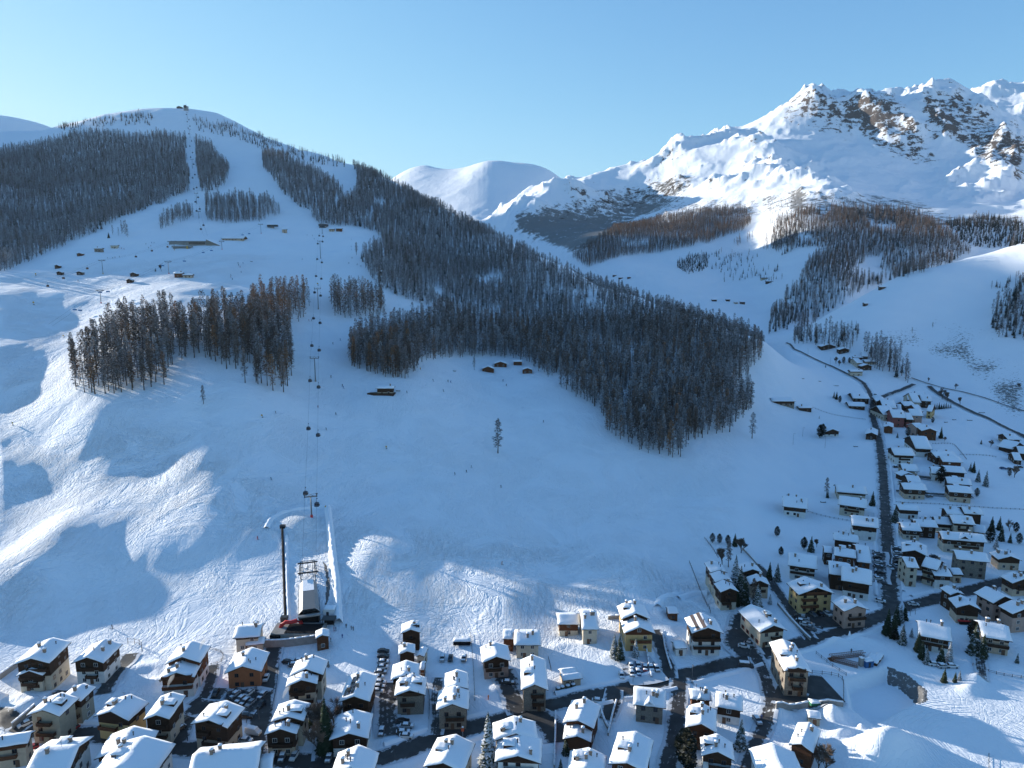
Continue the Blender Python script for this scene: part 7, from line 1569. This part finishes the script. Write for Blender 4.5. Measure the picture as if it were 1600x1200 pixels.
def vtree(px, py, top, kind, label, group=None):
    x, y, g = hit(px, py); H = max(1.5, (py - top) * depth_of(x, y, g) / F / math.cos(math.atan2(HC - g, y) - PITCH * 0))
    Hb, lst, nm, cat = {'s': (12.3, SP, 'spruce_tree', 'tree'), 'p': (8, RN, 'pine_tree', 'tree'), 'b': (7.2, BR, 'bare_tree', 'tree'), 'l': (20.4, NS[0], 'larch_tree', 'tree'), 'f': (20.4, NS[1], 'larch_tree', 'tree')}[kind]
    tm, cm = R1.choice(lst); sc = min(H, 30) / Hb; w_ = {'s': 1.0 if sc < 1.1 else .85, 'l': 1.15, 'f': 1.15}.get(kind, 1.0)
    e = empty(nm, (x, y, g - .1), R1.uniform(0, 6.28)); e.scale = (sc * w_, sc * w_, sc); part('trunk', tm, e); part('crown', cm, e); tag(e, label, cat, group)
VT = [(778, 708, 653, 'f', 'lone larch standing by itself in the middle of the open slope'), (1175, 685, 643, 'f', 'single larch just off the right foot of the forest'), (1165, 640, 588, 'f', 'tall larch at the right edge of the large forest'), (1140, 675, 628, 'f', 'larch at the lower right corner of the large forest'), (318, 631, 601, 'l', 'broken leaning larch stump alone below the tall grove'), (741, 578, 557, 'f', 'small larch beside the forest-edge huts'),
 (763, 1202, 1122, 's', 'big dark spruce beside the double-terrace chalet'), (510, 1178, 1098, 's', 'snowy spruce between the smoking chalet and the patchy-roofed one'), (500, 1150, 1100, 'b', 'bare brown tree beside the snowy spruce'), (522, 1140, 1095, 'b', 'bare greyish tree behind the snowy spruce'), (487, 1135, 1104, 's', 'slim snowy spruce against the smoking chalet'), (500, 1180, 1130, 'b', 'bare tree over the snowy lane'), (513, 1042, 1030, 's', 'tiny spruce right of the pale chalet'),
 (960, 1026, 992, 's', 'left spruce of the group in front of the stepped yellow house'), (968, 1031, 994, 's', 'front spruce of the group in front of the stepped yellow house'), (993, 1027, 998, 's', 'spruce in front of the yellow house door'), (885, 1178, 1150, 's', 'small snowy tree beside the lower brown wooden wing'), (876, 1202, 1186, 's', 'little spruce at the bottom edge beside the long low wall'), (1070, 1196, 1145, 'p', 'large yellow-green pine right of the lane'), (1062, 1172, 1148, 'p', 'smaller pine behind the large yellow-green pine'), (1076, 1205, 1170, 'p', 'pine at the bottom right of the lane'),
 (1157, 1170, 1128, 's', 'slim snowy spruce beside the half-buried lane'), (1113, 848, 833, 'p', 'leftmost round conifer of the four above the stepped chalets'), (1124, 849, 834, 'p', 'second round conifer of the four above the stepped chalets'), (1137, 851, 836, 'p', 'third round conifer of the four above the stepped chalets'), (1148, 853, 833, 's', 'pointed conifer next to the round ones above the stepped chalets'), (1158, 864, 840, 'b', 'bare birch-like tree right of the round conifers'), (1128, 884, 856, 'b', 'bare tree left behind the stepped chalets'), (1138, 886, 845, 'l', 'larch right behind the stepped chalets'),
 (1148, 922, 868, 's', 'tall dark spruce right of the stepped chalets'), (1156, 935, 885, 's', 'second dark spruce right of the stepped chalets'), (1163, 945, 900, 's', 'third dark spruce right of the stepped chalets'), (1151, 946, 915, 's', 'short spruce at the foot of the stepped chalets'), (1176, 950, 905, 'l', 'brown frosted larch in front of the patchy-roofed brown house'), (1183, 953, 912, 's', 'snowy spruce in front of the patchy-roofed brown house'), (1203, 944, 928, 's', 'small snowy spruce at the lane edge'),
 (1202, 904, 878, 's', 'left one of two spruces behind the yellow hotel'), (1214, 908, 880, 's', 'right one of two spruces behind the yellow hotel'), (1214, 838, 822, 'p', 'crooked pine half buried in the snowfield'), (1220, 868, 854, 'p', 'small pine below the crooked one'), (1256, 858, 839, 'p', 'round dark tree behind the dark-balconied wide house'), (1267, 862, 837, 's', 'pointed spruce beside the round dark tree'), (1276, 855, 842, 'b', 'bare shrub beside the pointed spruce'), (1291, 776, 746, 'l', 'thin larch left of the upper roofs'), (1293, 778, 765, 's', 'short spruce under the thin larch'), (1363, 790, 767, 's', 'spruce at the road beside the long cream house'),
 (1386, 992, 952, 's', 'leftmost tall spruce at the street bend'), (1396, 996, 962, 's', 'second tall spruce at the street bend'), (1400, 975, 945, 's', 'rear spruce of the bend group'), (1407, 972, 946, 's', 'snowy spruce right in the bend group'), (1413, 968, 944, 's', 'rightmost spruce of the bend group'), (1397, 1000, 982, 'p', 'yellow-green bush-like conifer in the bend group'), (1410, 1006, 976, 's', 'lone snowy spruce in front of the bend group'), (1424, 995, 981, 's', 'small dark spruce on the white lawn'),
 (1434, 1018, 988, 's', 'spruce left of the white chalet with brown balcony'), (1440, 1030, 1002, 's', 'front spruce left of the white chalet with brown balcony'), (1448, 1037, 1014, 's', 'short spruce below the front spruce'), (1470, 1036, 1008, 's', 'spruce in front of the white chalet with brown balcony'), (1483, 1034, 1004, 's', 'right spruce in front of the white chalet with brown balcony'), (1475, 1066, 1045, 's', 'brownish spruce by the snowy parked cars'), (1492, 1066, 1050, 's', 'left spruce of the pair near the small heap'), (1499, 1063, 1048, 's', 'right spruce of the pair near the small heap'),
 (1522, 1022, 976, 's', 'left one of the two big spruces in front of the beige house'), (1535, 1028, 992, 's', 'right one of the two big spruces in front of the beige house'), (1519, 1000, 972, 'p', 'rounded conifer behind the two big spruces'), (1589, 1036, 1021, 's', 'small spruce near the right edge of the picture'), (1279, 1202, 1176, 'b', 'snowy bush at the bottom next to the four-flue house'), (1290, 1206, 1168, 'b', 'snow-laden tree at the bottom edge'),
 (1398, 816, 788, 's', 'dark spruce at the left corner of the white chalet by the road'), (1470, 755, 728, 'p', 'dark bushy tree in front of the small pale house'), (1528, 753, 733, 's', 'left of two bushy conifers beyond the house rows'), (1540, 760, 735, 's', 'big double conifer beyond the house rows'), (1516, 736, 722, 's', 'left conifer of the small pair at the row end'), (1521, 738, 720, 's', 'right conifer of the small pair at the row end'), (1526, 776, 762, 'p', 'rounded tree right of the right twin house'),
 (1549, 830, 806, 's', 'rear left spruce of the garden wood right of the long house'), (1561, 828, 806, 's', 'rear right spruce of the garden wood right of the long house'), (1547, 848, 824, 'p', 'dark round tree of the garden wood'), (1556, 858, 836, 's', 'front spruce of the garden wood'), (1564, 845, 820, 's', 'middle spruce of the garden wood'), (1578, 848, 832, 's', 'spruce in the low row near the right edge'), (1587, 832, 816, 'p', 'round tree at the right edge above the low row'), (1592, 850, 833, 'p', 'bush at the right edge'), (1577, 830, 812, 'b', 'bare tree beside the round one at the right edge'),
 (1418, 682, 667, 'p', 'tall round conifer below the large red house'), (1427, 672, 661, 'p', 'small round conifer by the pinkish wing'), (1470, 685, 666, 's', 'tall spruce at the right of the dark chalet with lit windows'), (1476, 690, 682, 'b', 'shrub under the tall spruce'), (1402, 684, 675, 's', 'little conifer between the garden plots'), (1428, 688, 677, 's', 'little conifer at the field corner'), (1457, 661, 651, 'p', 'round dark conifer right of the pink house'), (1281, 684, 663, 'p', 'big round conifer beside the dark gabled chalet on the snowfield'), (1285, 682, 662, 'p', 'second round conifer touching the dark gabled chalet'), (1280, 654, 649, 's', 'tiny conifer on the snowfield below the brown barns'),
 (1303, 622, 611, 's', 'left conifer of the trio on the snowfield'), (1307, 624, 611, 's', 'middle conifer of the trio on the snowfield'), (1312, 629, 618, 'p', 'right bushy conifer of the trio on the snowfield'), (1306, 568, 557, 'b', 'bare tree left of the hamlet cluster'), (1318, 568, 557, 'p', 'dark conifer left of the hamlet cluster'), (1311, 572, 562, 'b', 'bare tree in front of the hamlet cluster'), (1327, 567, 558, 'p', 'dark conifer touching the hamlet cluster'), (1290, 574, 569, 's', 'tiny conifer on the hamlet meadow'),
 (1407, 550, 531, 'f', 'lone larch above the tree belt on the right slope'), (1457, 512, 503, 'l', 'lone tree on the right slope'), (1425, 520, 511, 'l', 'small lone tree on the right slope'), (1472, 624, 605, 'b', 'bare shrubs beside the valley road'), (1480, 627, 612, 'b', 'second clump of bare shrubs beside the valley road'), (1493, 608, 598, 'b', 'bare bush at the foot of the right slope'), (1500, 632, 620, 'b', 'bare bush beyond the valley road'), (1450, 597, 589, 'b', 'low bush at the start of the footpath'), (1592, 607, 598, 'b', 'bush near the right edge on the slope foot'),
 (252, 424, 413, 'b', 'round leafless tree beside the brown restaurant'), (243, 424, 418, 's', 'tiny conifer beside the round leafless tree'), (170, 372, 362, 's', 'small conifer above the stone mountain restaurant'), (557, 398, 378, 'l', 'single larch at the tip of the forest beside the piste'), (1585, 746, 728, 'b', 'bare tree below the right-edge cluster'), (1577, 744, 732, 'p', 'dark bushes below the right-edge cluster'), (1533, 694, 686, 's', 'small conifer left of the right-edge cluster'), (1548, 698, 687, 'b', 'bare bush left of the right-edge cluster')]
for t in VT: vtree(*t)
for i in range(8): vtree(1460 + i * 3.6, 640 - i * .4, 630 - (i % 3), 's', 'small spruce in the short row right of the far village', 'row of small spruces right of the far village')
# ------------------------------------------------------------------ crane parts, site hut, bins, street lamps, sheds
def lattice(mb, a, b_, w, n):
    a = Vector(a); b_ = Vector(b_); d = (b_ - a).normalized(); u = Vector((-d.y, d.x, 0)).normalized() * w / 2; v = Vector((0, 0, w / 2))
    C4_ = [u + v, u - v, -u - v, -u + v]
    for c in C4_: mb.bar(a + c, b_ + c, .09)
    for i in range(n):
        p, q = a.lerp(b_, i / n), a.lerp(b_, (i + 1) / n)
        for k in range(4): mb.bar(p + C4_[k], q + C4_[(k + 1) % 4], .05); mb.bar(p + C4_[k], p + C4_[(k + 1) % 4], .05)
M_RUST = flat_mat('rusty_steel', (0.20, 0.085, 0.045), .8, .3, 2); M_BLUE = flat_mat('blue_site_hut', (0.03, 0.11, 0.26), .5)
def gp3(px, py, dz=0): x, y = gpoint(px, py); return (x, y, ground(x, y) + dz)
for a, c, lb in ((gp3(1297, 1030, .9), gp3(1350, 1024, .9), 'long rusty lattice crane jib lying on the snow, rear one of two'), (gp3(1299, 1032, .8), gp3(1341, 1043, .8), 'rusty lattice crane mast section lying on the snow, front one of two')):
    o = empty('crane_jib', a); tag(o, lb, 'crane part'); mb = MB(); lattice(mb, (0, 0, 0), Vector(c) - Vector(a), 1.4, 14); mb.build('lattice', M_RUST, o); mb = MB(); mb.box(-.7, .7, -.7, .7, -.9, -.7); mb.build('base_plate', M_RUST, o)
g_ = gp3(1358, 1043); e = empty('site_hut', g_, .2); tag(e, 'blue site container with a snowy roof beside the crane parts', 'container'); mb = MB(); mb.box(-1.6, 1.6, -.2, 2.2, -.5, 2.4); mb.build('wall', M_BLUE, e); mb = MB(); snow_sheet(mb, 1.65, 1.25, lambda q: 2.42, .45, 5, 5, RH); o = mb.build('snow_cover', M_SNOW, e, True); o.location = (0, 1, 0); mb = MB(); mb.box(-.4, .4, -.26, -.2, 0, 1.9); mb.build('door', M_DMETAL, e)
g_ = gp3(1347, 1042); e = empty('crane_block', g_, .1); tag(e, 'upright pale block of the dismantled crane left of the blue site container', 'crane part'); mb = MB(); mb.box(-.7, .7, 0, 1.4, -.5, 3.2); mb.build('block', M_CONC, e); mb = MB(); snow_sheet(mb, .7, .7, lambda q: 3.2, .3, 4, 4, RH); o = mb.build('snow_cap', M_SNOW, e, True); o.location = (0, .7, 0)
for i, (px, py) in enumerate(((1362, 1030), (1368, 1035), (1373, 1029))):
    g_ = gp3(px, py); e = empty('timber_stack', g_, -.7); tag(e, 'snow-topped stack of building timber, %s from the left behind the blue container' % ordn[i], 'timber stack', 'timber stacks'); mb = MB()
    for k in range(4):
        for j in range(3): mb.box(-1.1 + k * .55, -.65 + k * .55, -2.6, 2.6, j * .35, j * .35 + .28)
    mb.build('planks', M_WOODB, e); mb = MB(); snow_sheet(mb, 1.15, 2.6, lambda q: 1.0, .4, 4, 8, RH); mb.build('snow_cover', M_SNOW, e, True)
g_ = gp3(1273, 1103); e = empty('green_skip', g_, .05); tag(e, 'green waste container with a snowy lid below the yard', 'container'); mb = MB(); mb.prism([(-1.6, -.9), (1.6, -.9), (1.6, .9), (-1.6, .9)], 0, 1.4); mb.build('tub', flat_mat('green_metal', (.03, .16, .09), .5), e); mb = MB(); snow_sheet(mb, 1.6, .9, lambda q: 1.42, .35, 5, 4, RH); mb.build('snow_cover', M_SNOW, e, True)
for i, px in enumerate((872, 878.5, 887, 895.5)):
    g_ = gp3(px, 1080 - i * 2); e = empty('round_bin', g_); tag(e, 'round snow-capped bin, %s from the left in the row below the cream double shed' % ordn[i], 'bin', 'round bins'); mb = MB(); mb.tube([(0, 0, -.2), (0, 0, 1.2)], [.85, .85], 14); mb.build('drum', flat_mat('olive_drum', (.09, .10, .06), .7), e); mb = MB(); mb.tube([(0, 0, 1.2), (0, 0, 1.32)], [.95, .9], 14); mb.build('rim', M_DMETAL, e)
    mb = MB(); mb.tube([(0, 0, 1.3), (0, 0, 1.5), (0, 0, 1.62)], [.8, .7, .2], 12); mb.build('snow_cap', M_SNOW, e, True)
def lamp(px, py, top, lb):
    x, y, g = gp3(px, py); H = min(9, (py - top) * depth_of(x, y, g) / F / .85); e = empty('street_lamp', (x, y, g), RH.uniform(0, 6)); tag(e, lb, 'street lamp', 'street lamps'); mb = MB(); mb.tube([(0, 0, -.3), (0, 0, H)], [.09, .05], 6); mb.build('pole', M_METAL, e); mb = MB(); mb.bar((0, 0, H), (1.1, 0, H + .15), .04); mb.build('arm', M_METAL, e); mb = MB(); mb.box(.8, 1.5, -.14, .14, H + .05, H + .2); mb.build('lamp_head', M_LGREY, e)
for t in ((1081, 1067, 1040, 'street lamp at the tip of the white triangle field'), (1171, 1034, 1018, 'street lamp above the black van'), (989, 1068, 1057, 'street lamp in front of the snowy car park'), (616, 1187, 1172, 'street lamp on the main street beside the snowy lot'), (405, 1125, 1108, 'street lamp beside the orange house car park'), (1422, 962, 945, 'street lamp on the traffic island of the junction'), (1430, 960, 942, 'second street lamp on the traffic island'), (1239, 695, 676, 'thin pole on the shaded snowfield'), (1289, 700, 680, 'pole in front of the dark gabled chalet'), (1254, 682, 670, 'slim pole on the open snowfield'), (1262, 557, 530, 'left of two tall poles by the hamlet'), (1297, 572, 556, 'pole left of the hamlet trees'), (209, 955, 938, 'x')):
    if t[3] != 'x': lamp(*t)
# warning sign, masts, shed, pole with red box
x, y, g = gp3(723, 1152); e = empty('sign_post', (x, y, g)); tag(e, 'orange-red sign on a post beside the main street', 'sign'); mb = MB(); mb.tube([(0, 0, -.2), (0, 0, 3.4)], [.12, .12], 6); mb.build('post', M_LGREY, e); mb = MB(); mb.box(-.45, .45, -.14, -.02, 2.0, 3.0); mb.build('panel', flat_mat('orange_red', (.5, .09, .03), .5), e); mb = MB(); snow_sheet(mb, .3, .3, lambda q: 3.4, .35, 3, 3, RH); mb.build('snow_cap', M_SNOW, e, True)
for px, py, lb in ((1325, 1015, 'x'),): pass
x, y, g = gp3(1327, 996); e = empty('covered_statue', (x, y, g)); tag(e, 'slim snow-covered post beside the main street below the pinkish house', 'post'); mb = MB(); mb.tube([(0, 0, 0), (0, 0, 1.2), (0, 0, 2.6)], [.5, .45, .12], 8); mb.build('snow_lump', M_SNOW, e, True); mb = MB(); mb.bar((.4, 0, 0), (.4, 0, 3.6), .05); mb.build('pole', M_METAL, e)
x, y, g = gp3(722, 1007); e = empty('covered_trailer', (x, y, g + .3)); tag(e, 'dark trailer under thick snow at the foot of the tracked slope', 'trailer'); mb = MB(); mb.box(-3.2, 3.2, -1.1, 1.1, 0, 1.5); mb.build('box_body', M_BLACK, e); mb = MB(); snow_sheet(mb, 3.3, 1.2, lambda q: 1.5, .55, 10, 5, RH); mb.build('snow_cover', M_SNOW, e, True)
# people's small sheds and woodpiles half buried in the yards
for px, py, lb in ((1190, 1135, 'x'), (946, 1048, 'x')): pass
for px, py, sx_, lb in ((1247, 636 - 16, 3, 'x'), (1254, 592, 3.0, 'left one of the dark bare patches of stacked wood on the shaded slope'), (1306, 603, 5.0, 'long low woodpile on the shaded slope'), (1280, 596, 3.5, 'middle low woodpile on the shaded slope'), (1337, 698, 3.0, 'half-buried pallet stack left of the straight road'), (1286, 785, 3.0, 'snow-laden wooden rack beside the upper roofs'), (1478, 660, 3.0, 'leftmost rubble heap on the field edge beyond the far village'), (1491, 656, 3.0, 'middle rubble heap on the field edge beyond the far village'), (1515, 657, 4.0, 'rightmost rubble heap on the field edge beyond the far village'), (1534, 645, 5.0, 'flat dark woodpile on the far meadow'), (709, 580, 4, 'dark trailer with snow near the forest-edge huts'), (622, 611, 3, 'stacked benches right of the piste restaurant'), (393, 415 - 6, 3, 'dark red kiosk on the high snowfield')):
    if lb == 'x': continue
    x, y, g = hit(px, py); e = empty('wood_pile', (x, y, g), RH.uniform(-.3, .3)); tag(e, lb, 'wood pile'); mb = MB()
    for k in range(5): mb.tube([(-sx_ / 2, -.4 + .2 * k, .15 + .25 * (k % 2)), (sx_ / 2, -.4 + .2 * k, .18 + .25 * (k % 2))], [.2, .17], 6)
    mb.build('logs', M_WOOD, e); mb = MB(); snow_sheet(mb, sx_ * .45, .55, lambda q: .45, .35, 5, 4, RH); mb.build('snow_cover', M_SNOW, e, True)
# chimney smoke
m = bpy.data.materials.new('chimney_smoke'); m.use_nodes = True; nt = m.node_tree; nt.nodes.remove(nt.nodes['Principled BSDF']); pv = nt.nodes.new('ShaderNodeVolumePrincipled'); pv.inputs['Color'].default_value = (.9, .9, .9, 1); pv.inputs['Density'].default_value = .45; nt.links.new(pv.outputs[0], nt.nodes['Material Output'].inputs['Volume'])
for px, py, z, lb in ((312, 1016, 11.5, 'wisp of smoke rising from the orange-balconied chalet'), (262, 1074, 8, 'wisp of smoke above the narrow cream chalet'), (442, 1092, 11, 'wisp of smoke from the cream chalet with cross dormer')):
    x, y, _z = at_z(px, py, z); mb = MB(); mb.tube([(0, 0, 0), (.3, 0, 1), (.8, .1, 2.1), (1.6, .1, 3.4), (2.3, .2, 4.4)], [.18, .4, .6, .7, .25], 10); o = mb.build('chimney_smoke', m, None, True); o.location = (x, y, z); tag(o, lb, 'smoke', 'chimney smoke', 'stuff')
print('things', time.time() - T0)
# ------------------------------------------------------------------ air: one even haze over the whole valley
hz = MB(); x0_, x1_ = float(X2.min()) - 50, float(X2.max()) + 50; y0_, y1_ = -200.0, float(Y2.max()) + 50; zt = max(float(Z2.max()), HC) + 60; zb = float(Z2.min()) - 1
hz.box(x0_, x1_, y0_, y1_, zb, zt)
m = bpy.data.materials.new('haze'); m.use_nodes = True; nt = m.node_tree; nt.nodes.remove(nt.nodes['Principled BSDF']); pv = nt.nodes.new('ShaderNodeVolumePrincipled')
pv.inputs['Color'].default_value = (0.58, 0.77, 1.0, 1); pv.inputs['Density'].default_value = 0.000013; pv.inputs['Anisotropy'].default_value = 0.35; nt.links.new(pv.outputs[0], nt.nodes['Material Output'].inputs['Volume'])
o = hz.build('haze', m); tag(o, 'thin cold haze in the air of the valley', 'haze', None, 'stuff')
